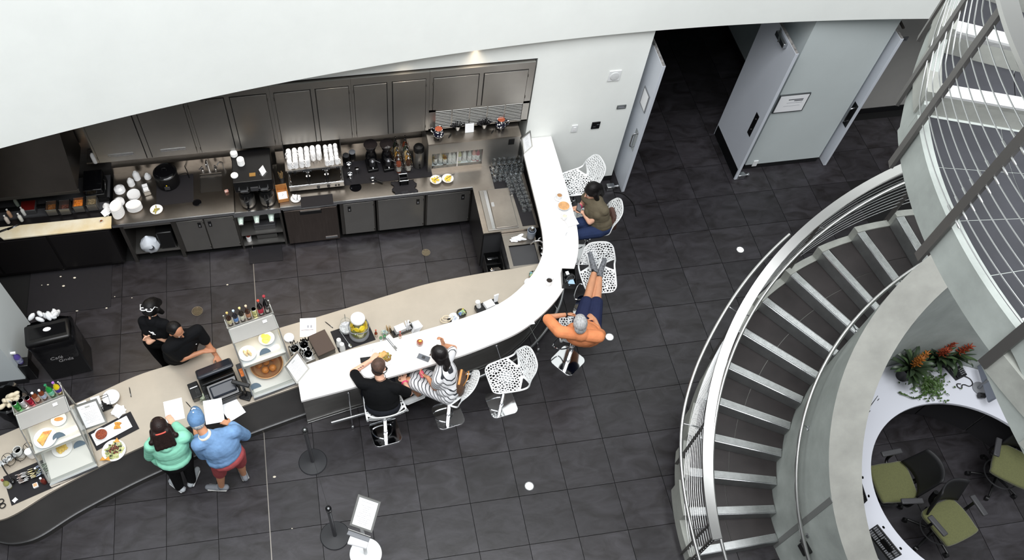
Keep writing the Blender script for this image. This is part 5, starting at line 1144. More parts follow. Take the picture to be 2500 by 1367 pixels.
for r in range(8):
    for c in range(3):
        if c == 0 and r < 4: continue
        x, y = 3.66 + c * .080 + .026 * (7 - r) * .28, 3.60 - (7 - r) * .072
        if r == 0: y -= .02
        one(SG, 'stemless_glass', (x, y, .9065), 'stemless glass upside down, %s row from the back, %s' % (ORD[7 - r], ('left', 'middle', 'right')[c]), 'glass', 0, 'stemless glasses beside the bar')
# items at the hand sink
p = at(1297, 570, .93); t = thing('utensil_crock', 'grey utensil crock with a steel shaker beside the hand sink', 'crock', (p.x, p.y, .861)); MB().lathe([(.05, 0), (.055, .01), (.058, .14), (.052, .14), (.048, .01), (0, .01)], n=22).build('crock', mat('crock_grey', (128, 136, 148), .4), t); MB().lathe([(.03, .02), (.035, .17), (.02, .2), (0, .205)], n=16).build('shaker', CHROME, t)
p = at(1264, 583, .87); rb = random.Random(31); b = MB()
for k in range(9): b.ball((rb.uniform(-.06, .06), rb.uniform(-.03, .03), .012 + .004 * k), (.06, .022, .012), 9, 6, rot=Euler((rb.uniform(-.2, .2), rb.uniform(-.2, .2), rb.uniform(-.5, .6))).to_quaternion())
tag(b.build('bar_towel', PAPER, loc=(p.x, p.y, .861)), 'crumpled white bar towel behind the hand sink', 'towel')
# ================================================================ things on the service counter and the bar
SZ = .9005; BZ = 1.1005
LMET = mat('case_frame', (196, 196, 192), .3, .9)
def display_case(F0, angdeg, W, label):
    t = thing('food_display_case', label, 'display case', (F0[0], F0[1], SZ), math.radians(angdeg), 'steel and glass food display cases')
    MB().box(0, W, 0, .80, .02, .055).build('base_tray', LMET, t, bev=.004); MB().box(.03, W - .03, .05, .70, .0555, .060).build('base_mat', mat('case_liner', (206, 204, 198), .5), t)
    MB().box(0, W, -.02, .0, .012, .062).build('front_lip', SATIN, t)
    for sx, x in ((0, .0), (1, W)):
        for (a, b) in (((.02, .06), (.27, .33)), ((.27, .33), (.47, .57)), ((.47, .57), (.66, .60)), ((.78, .05), (.78, .72))): MB().cyl((x, a[0], a[1]), (x, b[0], b[1]), .010, n=8).build('frame_post', LMET, t)
    for x in (.003, W - .003):
        MB().add([(x, .02, .06), (x, .78, .06), (x, .78, .60), (x, .66, .60), (x, .47, .57), (x, .27, .33)], [(0, 1, 2, 3, 4, 5)]).build('side_glass', PANE, t)
    MB().box(.012, W - .012, .27, .66, .318, .330).build('middle_tray', mat('tray_glass', (196, 200, 202), .15, .3), t); MB().box(.012, W - .012, .262, .272, .30, .345).build('tray_edge', LMET, t)
    MB().add([(.01, .02, .065), (W - .01, .02, .065), (W - .01, .265, .315), (.01, .265, .315)], [(0, 1, 2, 3)]).build('front_glass', PANE, t)
    MB().add([(.01, .275, .345), (W - .01, .275, .345), (W - .01, .465, .56), (.01, .465, .56)], [(0, 1, 2, 3)]).build('front_glass', PANE, t)
    MB().add([(0, .47, .572), (W, .47, .572), (W, .66, .605), (0, .66, .605), (0, .47, .56), (W, .47, .56), (W, .66, .59), (0, .66, .59)], [(0, 1, 2, 3), (7, 6, 5, 4), (0, 4, 5, 1), (1, 5, 6, 2), (2, 6, 7, 3), (3, 7, 4, 0)]).build('hood_panel', STEEL, t)
    MB().box(0, W, .66, .80, .590, .602).build('top_shelf', STEELTOP, t)
    for x in (-.008, W): MB().box(x, x + .008, .64, .82, .58, .645).build('shelf_end', LMET, t)
    MB().box(0, W, .655, .662, .60, .632).build('shelf_lip', LMET, t)
    MB().cbox((W - .12, .60, .601), (.05, .035, .002), (.17, 0, 0)).build('sticker', PAPER, t)
    sp = [(.07 * math.cos(PI * i / 12), .07 * math.sin(PI * i / 12)) for i in range(13)]
    for (x, y, z) in ((W * .56, .34, .34), (W * .80, .30, .063) if F0[0] < -1 else (.06, .10, .063)):
        b = MB(); b.prism(sp, 0, .004); b.build('half_round_card', mat('card_slate', (96, 112, 126), .6), t, loc=(x, y, z), rot=(.9, 0, 0))
    MB().box(.04, W - .04, .50, .53, .548, .556).build('lamp_strip', mat('lamp_strip', (255, 230, 190), .4, emit=(255, 214, 150), estr=6), t)
    l = bpy.data.lights.new('case_lamp', 'AREA'); l.shape = 'RECTANGLE'; l.size = W * .8; l.size_y = .04; l.energy = .9; l.color = (1, .82, .58); o = bpy.data.objects.new('case_lamp', l); COL.objects.link(o); o.parent = t; o.location = (W / 2, .515, .545)
    return t
C2A, C1A = 15, 18
F2, F1 = (.02, .72), (-2.26, -.04)
display_case(F2, C2A, .54, 'glass food display case with bottles on top beside the cash register')
display_case(F1, C1A, .53, 'glass food display case with cans on top at the left end of the counter')
def loc_in(F, a, x, y, z): c, s = math.cos(math.radians(a)), math.sin(math.radians(a)); return (F[0] + x * c - y * s, F[1] + x * s + y * c, SZ + z)
def blobfood(name, prims_seed, m, r, n, parent, zc=.02, sz=(.02, .014, .010), flat=1.0):
    rb = random.Random(prims_seed); b = MB()
    for i in range(n):
        a = rb.uniform(0, 6.28); q = r * math.sqrt(rb.random()); k = rb.uniform(.7, 1.3)
        b.ball((q * math.cos(a), q * math.sin(a) * flat, zc + rb.uniform(0, .02) * (1 - q / r)), (sz[0] * k, sz[1] * k, sz[2] * k), 8, 5, rot=Euler((rb.uniform(-.5, .5), rb.uniform(-.5, .5), rb.uniform(0, 3))).to_quaternion())
    o = b.build(name, m, parent); o['kind'] = 'stuff'; return o
# case 2 contents
t = thing('muffin_bowl', 'wide wooden bowl of muffins in the bottom of the display case by the register', 'bowl', loc_in(F2, C2A, .28, .33, .0605)); MB().lathe([(.10, 0), (.17, .02), (.20, .06), (.19, .062), (.16, .03), (0, .015)], n=32).build('bowl', mat('copper_bowl', (196, 150, 106), .3, .7), t)
MUF = MB().lathe([(.026, 0), (.036, .04), (.044, .05), (.040, .068), (.022, .084), (0, .088)], n=16).mesh('muffin', [mat('muffin', (190, 118, 40), .6, col2=(120, 66, 28), vscale=22)])
for k, (x, y, la) in enumerate(((.0, .02, 'middle'), (-.09, .02, 'left'), (.09, .05, 'right'), (-.04, -.08, 'front left'), (.05, -.085, 'front right'), (.08, .12, 'back right'))):
    one(MUF, 'muffin', loc_in(F2, C2A, .28 + x, .33 + y, .085), '%s golden brown muffin in the wide bowl of the display case' % la, 'muffin', k, 'muffins in the display case')
t = thing('wrap_plate', 'white plate with two filled rolls on the middle shelf of the display case', 'plate', loc_in(F2, C2A, .11, .42, .3305)); place(plate_mesh('plate', .105), 'plate', (0, 0, 0), parent=t)
for s_ in (-1, 1): MB().ball((s_ * .022, 0, .03), (.02, .055, .02), 12, 8, rot=Euler((0, 0, .5)).to_quaternion()).build('roll', mat('roll_food', (150, 120, 76), .6, col2=(226, 214, 180), vscale=30), t)
t = thing('lemon_plate', 'white bowl of lemon slices on the middle shelf of the display case', 'bowl', loc_in(F2, C2A, .38, .52, .3305)); place(bowl_mesh('bowl', .095, .04), 'bowl', (0, 0, 0), parent=t); LEM = mat('lemon_slice', (238, 216, 90), .45, var=.08, vscale=25); rb = random.Random(3)
for k in range(12): a = rb.uniform(0, 6.28); r = rb.uniform(0, .05); MB().lathe([(.03, 0), (.03, .006), (0, .006)], n=14).build('lemon_slice', LEM, t, loc=(r * math.cos(a), r * math.sin(a), .03 + .002 * k), rot=(rb.uniform(-.3, .3), rb.uniform(-.3, .3), 0))
B2 = [((50, 30, 20), (200, 170, 100), (214, 190, 150), .23, 'brown beer bottle with a cream label, first on the display case shelf'), ((30, 30, 40), (180, 200, 220), (96, 130, 180), .23, 'dark bottle with a blue label, second on the display case shelf'), ((40, 34, 24), (220, 200, 130), (232, 226, 180), .24, 'dark bottle with a pale yellow label, third on the display case shelf'), ((60, 34, 22), (220, 190, 160), (170, 120, 90), .24, 'brown bottle with a tan label, fourth on the display case shelf')]
for k, (g, c, l, h, la) in enumerate(B2): bottle(loc_in(F2, C2A, .045 + .075 * k, .73, .6025), la, h, .030, g, c, l, .42)
can(loc_in(F2, C2A, .345, .73, .6025), 'pale gold drink can between the bottles on the display case', (210, 206, 140))
bottle(loc_in(F2, C2A, .42, .73, .6025), 'dark bottle with a red top and red label on the display case', .26, .034, (24, 14, 16), (190, 60, 40), (170, 40, 60), .4)
bottle(loc_in(F2, C2A, .497, .735, .6025), 'tall black wine bottle at the right end of the display case shelf', .30, .037, (14, 14, 16), (150, 40, 50), None, .45)
# case 1 contents
t = thing('pizza_plate', 'white plate with a pizza slice, upper shelf of the left display case', 'plate', loc_in(F1, C1A, .16, .40, .3305)); place(plate_mesh('plate', .125), 'plate', (0, 0, 0), parent=t)
MB().prism([(-.09, -.02), (-.02, -.10), (.03, .02), (.07, .09), (-.03, .08)], .012, .03).build('pizza_slice', mat('pizza', (214, 180, 96), .55, col2=(140, 76, 44), vscale=14), t, bev=.008)
t = thing('pastry_plate', 'small white plate with a pastry at the back of the left display case', 'plate', loc_in(F1, C1A, .35, .56, .3305)); place(plate_mesh('plate', .085), 'plate', (0, 0, 0), parent=t); MB().ball((0, 0, .025), (.05, .022, .016), 12, 8).build('pastry', mat('pastry', (190, 130, 70), .6, var=.2, vscale=20), t)
t = thing('pasta_plate', 'white plate with yellow cheese pasta in the bottom of the left display case', 'plate', loc_in(F1, C1A, .24, .36, .0605)); place(plate_mesh('plate', .115), 'plate', (0, 0, 0), parent=t); blobfood('cheese_pasta', 5, mat('pasta', (236, 206, 110), .5, col2=(200, 160, 70), vscale=25), .055, 40, t, .02, (.022, .014, .010))
G1 = [('c', (60, 150, 70), 'green drink can, first on the left display case'), ('c', (206, 206, 210), 'silver drink can, second on the left display case'), ('c', (170, 30, 60), 'red drink can, third on the left display case')]
for k, (_, c, la) in enumerate(G1): can(loc_in(F1, C1A, .045 + .07 * k, .73, .6025), la, c)
bottle(loc_in(F1, C1A, .255, .735, .6025), 'brown juice bottle with a white cap on the left display case', .17, .03, (120, 60, 30), (236, 236, 236), (200, 150, 120), .3)
bottle(loc_in(F1, C1A, .33, .735, .6025), 'amber juice bottle with a white cap and blue label on the left display case', .17, .03, (110, 50, 26), (236, 236, 236), (170, 180, 210), .3)
bottle(loc_in(F1, C1A, .415, .735, .6025), 'green plastic soda bottle on the left display case', .22, .033, (30, 140, 60), (20, 110, 70), (120, 190, 160), .4)
bottle(loc_in(F1, C1A, .495, .735, .6025), 'yellow soda bottle with a purple cap on the left display case', .21, .033, (214, 190, 20), (150, 90, 170), (70, 50, 130), .4)

def frame_sign(loc, rot, w, h, label, tilt=.55, seed=2, name='framed_menu', silver=LMET, post=0):
    t = thing(name, label, 'menu sign', loc, rot)
    f = MB(); s_ = math.sin(tilt); c_ = math.cos(tilt); M_ = Matrix.Rotation(-tilt, 4, 'X')
    def bld(mb, nm, m_, par=t): o = mb.build(nm, m_, par); o.matrix_local = M_; return o
    e = .022; b = MB(); b.box(-w / 2, w / 2, 0, .014, 0, e); b.box(-w / 2, w / 2, 0, .014, h - e, h); b.box(-w / 2, -w / 2 + e, 0, .014, e, h - e); b.box(w / 2 - e, w / 2, 0, .014, e, h - e); bld(b, 'frame', silver)
    bld(MB().box(-w / 2 + e, w / 2 - e, .004, .010, e, h - e), 'sheet', PAPER)
    pr = print_rows(w - 2 * e, h - 2 * e, 13, seed, .1, .014); pr.v = [(x, .0034, y + h / 2) for x, y, z in pr.v]; bld(pr, 'print', INK)['kind'] = 'stuff'
    bk = MB().box(-.025, .025, -.003, .003, 0, h * .75).build('back_stand', silver, t, loc=(0, s_ * h * .72 + .045, 0), rot=(.12, 0, 0)); return t
frame_sign((-1.80, .63, SZ), math.radians(14), .26, .33, 'silver framed menu leaning beside the left display case', .62, 4)
p = at(735, 925, 1.1); frame_sign((p.x + .03, p.y + .03, BZ), math.radians(48), .25, .32, 'silver framed menu standing on the left end of the white bar', .45, 6)
p = at(1285, 368, 1.1); frame_sign((p.x + .03, p.y + .0, BZ), math.radians(40), .20, .27, 'silver framed menu standing at the wall end of the white bar', .30, 8)

def sheet(u, v, z, w, h, rot, label, rows=16, seed=1, m=PAPER, ink=INKL, zoff=0, tiltv=None):
    p = at(u, v, z); t = thing('menu_sheet', label, 'paper', (p.x, p.y, z), math.radians(rot), rot=tiltv)
    MB().box(-w / 2, w / 2, -h / 2, h / 2, 0, .0012).build('paper', m, t); o = print_rows(w, h, rows, seed, .1, .012, .0016).build('print', ink, t); o['kind'] = 'stuff'; return t
sheet(425, 1001, SZ, .215, .28, 8, 'printed menu lying on the counter in front of the person in mint', 18, 3)
sheet(566, 997, SZ, .215, .28, 28, 'printed menu lying on the counter next to the register stand', 14, 5)
sheet(522, 1004, 1.02, .215, .28, 2, 'printed menu held by the person in the denim shirt', 16, 7, tiltv=(.30, 0, math.radians(3)))
PINK = mat('pink_paper', (250, 232, 228), .8)
t = sheet(752, 799, SZ, .2, .27, -4, 'pink and white printed flyer on the service counter', 12, 11); MB().box(-.085, .065, -.115, .11, .0013, .0017).build('pink_panel', PINK, t); MB().box(-.085, .065, -.042, -.036, .0017, .0021).build('rule', INK, t); b = MB(); b.box(-.01, .01, -.01, .03, .0017, .0021); b.box(.03, .05, -.01, .03, .0017, .0021); b.build('small_pictures', INKL, t)
sheet(1279, 770, BZ, .215, .28, 0, 'printed menu on the white bar at the bend', 12, 13)
sheet(1258, 752, BZ - .0, .215, .26, 22, 'printed menu partly under another at the bend of the bar', 5, 15).location.z = BZ - .0004
def pen(u, v, z, rot, label):
    p = at(u, v, z); t = thing('pen', label, 'pen', (p.x, p.y, z + .006), math.radians(rot)); MB().cyl((-.07, 0, 0), (.05, 0, 0), .005, n=8).build('barrel', BLACK, t); MB().cyl((.05, 0, 0), (.07, 0, 0), .005, .001, 8).build('tip', DGREY, t); MB().box(-.06, -.03, -.002, .002, .004, .008).build('clip', SATIN, t)
pen(318, 957, SZ, 100, 'black pen lying alone on the service counter'); pen(462, 990, SZ, 125, 'black pen beside the blue cap'); pen(803, 793, SZ, 130, 'black pen near the pink flyer')

# tray with soup and tortillas, salad, napkins
t = thing('placemat', 'black placemat under the long white platter', 'mat', (-1.60, .545, SZ), math.radians(24)); MB().box(-.26, .26, -.13, .13, 0, .004).build('mat', RUBBER, t)
t = thing('long_platter', 'long white platter with a bowl of chili and tortilla wedges', 'platter', (-1.62, .545, SZ + .0045), math.radians(25)); MB().box(-.22, .22, -.085, .085, .004, .014).build('platter', PORC, t, bev=.006); MB().box(-.12, .12, -.05, .05, 0, .004).build('foot', PORC, t)
bb = place(bowl_mesh('bowl', .078, .045), 'soup_bowl', (-.115, 0, .0145), parent=t)
o = MB().lathe([(.066, .034), (0, .037)], n=28).build('chili', mat('chili', (150, 66, 30), .4, col2=(78, 36, 24), vscale=40, bump=.5, bscale=60), bb); 
rb = random.Random(4); b = MB()
for k in range(40): a = rb.uniform(0, 6.28); r = .06 * math.sqrt(rb.random()); b.ball((r * math.cos(a), r * math.sin(a), .037), (.009, .007, .005), 7, 5)
b.build('beans', mat('beans', (170, 76, 34), .4, col2=(90, 40, 30), vscale=60), bb)['kind'] = 'stuff'
TOR = mat('tortilla', (222, 164, 66), .6, col2=(160, 100, 40), vscale=22)
for k, (x, y, r) in enumerate(((.09, .02, .4), (.135, -.01, 1.6))):
    MB().prism([(0, 0)] + [(.085 * math.cos(a), .085 * math.sin(a)) for a in [0 + .16 * i for i in range(8)]], 0, .010).build('tortilla_wedge', TOR, t, loc=(x - .03, y - .03, .015 + .006 * k), rot=(0, .05, r), bev=.003)
t = thing('salad_plate', 'white plate of mixed salad with tortilla chips near the counter edge', 'plate', (-1.585, .29, SZ)); place(plate_mesh('plate', .135), 'plate', (0, 0, 0), parent=t)
blobfood('greens', 6, mat('greens', (86, 100, 50), .5, col2=(206, 206, 150), vscale=18), .10, 90, t, .018, (.02, .012, .010)); blobfood('meat', 7, mat('meat', (96, 50, 36), .5, var=.3, vscale=30), .055, 22, t, .035, (.018, .011, .010)); blobfood('olives', 8, mat('olive', (40, 44, 30), .3), .09, 22, t, .034, (.010, .010, .008))
for (x, y, r) in ((.03, .11, 0), (-.05, -.10, 2.2), (.0, -.115, 1.9)): MB().prism([(0, 0), (.07, 0), (.035, .055)], 0, .004).build('chip', TOR, t, loc=(x - .03, y - .02, .04), rot=(.3, .2, r))
p = at(272, 971, .93); t = thing('napkin_plate', 'white plate with folded napkins beside the framed menu', 'plate', (p.x, p.y, SZ), .1); 
place(plate_mesh('plate', .10), 'plate', (0, 0, .028), parent=t); MB().lathe([(.06, 0), (.065, .028), (0, .028)], n=24).build('foot', GLASSW, t); MB().box(-.065, .055, -.06, .06, .046, .060).build('napkins', PAPER, t, rot=(0, 0, .12))
p = at(290, 1004, .92); rb = random.Random(41); t = thing('napkin_pile', 'loose pile of white paper napkins below the napkin plate', 'napkins', (p.x, p.y, SZ))
for k in range(6): MB().cbox((rb.uniform(-.012, .012), rb.uniform(-.012, .012), .006 + .007 * k), (.125, .11, .002), (rb.uniform(-.06, .06), rb.uniform(-.06, .06), rb.uniform(0, 1.5))).build('napkin', PAPER, t)
t = thing('napkin_caddy', 'black wire caddy stuffed with napkins behind the framed menu', 'caddy', (-1.80, .86, SZ), math.radians(18)); b = MB()
for z_ in (.01, .06, .11): b.tube([(-.17, -.07, z_), (.17, -.07, z_), (.17, .07, z_), (-.17, .07, z_)], .004, 6, closed=True)
for x in (-.17, -.06, .06, .17):
    for y in (-.07, .07): b.cyl((x, y, 0), (x, y, .12), .003, n=6)
b.box(-.17, .17, -.07, .07, .004, .01); b.build('wire_frame', BLACK, t)
for k, (x, r) in enumerate(((-.115, .1), (.03, -.05))): MB().cbox((x, 0, .10), (.10, .11, .16), (0, .12, r)).build('napkins', PAPER, t)
b = MB(); rb = random.Random(3)
for k in range(16): b.ball((rb.uniform(-.14, .16), -.055 + rb.uniform(-.01, .01), .13 + rb.uniform(0, .02)), .013, 7, 5)
b.build('creamers', BLACK, t)['kind'] = 'stuff'
# left end: condiment group on a mat
MC = math.radians(19)
tag(MB().box(-.27, .27, -.19, .19, 0, .004).build('counter_mat', RUBBER, loc=(-2.48, .06, SZ), rot=(0, 0, MC)), 'black mat under the condiments at the rounded counter end', 'mat')
def cpos(u, v, z=.95): p = at(u, v, z); return (p.x, p.y, SZ + .0045)
t = thing('wire_condiment_rack', 'black wire rack with a glass jar, cups and a white canister at the counter end', 'rack', cpos(45, 1120), MC); b = MB()
for (x, y, r) in ((-.09, .02, .055), (.03, .03, .06), (.15, .05, .05)):
    for z_ in (.03, .13): b.tube([(x + r * math.cos(2 * PI * i / 18), y + r * math.sin(2 * PI * i / 18), z_) for i in range(18)], .0035, 6, closed=True)
    for i in range(3): a = 2 * PI * i / 3; b.cyl((x + r * math.cos(a), y + r * math.sin(a), 0), (x + r * math.cos(a), y + r * math.sin(a), .13), .0035, n=6)
b.build('wire_frame', BLACK, t)
t = thing('straw_jar', 'frosted jar in the wire condiment rack', 'jar', (at(45, 1115, .95).x + .02, at(45, 1115, .95).y + .04, SZ + .0045)); MB().lathe([(.045, 0), (.05, .01), (.05, .13), (.045, .15), (.04, .15), (.045, .12), (0, .02)], n=20).build('jar', mat('frosted', (214, 216, 214), .3), t); MB().lathe([(.046, .1), (0, .1)], n=20).build('contents', PAPER, t)
t = thing('white_canister', 'white canister with a domed lid in the wire condiment rack', 'canister', cpos(72, 1105, 1.0)); MB().lathe([(.04, 0), (.045, .01), (.045, .11), (.04, .115)], n=20).build('body', PORC, t); MB().lathe([(.046, .115), (.044, .135), (.02, .145), (0, .146)], n=20).build('lid', PLASTW, t)
for k in range(4): one(MB().lathe([(.022, 0), (.032, .09), (.030, .09), (.02, .004), (0, .004)], n=16).mesh('paper_cup', PLASTW), 'paper_cup', (at(14, 1125, .95).x + .03 * k - .04, at(14, 1125, .95).y + .02 * k, SZ + .0045), 'white paper cup at the left frame edge, %s from the left' % ORD[k], 'cup', 0, 'paper cups at the counter end', rotv=(.5, .1, .3 * k))
for k, (x, c, la) in enumerate(((-.10, (140, 86, 50), 'brown'), (-.04, (214, 214, 214), 'silver'), (.03, (226, 200, 70), 'yellow'), (.10, (96, 140, 200), 'blue'), (.17, (90, 120, 70), 'green'))):
    q = cpos(72, 1160); b = MB(); rb = random.Random(k)
    for i in range(9): b.cbox((rb.uniform(-.015, .015), -.05 + .014 * i, .045 + rb.uniform(-.008, .008)), (.05, .004, .07), (.5, rb.uniform(-.15, .15), rb.uniform(-.2, .2)))
    tag(b.build('sweetener_packets', mat('packet_%s' % la, c, .6, col2=(230, 230, 228), vscale=24), loc=(q[0] + x * math.cos(MC), q[1] + x * math.sin(MC), q[2]), rot=(0, 0, MC)), '%s sweetener packets in the row at the counter end' % la, 'packets', 'sweetener packets at the counter end')
bottle(cpos(20, 1185), 'oil bottle with a pale label standing at the mat corner', .21, .032, (150, 150, 90), (120, 50, 40), (226, 226, 214), .4)
bottle(cpos(92, 1150), 'pepper grinder bottle with a white cap among the condiments', .13, .024, (60, 60, 40), (240, 240, 240), (150, 140, 50), .3)
bottle(cpos(106, 1175), 'ketchup bottle with a wide white cap on the condiment mat', .14, .028, (110, 44, 36), (236, 236, 236), None, .35)
t = thing('sugar_dish', 'small square white dish of brown sugar on the condiment mat', 'dish', cpos(87, 1185, .92), MC); MB().prism([(-.028, -.028), (.028, -.028), (.028, .028), (-.028, .028)], 0, .03).build('dish', PORC, t, bev=.005); MB().box(-.02, .02, -.02, .02, .030, .032).build('sugar', mat('sugar', (200, 160, 120), .8), t)
t = thing('price_card', 'little white folded price card on the condiment mat', 'card', cpos(38, 1222, .91), .8); MB().cbox((0, 0, .022), (.05, .002, .045), (-.5, 0, 0)).build('card', PAPER, t); MB().box(-.015, .015, -.02, -.019, .015, .02).build('print', INK, t)
t = thing('scissors', 'black handled scissors at the left edge of the counter', 'scissors', cpos(5, 1230, .9), .4)
for s_ in (-1, 1): MB().tube([(.03 * math.cos(2 * PI * i / 16), s_ * .03 + .026 * math.sin(2 * PI * i / 16), .006) for i in range(16)], .006, 6, closed=True).build('finger_loop', BLACK, t); MB().cbox((-.08, s_ * .008, .006), (.11, .012, .004), (0, 0, s_ * .12)).build('blade', SATIN, t)
t = thing('ladle', 'dark ladle leaning over the condiment packets', 'ladle', cpos(18, 1155, .95), 2.1); MB().tube([(-.1, 0, .05), (.0, 0, .10), (.1, 0, .09)], .008, 8).build('handle', BLACK, t); MB().ball((-.12, 0, .045), (.04, .03, .02), 12, 8).build('bowl', BLACKG, t)

# register
RA = math.radians(17)
t = thing('cash_register', 'black touch screen cash register with a keypad on the service counter', 'cash register', (-.365, .905, SZ), RA)
MB().box(-.20, .22, -.20, .20, 0, .10).build('base', BLACK, t, bev=.01); MB().add([(-.16, -.19, .10), (.20, -.19, .10), (.22, .02, .19), (-.15, .02, .19), (-.16, -.15, .08), (.20, -.15, .08), (.22, .06, .12), (-.15, .06, .12)], [(0, 1, 2, 3), (7, 6, 5, 4), (0, 4, 5, 1), (1, 5, 6, 2), (2, 6, 7, 3), (3, 7, 4, 0)]).build('screen_base', BLACKG, t, bev=.015)
MB().cbox((.02, .16, .24), (.44, .05, .26), (.9, 0, 0)).build('screen_back', mat('register_shell', (36, 40, 48), .3), t, bev=.03); MB().cbox((.02, .03, .21), (.40, .03, .05), (.9, 0, 0)).build('hinge_bar', BLACK, t, bev=.01); MB().cbox((.03, -.09, .165), (.30, .15, .04), (.30, 0, 0)).build('lower_cover', mat('register_shell', (36, 40, 48), .3), t, bev=.035)
MB().cbox((.03, .10, .318), (.05, .004, .012), (.9, 0, 0)).build('logo_plate', SATIN, t)
for i in range(3):
    for j in range(5): MB().box(-.195 + .024 * i, -.177 + .024 * i, -.19 + .028 * j, -.168 + .028 * j, .10, .112).build('key', DGREY, t)
t = thing('receipt_printer', 'black receipt printer to the left of the cash register', 'printer', (-.655, .90, SZ), RA); MB().box(-.06, .06, -.11, .11, 0, .09).build('case', BLACK, t, bev=.008); MB().box(-.045, .045, .03, .04, .09, .094).build('paper_slot', PAPER, t); MB().box(-.062, -.055, -.02, .02, .05, .06).build('badge', SATIN, t)
t = thing('tip_jar', 'glass tip jar with folded bank notes beside the register', 'jar', (at(498, 968, .95).x, at(498, 968, .95).y, SZ), RA); MB().box(-.065, .065, -.075, .075, .002, .006).build('jar_base', PANE, t)
for (a, b_, c, d) in ((-.065, .065, -.075, -.071), (-.065, .065, .071, .075), (-.065, -.061, -.071, .071), (.061, .065, -.071, .071)): MB().box(a, b_, c, d, .0, .14).build('jar_wall', PANE, t)
rb = random.Random(9)
for k in range(7): MB().cbox((rb.uniform(-.02, .03), rb.uniform(-.03, .02), .02 + .009 * k), (.07, .05, .003), (rb.uniform(-.5, .5), rb.uniform(-.5, .5), rb.uniform(0, 3))).build('bank_note', mat('bank_note', (170, 178, 156), .7, col2=(110, 120, 100), vscale=40), t)
t = thing('card_display', 'black pole display standing in front of the register', 'display', (at(606, 972, .9).x - .02, at(606, 972, .9).y + .03, SZ), math.radians(-24)); MB().box(-.065, .065, -.06, .06, 0, .025).build('foot', BLACK, t, bev=.01); MB().cyl((0, 0, .02), (-.01, .02, .24), .018, n=12).build('pole', BLACKG, t); MB().cbox((-.03, .02, .265), (.22, .05, .055), (.3, 0, 0)).build('display_head', BLACK, t, bev=.01)
MB().tube(catmull([(-.06, 0, .02), (-.10, -.05, .01), (-.16, -.07, .006), (-.20, .02, .006)], 6), .004, 6).build('cable', BLACK, t)
p = at(618, 905, .95); t = thing('scoop_box', 'brown straw box squeezed between the register and the display case', 'box', (-.09, 1.05, SZ), RA); MB().box(-.04, .04, -.10, .1, 0, .16).build('box', DGREY, t, bev=.006); MB().box(-.03, .03, -.09, .02, .16, .165).build('contents', mat('straw_brown', (176, 96, 40), .6, var=.3, vscale=40), t)
for k, (x, r) in enumerate(((.0, .2), (.03, .25), (.055, .15))): tag(MB().cbox((0, 0, 0), (.006, .2, .26), (0, r, 0)).build('serving_tray', (DGREY, mat('tray_tan', (178, 164, 146), .5), BLACK)[k], loc=(-.115 + x * .6, 1.34, SZ + .14), rot=(0, 0, RA)), ('dark', 'tan', 'black')[k] + ' thin tray leaning against the display case by the register', 'tray')

# cutlery caddy, lid, menu box, drinks mat
t = thing('cutlery_caddy', 'steel cutlery caddy full of forks and spoons right of the display case', 'caddy', (.63, 1.22, SZ), RA)
MB().box(-.12, .12, -.15, .15, 0, .10).build('caddy', STEEL, t, bev=.006)
for (x, y) in ((-.06, -.085), (.06, -.075), (-.06, .06), (.06, .065)): MB().lathe([(.05, .10), (.055, .15), (.05, .15), (.045, .10), (0, .09)], (x, y, 0), 18).build('cup', CHROME, t)
rb = random.Random(14); fm = [mat('cutlery_steel', (150, 148, 146), .2, 1.0), mat('cutlery_dark', (70, 68, 68), .25, 1.0)]
for k in range(60):
    (x, y) = ((-.06, -.085), (.06, -.075), (-.06, .06), (.06, .065))[k % 4]; d = Vector((rb.gauss(0, .28), rb.gauss(0, .28), 1)).normalized(); p0 = Vector((x + rb.uniform(-.03, .03), y + rb.uniform(-.03, .03), .10)); b = MB(); b.cyl(p0, p0 + d * .11, .003, n=5); b.ball(p0 + d * .125, (.010, .005, .022), 7, 5, rot=d.to_track_quat('Z', 'Y')); b.build('spoon', fm[k % 2], t)
p = at(707, 823, .93); one(MB().lathe([(.06, 0), (.065, .006), (.064, .03), (.05, .038), (.03, .036), (0, .037)], n=26).mesh('jar_lid', PLASTW), 'white_lid_jar', (p.x - .01, p.y, SZ), 'low white jar lid behind the cutlery caddy', 'lid')
t = thing('menu_box', 'black box with a brown lid between the cutlery and the drinks mat', 'box', (.88, 1.32, SZ), math.radians(20)); MB().box(-.11, .11, -.15, .15, 0, .10).build('box', BLACK, t); MB().box(-.115, .115, -.155, .155, .10, .112).build('lid', mat('box_brown', (72, 58, 50), .6), t)
tag(MB().box(-.24, .24, -.16, .16, 0, .004).build('counter_mat', RUBBER, loc=(1.27, 1.43, SZ), rot=(0, 0, math.radians(14))), 'black mat under the lemon water dispenser', 'mat')
t = thing('water_dispenser', 'big glass dispenser of lemon and cucumber water with a white lid', 'drink dispenser', (1.35, 1.43, SZ + .0045)); GW = SZ
MB().lathe([(.115, 0), (.125, .02), (.125, .05), (.11, .07)], n=32).build('stand', GREYP, t); MB().shell([(.10, .07), (.112, .09), (.112, .29), (.09, .34), (.085, .36)], n=32).build('glass_jar', PANE, t)
MB().lathe([(.105, .075), (.108, .095), (.108, .265), (0, .265)], n=32).build('water', sheet_glass('lemon_water', (252, 248, 206)), t); MB().lathe([(.088, .36), (.092, .375), (.085, .395), (.075, .40), (0, .402)], n=32).build('lid', PORC, t)
MB().tube(catmull([(-.10, 0, .33), (-.125, -.05, .27), (-.08, -.105, .22), (.08, -.105, .22), (.125, -.05, .27), (.10, 0, .33)], 6), .006, 8).build('bail_handle', GREYP, t)
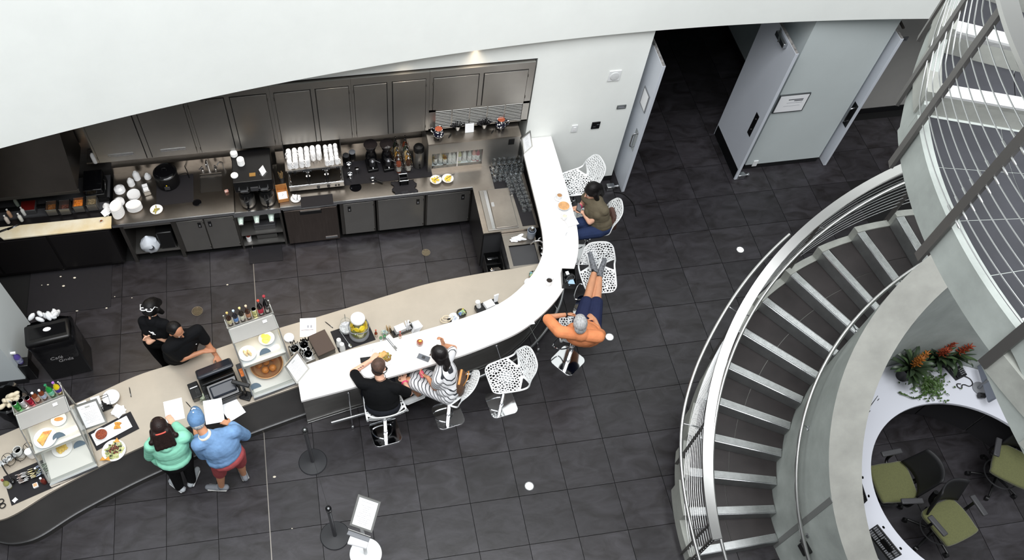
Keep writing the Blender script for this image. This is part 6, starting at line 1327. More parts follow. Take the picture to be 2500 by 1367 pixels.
rb = random.Random(5); LS = MB().lathe([(.034, 0), (.036, .003), (.034, .006), (0, .006)], n=16).mesh('lemon_slice', mat('lemon_rind', (240, 206, 40), .4, var=.1, vscale=30)); CS = MB().lathe([(.024, 0), (.026, .003), (.024, .006), (0, .006)], n=16).mesh('cucumber_slice', mat('cucumber', (96, 122, 50), .4, col2=(196, 204, 130), vscale=26))
for k in range(34):
    a = rb.uniform(0, 6.28); up_ = k > 15; place(LS if up_ else CS, 'lemon_slice' if up_ else 'cucumber_slice', (.095 * math.cos(a) * rb.uniform(.75, 1), .095 * math.sin(a) * rb.uniform(.75, 1), .10 + .0055 * k), parent=t, rot=(1.2 + rb.uniform(-.5, .5), rb.uniform(-.4, .4), a + PI / 2))
t = thing('glass_pitcher', 'round glass pitcher behind the water dispenser', 'pitcher', (1.20, 1.52, SZ + .0045)); MB().shell([(.05, .0), (.085, .03), (.088, .09), (.06, .14), (.058, .19), (.065, .20)], n=26).build('glass', PANE, t); MB().tube([(.06 * math.cos(2 * PI * i / 20), .06 * math.sin(2 * PI * i / 20), .195) for i in range(20)], .004, 6, closed=True).build('rim', GLASSW, t); MB().tube(catmull([(0, .06, .19), (0, .12, .17), (0, .12, .10), (0, .086, .08)], 5), .007, 8).build('handle', GLASSW, t); MB().lathe([(.082, .03), (.084, .07), (0, .07)], n=26).build('ice', mat('ice', (200, 200, 204), .2, var=.2, vscale=40), t)
for k, (u, v, n) in enumerate(((828, 838, 5), (836, 850, 6))):
    p = at(u, v, .95); me = MB().lathe([(.036, 0), (.027, .085), (.026, .085), (.025, .088), (0, .088)], n=18).mesh('plastic_cup', PLASTW)
    for j in range(n): one(me, 'plastic_cup', (p.x, p.y, SZ + .0045 + .012 * j), '%s upside down white plastic cup in the %s stack by the ladle' % (FTOP[n - 1 - j], ('back', 'front')[k]), 'cup', 0, 'plastic cups on the drinks mat, %s stack' % ('back', 'front')[k])
t = thing('long_spoon', 'long steel serving spoon lying on the drinks mat', 'spoon', (1.17, 1.40, SZ + .012), math.radians(-66)); MB().cyl((-.13, 0, .0), (.09, 0, 0), .006, n=8).build('handle', SATIN, t); MB().ball((.12, 0, 0), (.035, .024, .008), 12, 8).build('bowl', CHROME, t); MB().ball((-.13, 0, 0), .011, 8, 6).build('end_knob', SATIN, t)
# condiments behind the bar
SAU = (130, 50, 24)
def on_service(u, v, z=.93): p = at(u, v, z); return (p.x, p.y, SZ)
def on_bar(u, v, z=1.13): p = at(u, v, z); return (p.x, p.y, BZ)
bottle(on_service(918, 815, .95), 'hot sauce bottle standing on the steel counter behind the bar', .14, .02, SAU, (170, 60, 40), (214, 190, 170), .45)
bottle(on_bar(977, 820, 1.14), 'hot sauce bottle standing on the white bar top', .14, .02, SAU, (170, 60, 40), (214, 190, 170), .45)
for k, (u, v, la) in enumerate(((930, 828, 'left'), (939, 824, 'right'))):
    t = thing('spice_shaker', '%s glass spice shaker with a green cap on the bar' % la, 'shaker', on_bar(u, v, 1.14), 0, 'spice shakers on the bar'); MB().lathe([(.018, 0), (.02, .005), (.02, .055), (.016, .062)], n=16).build('glass', GLASSW, t); MB().lathe([(.017, .004), (.017, .04), (0, .04)], n=14).build('contents', (PORC, DGREY)[k], t); MB().lathe([(.019, .062), (.019, .08), (.01, .085), (0, .085)], n=14).build('cap', mat('cap_green', (60, 110, 70), .4), t)
t = thing('toothpick_jar', 'glass jar of wooden stirrers behind the spice shakers', 'jar', on_service(948, 805, .96)); MB().shell([(.035, .003), (.04, .09)], n=20).build('glass', PANE, t); MB().lathe([(.034, 0), (.034, .004), (0, .004)], n=20).build('base', GLASSW, t); rb = random.Random(2)
for k in range(22): a = rb.uniform(0, 6.28); r = rb.uniform(0, .024); MB().cyl((r * math.cos(a), r * math.sin(a), .005), (1.5 * r * math.cos(a), 1.5 * r * math.sin(a), rb.uniform(.11, .135)), .0025, n=5).build('stirrer', sm_, t)
p = on_service(938, 812, .94); blobq = MB(); rb = random.Random(8)
for k in range(12): blobq.cbox((rb.uniform(-.03, .03), rb.uniform(-.02, .02), .035 + rb.uniform(0, .03)), (.035, .004, .05), (rb.uniform(-.4, .4), rb.uniform(-.4, .4), rb.uniform(0, 3)))
tag(blobq.build('sweetener_packets', mat('packet_blue_mix', (150, 180, 214), .6, col2=(226, 232, 180), vscale=24), loc=p), 'blue and yellow sweetener packets behind the spice shakers', 'packets')
def napkin_rack(loc, rot, label, seed, sx=.20):
    t = thing('napkin_rack', label, 'napkin rack', loc, rot); b = MB(); b.box(-sx / 2, sx / 2, -.05, .05, 0, .006); b.box(-sx / 2, -sx / 2 + .005, -.05, .05, 0, .10); b.box(sx / 2 - .005, sx / 2, -.05, .05, 0, .10); b.box(-sx / 2, sx / 2, -.05, -.045, 0, .05); b.build('rack', BLACK, t)
    MB().cbox((-.02, 0, .065), (sx * .5, .085, .11), (.1, 0, .05)).build('napkins', PAPER, t); rb = random.Random(seed)
    for k in range(7): MB().cyl((sx * .32 + rb.uniform(-.02, .02), rb.uniform(-.03, .03), .01), (sx * .34 + rb.uniform(-.03, .03), rb.uniform(-.04, .04), .15), .008, n=6).build('wrapped_straw', PAPER, t)
    return t
napkin_rack(on_service(980, 803, .96), math.radians(16), 'black napkin rack with paper and wrapped straws by the second hot sauce bottle', 4, .26)
t = thing('napkin_stack', 'leaning stack of white napkins right of the napkin rack', 'napkins', on_service(1017, 798, .94), math.radians(14))
for k in range(8): MB().cbox((-.06 + .012 * k, 0, .05), (.003, .11, .10), (0, .35 + .05 * k, .03 * k)).build('napkin', PAPER, t)
t = thing('coiled_cable', 'coiled pale cable on the counter behind the bar', 'cable', on_service(1085, 782, .92))
MB().tube(catmull([(.06 * math.cos(a) + .012 * a * .3, .045 * math.sin(a), .008 + .006 * a) for a in [i * .5 for i in range(28)]], 3), .005, 6).build('cable', mat('cable_cream', (222, 206, 178), .6), t); MB().box(.04, .09, -.03, .02, 0, .03).build('plug', BLACK, t, bev=.006)
t = thing('patterned_plate', 'small white plate with a blue grey pattern behind the bar', 'plate', on_service(1108, 774, .93)); place(plate_mesh('plate', .068), 'plate', (0, 0, .0), parent=t); MB().lathe([(.038, .0085), (0, .0088)], n=20).build('pattern', mat('pattern_blue', (236, 238, 240), .3, col2=(120, 136, 160), vscale=60), t)
for k, (u, v, la) in enumerate(((1127, 763, 'bowl of coloured sweetener packets behind the middle of the bar'), (1304, 670, 'bowl of coloured sweetener packets at the bend of the bar'))):
    t = thing('packet_bowl', la, 'bowl', on_service(u, v, .95)); place(bowl_mesh('bowl', .065, .045, mat('bowl_dark', (70, 66, 60), .4)), 'bowl', (0, 0, 0), parent=t); rb = random.Random(50 + k); PKC = [(230, 230, 224), (150, 200, 190), (230, 210, 110), (120, 150, 200), (170, 200, 140)]
    for i in range(20): a = rb.uniform(0, 6.28); r = rb.uniform(0, .045); MB().cbox((r * math.cos(a), r * math.sin(a), .05 + rb.uniform(-.01, .015)), (.035, .003, .05), (rb.uniform(-.7, .7), rb.uniform(-.7, .7), a)).build('packet', mat('pk_%d' % (i % 5), PKC[i % 5], .6), t)
t = thing('napkin_tray', 'dark tray with napkins, straws and a white box near the bend of the bar', 'tray', on_service(1190, 748, .96), math.radians(15)); MB().box(-.15, .15, -.07, .07, 0, .07).build('tray', BLACK, t, bev=.005); MB().box(-.14, .14, -.075, -.071, .01, .09).build('front_label', PAPER, t); print_rows(.24, .06, 4, 3).build('print', INKL, t, loc=(0, -.0765, .05), rot=(PI / 2, 0, 0))
MB().cbox((.02, .0, .09), (.12, .1, .05), (0, .05, .1)).build('napkins', PAPER, t); MB().cyl((-.10, .03, .03), (-.12, .05, .17), .03, n=16).build('straw_cup', PORC, t)
for k in range(5): MB().cyl((.11 + .008 * k, .02, .05), (.11 + .012 * k, .04, .19), .010, n=8).build('wrapped_straw', PAPER, t)
one(MB().lathe([(.055, 0), (.06, .01), (.05, .06), (.03, .075), (0, .078)], n=22).mesh('white_dome', PORC), 'white_pot', on_service(1214, 752, .94), 'white domed pot right of the napkin tray', 'pot')
t = thing('saucer_pile', 'white saucers with crumpled paper at the bend behind the bar', 'saucer', on_service(1293, 689, .93)); place(plate_mesh('plate', .07), 'saucer', (0, 0, 0), parent=t); MB().ball((.02, -.02, .03), (.035, .025, .02), 12, 8).build('crumpled_paper', PAPER, t)
for k, (u, v, la) in enumerate(((1280, 706, 'back'), (1279, 713, 'front'))): bottle(on_service(u, v, .98), '%s small green topped bottle at the bend behind the bar' % la, .09, .018, (40, 60, 40), (50, 100, 60), None, .3)
t = thing('stirrer_jar', 'jar of brown stirrers at the bend behind the bar', 'jar', on_service(1266, 722, .96)); MB().lathe([(.03, 0), (.034, .08), (.03, .08), (.028, .004), (0, .004)], n=18).build('jar', BLACK, t); rb = random.Random(12)
for k in range(18): a = rb.uniform(0, 6.28); r = rb.uniform(0, .02); MB().cyl((r * math.cos(a), r * math.sin(a), .01), (2 * r * math.cos(a), 2 * r * math.sin(a), rb.uniform(.10, .14)), .003, n=5).build('stirrer', mat('stirrer_brown', (170, 126, 76), .6), t)

# ---- on the bar
t = thing('lunch_plate', 'white plate with a half eaten sandwich in front of the person in black', 'plate', on_bar(938, 872, 1.11)); place(plate_mesh('plate', .125), 'plate', (0, 0, 0), parent=t); MB().cbox((-.02, .02, .035), (.12, .07, .04), (.1, .1, .5)).build('bread', mat('bread', (220, 186, 120), .6, col2=(180, 120, 60), vscale=14), t, bev=.015); blobfood('salad', 9, mat('salad_mix', (150, 150, 60), .5, col2=(120, 60, 30), vscale=20), .075, 40, t, .025)
t = thing('side_plate', 'white side plate under the left arm of the person in black', 'plate', on_bar(902, 905, 1.11)); place(plate_mesh('plate', .10), 'plate', (0, 0, 0), parent=t)
def phone(loc, rot, label, m, case=None, z=0):
    t = thing('phone', label, 'phone', loc, rot); MB().box(-.075, .075, -.037, .037, 0, .009).build('body', case or BLACK, t, bev=.004); MB().box(-.068, .068, -.033, .033, .009, .0096).build('screen', m, t); return t
phone(on_bar(895, 878, 1.105), .0, 'black phone lying on the bar beside the left hand of the person in black', BLACKG)
t = phone(on_bar(1034, 873, 1.105), -.55, 'grey phone lying on the bar in front of the person in stripes', mat('phone_grey', (104, 108, 114), .4), GREYP); MB().box(-.02, .02, -.02, .02, .0097, .0105).build('emblem', DGREY, t)
t = thing('iced_tea_glass', 'round glass of iced tea on the white bar', 'glass', on_bar(1025, 838, 1.13)); MB().shell([(.028, .0), (.042, .03), (.043, .06), (.034, .095)], n=24).build('glass', PANE, t); MB().lathe([(.027, .003), (.04, .03), (.040, .062), (0, .062)], n=24).build('tea', mat('iced_tea', (140, 58, 22), .1, coat=.4), t); MB().ball((.005, .01, .066), (.022, .016, .012), 10, 6).build('lemon', mat('tea_lemon', (236, 190, 90), .4), t)
t = thing('fork_and_knife', 'fork and knife on a folded napkin on the bar', 'cutlery', on_bar(957, 838, 1.1), math.radians(-62)); MB().box(-.12, .10, -.025, .05, 0, .003).build('napkin', PAPER, t)
MB().cyl((-.09, 0, .007), (.05, 0, .007), .004, n=6).build('fork', fm[0], t); MB().box(.05, .10, -.010, .010, .005, .009).build('fork_tines', fm[0], t); MB().cyl((-.09, -.018, .007), (.03, -.018, .007), .004, n=6).build('knife', fm[1], t); MB().box(.03, .12, -.026, -.012, .005, .008).build('knife_blade', fm[0], t)
one(MB().tube(catmull([(-.03, 0, 0), (-.01, .012, 0), (.0, -.01, 0), (.02, .012, 0), (.035, 0, 0)], 5), .0016, 5).mesh('marking', INK), 'paper_mark', on_bar(908, 857, 1.1), 'thin black scribbled slip mark on the white bar', 'slip', .6)
t = thing('coffee_mug', 'white mug of black coffee on the bend of the bar', 'mug', on_bar(1340, 690, 1.13), .5); place(mug_mesh('mug', .042, .085), 'mug', (0, 0, 0), parent=t); MB().lathe([(.037, .07), (0, .071)], n=20).build('coffee', mat('coffee', (34, 22, 16), .1), t)
p = at(1391, 683, 1.12); t = thing('bar_caddy', 'black caddy box with a phone, sunglasses and a face mask on the bar', 'box', (p.x - .02, p.y + .0, BZ), math.radians(-10))
b = MB(); b.box(-.085, .085, -.12, .12, 0, .006); b.box(-.085, -.08, -.12, .12, 0, .10); b.box(.08, .085, -.12, .12, 0, .10); b.box(-.085, .085, -.12, -.115, 0, .10); b.box(-.085, .085, .115, .12, 0, .10); b.build('box', BLACK, t)
MB().box(-.07, .07, -.11, .10, .008, .05).build('pouch', BLACKG, t, bev=.012); MB().cbox((.02, -.08, .085), (.08, .07, .01), (.2, 0, .3)).build('face_mask', mat('mask_blue', (160, 190, 214), .7), t); MB().cbox((-.02, .05, .10), (.045, .05, .012), (.2, .1, .4)).build('earbuds_case', PLASTW, t, bev=.006)
MB().tube(catmull([(-.05, -.09, .09), (-.02, -.02, .105), (.05, .02, .105), (.06, -.03, .10), (.0, -.05, .10), (-.03, -.1, .10)], 5), .006, 6).build('glasses', DGREY, t)
t = thing('cup_saucer', 'white coffee cup on a saucer near the person in the olive vest', 'cup', on_bar(1365, 482, 1.12), 2.2); place(plate_mesh('plate', .07), 'saucer', (0, 0, 0), parent=t); place(mug_mesh('mug', .038, .06), 'mug', (0, 0, .009), parent=t); MB().lathe([(.033, .058), (0, .059)], n=20).build('coffee', mat('latte', (170, 126, 84), .3), t); MB().tube([(.05, .02, .018), (.03, .06, .02)], .003, 5).build('spoon', CHROME, t)
t = thing('white_tray', 'white rectangular tray on the bar in front of the person in the olive vest', 'tray', on_bar(1389, 530, 1.11), math.radians(-80)); MB().box(-.15, .15, -.075, .075, .003, .012).build('tray', PORC, t, bev=.004); MB().tube([(-.15, -.075, .014), (.15, -.075, .014), (.15, .075, .014), (-.15, .075, .014)], .005, 6, closed=True).build('rim', PORC, t)
t = thing('soup_bowl', 'white bowl of soup at the end of the white tray', 'bowl', (at(1376, 505, 1.13).x, at(1376, 505, 1.13).y, BZ + .014)); place(bowl_mesh('bowl', .085, .05), 'bowl', (0, 0, 0), parent=t); MB().lathe([(.074, .04), (0, .042)], n=28).build('soup', mat('soup', (206, 156, 106), .3, var=.12, vscale=20), t)
t = thing('milk_jug', 'little white milk jug on the white tray', 'jug', (at(1377, 527, 1.14).x, at(1377, 527, 1.14).y - .03, BZ + .014)); place(mug_mesh('mug', .032, .06), 'jug', (0, 0, 0), 2.8, t); MB().lathe([(.028, .05), (0, .051)], n=18).build('milk', mat('milk', (226, 214, 190), .3), t)
t = thing('paper_napkin', 'printed paper napkin on the bar below the white tray', 'napkin', on_bar(1383, 572, 1.1), .2); MB().cbox((0, 0, .003), (.11, .10, .004), (.02, .02, .2)).build('napkin', PAPER, t); MB().tube([(-.02, -.02, .006), (.0, .01, .0065), (.02, .02, .006)], .002, 5).build('print', INK, t)
# held or hung things
p = at(1413, 507, 1.03); t = thing('phone', 'dark phone held by the person in the olive vest', 'phone', p, .3, rot=(.5, .1, 1.2)); MB().box(-.075, .075, -.037, .037, 0, .009).build('body', BLACK, t, bev=.004); MB().box(-.068, .068, -.033, .033, .009, .0096).build('screen', GREYP, t)
def handbag(loc, rot, label, m, s=1.0, straps=True, rotv=None):
    t = thing('handbag', label, 'bag', loc, rot); vs = []; n = 20
    for j, (w, d, z) in enumerate(((.13, .055, 0), (.15, .07, .03), (.145, .065, .12), (.12, .045, .19), (.10, .02, .22))):
        for i in range(n): a = 2 * PI * i / n; vs.append((s * w * math.copysign(abs(math.cos(a)) ** .6, math.cos(a)), s * d * math.copysign(abs(math.sin(a)) ** .6, math.sin(a)), s * z))
    MB().add(vs, [(j * n + i, j * n + (i + 1) % n, (j + 1) * n + (i + 1) % n, (j + 1) * n + i) for j in range(4) for i in range(n)] + [tuple(range(n - 1, -1, -1)), tuple(range(4 * n, 5 * n))]).build('bag_body', m, t)
    if straps:
        TAN = mat('tan_leather', (198, 140, 76), .5)
        for y in (-.05, .05): MB().tube(catmull([(-.07 * s, y * s, .16 * s), (-.06 * s, y * 1.6 * s, .28 * s), (0, y * 1.8 * s, .32 * s), (.06 * s, y * 1.6 * s, .28 * s), (.07 * s, y * s, .16 * s)], 6), .007, 8).build('strap', TAN, t)
        MB().box(-.10 * s, .10 * s, -.012, .012, .215 * s, .225 * s).build('top_trim', TAN, t); MB().lathe([(.016, 0), (.016, .004), (0, .004)], (.09 * s, -.07 * s, .12 * s), 12, axis=Vector((0, -1, 0)).to_track_quat('Z', 'Y')).build('charm', TAN, t)
    return t
p = at(1122, 935, .88); handbag((p.x + .0, p.y, .80), math.radians(70), 'brown handbag with tan straps on the stool behind the person in stripes', mat('bag_brown', (66, 46, 38), .5, col2=(100, 74, 52), vscale=70), 1.05)
p = at(1492, 535, .88); handbag((p.x, p.y, .80), math.radians(85), 'soft dark brown bag on the stool behind the person in the olive vest', mat('bag_leather', (74, 50, 42), .5, var=.2, vscale=12, bump=.3, bscale=14), 1.0, False)
# ---- free standing things on the floor
def stanchion(u, v, label):
    p = at(u, v, .0); t = thing('stanchion', label, 'stanchion', p, 0, 'black queue stanchions')
    MB().lathe([(.175, 0), (.178, .008), (.17, .016), (.06, .026), (.03, .03)], n=40).build('base', mat('stanchion_black', (34, 35, 38), .5), t); MB().cyl((0, 0, .028), (0, 0, .90), .024, n=20).build('post', mat('post_grey', (88, 88, 92), .35, .6), t); MB().lathe([(.030, .89), (.034, .90), (.034, .97), (.030, .975), (.022, .975), (.022, .968), (0, .968)], n=24).build('head', BLACKG, t); MB().lathe([(.012, .968), (.012, .974), (0, .974)], n=12).build('cap_badge', SATIN, t)
    MB().cbox((0, .03, .935), (.03, .03, .06)).build('belt_clip', BLACK, t)
    return p
a_ = stanchion(764, 1128, 'black queue stanchion nearer to the counter'); b_ = stanchion(818, 1308, 'black queue stanchion nearer to the sign stand')
d_ = (b_ - a_); L_ = d_.length - .08; t = tag(MB().box(-L_ / 2, L_ / 2, -.0015, .0015, -.025, .025).build('queue_belt', BLACK, loc=((a_.x + b_.x) / 2, (a_.y + b_.y) / 2, .935), rot=(0, 0, math.atan2(d_.y, d_.x))), 'black retractable belt between the two stanchions', 'belt')
p = at(893, 1352, 0); t = thing('sign_stand', 'white floor stand with a silver framed menu and a leaflet shelf', 'sign stand', p, math.radians(-28))
MB().lathe([(.19, 0), (.19, .01), (.17, .018), (0, .02)], n=44).build('base', PLASTW, t); MB().cyl((0, 0, .018), (0, 0, 1.0), .022, n=18).build('pole', PLASTW, t)
o = MB().box(-.12, .12, -.012, .012, 0, .34); fo = bpy.data.objects
M_ = Matrix.Translation((0, -.02, 1.0)) @ Matrix.Rotation(math.radians(-52), 4, 'X')
def put(mb, nm, m_): q = mb.build(nm, m_, t); q.matrix_local = M_; return q
e = .022; b = MB(); b.box(-.13, .13, -.01, .012, 0, e); b.box(-.13, .13, -.01, .012, .36 - e, .36); b.box(-.13, -.13 + e, -.01, .012, e, .36 - e); b.box(.13 - e, .13, -.01, .012, e, .36 - e); put(b, 'frame', LMET); put(MB().box(-.13 + e, .13 - e, -.004, .006, e, .36 - e), 'sheet', PAPER)
pr = print_rows(.21, .31, 12, 21, .1, .014); pr.v = [(x, -.0046, y + .18) for x, y, z in pr.v]; put(pr, 'print', INK)['kind'] = 'stuff'
MB().cbox((0, -.10, .975), (.25, .05, .012), (-.25, 0, 0)).build('shelf', GREYP, t); MB().box(-.13, .13, -.07, -.065, .96, 1.0).build('shelf_lip', LMET, t)
lf = MB().cbox((.02, -.15, .96), (.21, .12, .02), (-.3, 0, .08)).build('leaflets', PAPER, t); print_rows(.18, .10, 5, 23).build('print', INKL, t, loc=(.02, -.153, .9715), rot=(-.3, 0, .08))
# bins
BAGM = mat('bin_bag', (18, 18, 20), .22, bump=.5, bscale=12, var=.1, vscale=6)
t = thing('trash_bin', 'tall black trash bin with a bag and lettering by the wall end', 'trash bin', (-2.45, 2.05, 0), math.radians(8))
MB().prism([(-.26, -.17), (.26, -.17), (.27, .2), (-.27, .2)], 0, .80).build('bin_body', mat('bin_black', (17, 17, 19), .4), t, bev=.02)
vs = []; n = 28; rb = random.Random(4)
for j, (k, z) in enumerate(((1.04, .45), (1.07, .55), (1.06, .70), (1.09, .80), (1.0, .84))):
    for i in range(n): a = 2 * PI * i / n; kk = k + rb.uniform(-.02, .02); vs.append((kk * .27 * math.copysign(abs(math.cos(a)) ** .4, math.cos(a)), .012 + kk * .19 * math.copysign(abs(math.sin(a)) ** .4, math.sin(a)), z + rb.uniform(-.015, .015)))
MB().add(vs, [(j * n + i, j * n + (i + 1) % n, (j + 1) * n + (i + 1) % n, (j + 1) * n + i) for j in range(4) for i in range(n)]).build('bag_skirt', BAGM, t)
MB().box(-.28, .26, -.17, .13, .80, .90).build('lid', BLACK, t, bev=.03); MB().box(-.22, .22, -.10, .06, .90, .904).build('lid_recess', BLACKG, t)
rb = random.Random(6); b = MB()
for k in range(12): b.ball((rb.uniform(-.2, .2), .19 + rb.uniform(-.03, .05), .86 + rb.uniform(0, .08)), (.06, .03, .035), 9, 6, rot=Euler((rb.uniform(-.6, .6), rb.uniform(-.6, .6), rb.uniform(0, 3))).to_quaternion())
b.build('paper_waste', mat('waste_paper', (206, 208, 210), .7, bump=.4, bscale=30), t)['kind'] = 'stuff'
b = MB().ball((0, 0, 0), (.05, .03, .015), 10, 6); b.build('crumpled_cup', PAPER, t, loc=(.0, .0, .91))
WL = mat('lettering_grey', (150, 148, 150), .6)
text_mesh('Café', .085, WL, 'lettering', t, (-.03, -.205, .52), (PI / 2, 0, 0), shear=.2); text_mesh('Gnda', .085, WL, 'lettering', t, (.06, -.205, .44), (PI / 2, 0, 0), shear=.2)
t = thing('small_trash_bin', 'open black trash bin with crumpled napkins at the left frame edge', 'trash bin', (-2.95, 1.30, 0)); MB().lathe([(.15, 0), (.19, .60), (.20, .62), (.18, .62), (.15, .05), (0, .04)], n=26).build('bin_body', BLACK, t)
vs = []; n = 28
for j, (k, z) in enumerate(((.20, .40), (.205, .55), (.21, .64), (.175, .645))):
    for i in range(n): a = 2 * PI * i / n; kk = k + rb.uniform(-.012, .012); vs.append((kk * math.cos(a), kk * math.sin(a), z + rb.uniform(-.02, .02)))
MB().add(vs, [(j * n + i, j * n + (i + 1) % n, (j + 1) * n + (i + 1) % n, (j + 1) * n + i) for j in range(3) for i in range(n)]).build('bag_skirt', BAGM, t)
b = MB()
for k in range(12): b.ball((rb.uniform(-.09, .09), rb.uniform(-.09, .09), .54 + rb.uniform(0, .08)), (.05, .03, .03), 9, 6, rot=Euler((rb.uniform(-.6, .6), rb.uniform(-.6, .6), rb.uniform(0, 3))).to_quaternion())
b.build('paper_waste', mat('waste_cream', (206, 196, 172), .7), t)['kind'] = 'stuff'
p = at(48, 880, .4); t = thing('spray_bottle', 'purple cleaner spray bottle hanging beside the small trash bin', 'spray bottle', (p.x, p.y, .0)); MB().box(-.09, .09, -.07, .07, 0, .36).build('caddy_box', BLACK, t, bev=.01); MB().lathe([(.035, .36), (.04, .38), (.04, .50), (.02, .54), (.014, .57)], n=16).build('bottle', mat('cleaner', (90, 76, 150), .3), t); MB().shell([(.041, .39), (.041, .48)], n=16).build('label_band', mat('cleaner_label', (200, 206, 214), .5, col2=(60, 60, 140), vscale=30), t); MB().cbox((-.02, 0, .59), (.09, .03, .035)).build('trigger_head', PLASTW, t, bev=.006)
# cable and box by the olive vest stool
t = thing('floor_cable', 'thin black cable running from the door stop to the stool', 'cable', at(1500, 470, 0)); 
MB().tube(catmull([(0, 0, .008), (.12, -.05, .008), (.22, -.25, .008), (.20, -.5, .008)], 6), .006, 6).build('cable', BLACK, t)
# ================================================================ stools
def make_stool_shell():
    L, NU, NS = .80, 96, 150
    prof = [(.235, -.025), (.20, -.004), (.12, .0), (0, -.002), (-.10, .0), (-.165, .022), (-.205, .075), (-.235, .15), (-.275, .24), (-.325, .36)]
    pr = catmull([(a, b, 0) for a, b in prof], 10)
    acc = [0.0]
    for i in range(1, len(pr)): acc.append(acc[-1] + (pr[i] - pr[i - 1]).length)
    L = acc[-1]
    def P(q):
        for i in range(1, len(acc)):
            if acc[i] >= q - 1e-9:
                t = (q - acc[i - 1]) / max(1e-9, acc[i] - acc[i - 1]); return pr[i - 1].lerp(pr[i], max(0, min(1, t)))
        return pr[-1]
    qb = acc[52]                                   # the fold between seat and back
    def halfw(q):
        s = q / L; w = .205 + .05 * math.sin(PI * min(1, s / .62) * .5) if s < .62 else .255 - .075 * ((s - .62) / .38) ** 1.3
        rc = .085
        for e in (q, L - q):
            if e < rc: w = w - rc * (1 - math.sqrt(max(0, 1 - ((rc - e) / rc) ** 2)))
        return w
    qs = [L * (i / NS) for i in range(NS + 1)]; hw = [halfw(q) for q in qs]
    P2 = np.zeros((NS + 1, NU + 1, 2))
    for i in range(NS + 1):
        for j in range(NU + 1): P2[i, j] = ((-1 + 2 * j / NU) * hw[i], qs[i])
    rng = np.random.RandomState(4); seeds = []
    sp = .0345
    for i in range(int(L / sp) + 3):
        for j in range(int(.56 / sp) + 3): seeds.append((-.28 + (j + .5 * (i % 2)) * sp + rng.uniform(-.013, .013), (i - .5) * sp + rng.uniform(-.013, .013)))
    seeds = np.array(seeds)
    C = (P2[:-1, :-1] + P2[1:, 1:] + P2[:-1, 1:] + P2[1:, :-1]) / 4; c = C.reshape(-1, 2)
    d = np.sqrt(((c[:, None, :] - seeds[None]) ** 2).sum(2)); d.sort(axis=1)
    hole = (d[:, 1] - d[:, 0] > .0088)
    hwc = np.array([halfw(q) for q in c[:, 1]]); mx = hwc - np.abs(c[:, 0]); my = np.minimum(c[:, 1], L - c[:, 1]); marg = np.minimum(mx, my)
    hole &= marg > .017
    # triangular slots at both ends of the fold
    au = hwc - np.abs(c[:, 0]); dq = c[:, 1] - qb
    inside = (au > .022) & (au < .155) & (np.abs(dq) < .085 * (1 - (au - .022) / .14) + .004)
    rim = (au < .185) & (np.abs(dq) < .085 * (1 - (au - .022) / .165) + .026)
    hole = np.where(inside, True, np.where(rim, False, hole)).reshape(NS, NU)
    used = {}; faces = []
    for i in range(NS):
        for j in range(NU):
            if hole[i, j]: continue
            faces.append([(i, j), (i, j + 1), (i + 1, j + 1), (i + 1, j)])
    pts = {}
    nb = {}
    cnt = {}
    for f in faces:
        for a, b in zip(f, f[1:] + f[:1]): k = (min(a, b), max(a, b)); cnt[k] = cnt.get(k, 0) + 1
    for (a, b), k in cnt.items():
        if k == 1: nb.setdefault(a, []).append(b); nb.setdefault(b, []).append(a)
    for f in faces:
        for a in f: pts[a] = Vector((P2[a[0], a[1], 0], P2[a[0], a[1], 1]))
    for it in range(4):
        new = {}
        for a, l in nb.items():
            if a[0] in (0, NS) or a[1] in (0, NU): continue
            m = sum((pts[b] for b in l), Vector((0, 0))) / len(l); new[a] = pts[a].lerp(m, .5)
        pts.update(new)
    idx = {}; m = MB()
    for a, p in pts.items():
        idx[a] = len(m.v); q = P(p.y); u_ = p.x / .25; back = max(0, min(1, (p.y - qb) / .2))
        m.v.append((p.x, q.x + .055 * back * u_ * u_, q.y + .022 * u_ * u_ * (1 - back)))
    for f in faces: m.f.append(tuple(idx[a] for a in f)); m.mi.append(0)
    return m.mesh('seat_shell', mat('stool_white', (240, 242, 242), .35))
SHELL = make_stool_shell()
SEATH = .76
def make_stool(loc, base_rot, seat_rot, label, first=None):
    if first is not None:
        t = dup(first, loc, base_rot, label); 
        for ch in t.children:
            if ch.name.startswith('seat_shell'): ch.rotation_euler = (0, 0, seat_rot - base_rot)
        return t
    t = thing('bar_stool', label, 'stool', loc, base_rot, 'white perforated bar stools')
    s = place(SHELL, 'seat_shell', (0, 0, SEATH), seat_rot - base_rot, t); md = s.modifiers.new('solidify', 'SOLIDIFY'); md.thickness = .012; md.offset = -1
    b = MB(); R = .19; n = 10; pts = []
    for k in range(4):
        a = PI / 4 + k * PI / 2; cx, cy = math.cos(a) * .165, math.sin(a) * .165
        for i in range(n): th = a - PI / 4 + PI / 2 * i / (n - 1); pts.append((cx + .065 * math.cos(th), cy + .065 * math.sin(th)))
    bulge = [(x * (1 + .10 * math.cos(2 * math.atan2(y, x)) ** 2), y * (1 + .10 * math.cos(2 * math.atan2(y, x)) ** 2)) for x, y in pts]
    MB().prism(bulge, 0, .014).build('base_plate', CHROME, t, bev=.004)
    MB().lathe([(.035, .014), (.033, .05), (.027, .055), (.027, .40), (.020, .405), (.020, SEATH - .03), (.05, SEATH - .02), (.09, SEATH - .016), (.09, SEATH - .012), (0, SEATH - .012)], n=18).build('pole', CHROME, t)
    tri = [(0, .03), (-.10, .10), (-.135, .19), (-.10, .225), (0, .235), (.10, .225), (.135, .19), (.10, .10), (0, .03)]
    MB().tube([(p.x, p.y, .32) for p in catmull([(x, y, 0) for x, y in tri], 5)], .0085, 8).build('footrest', CHROME, t)
    return t
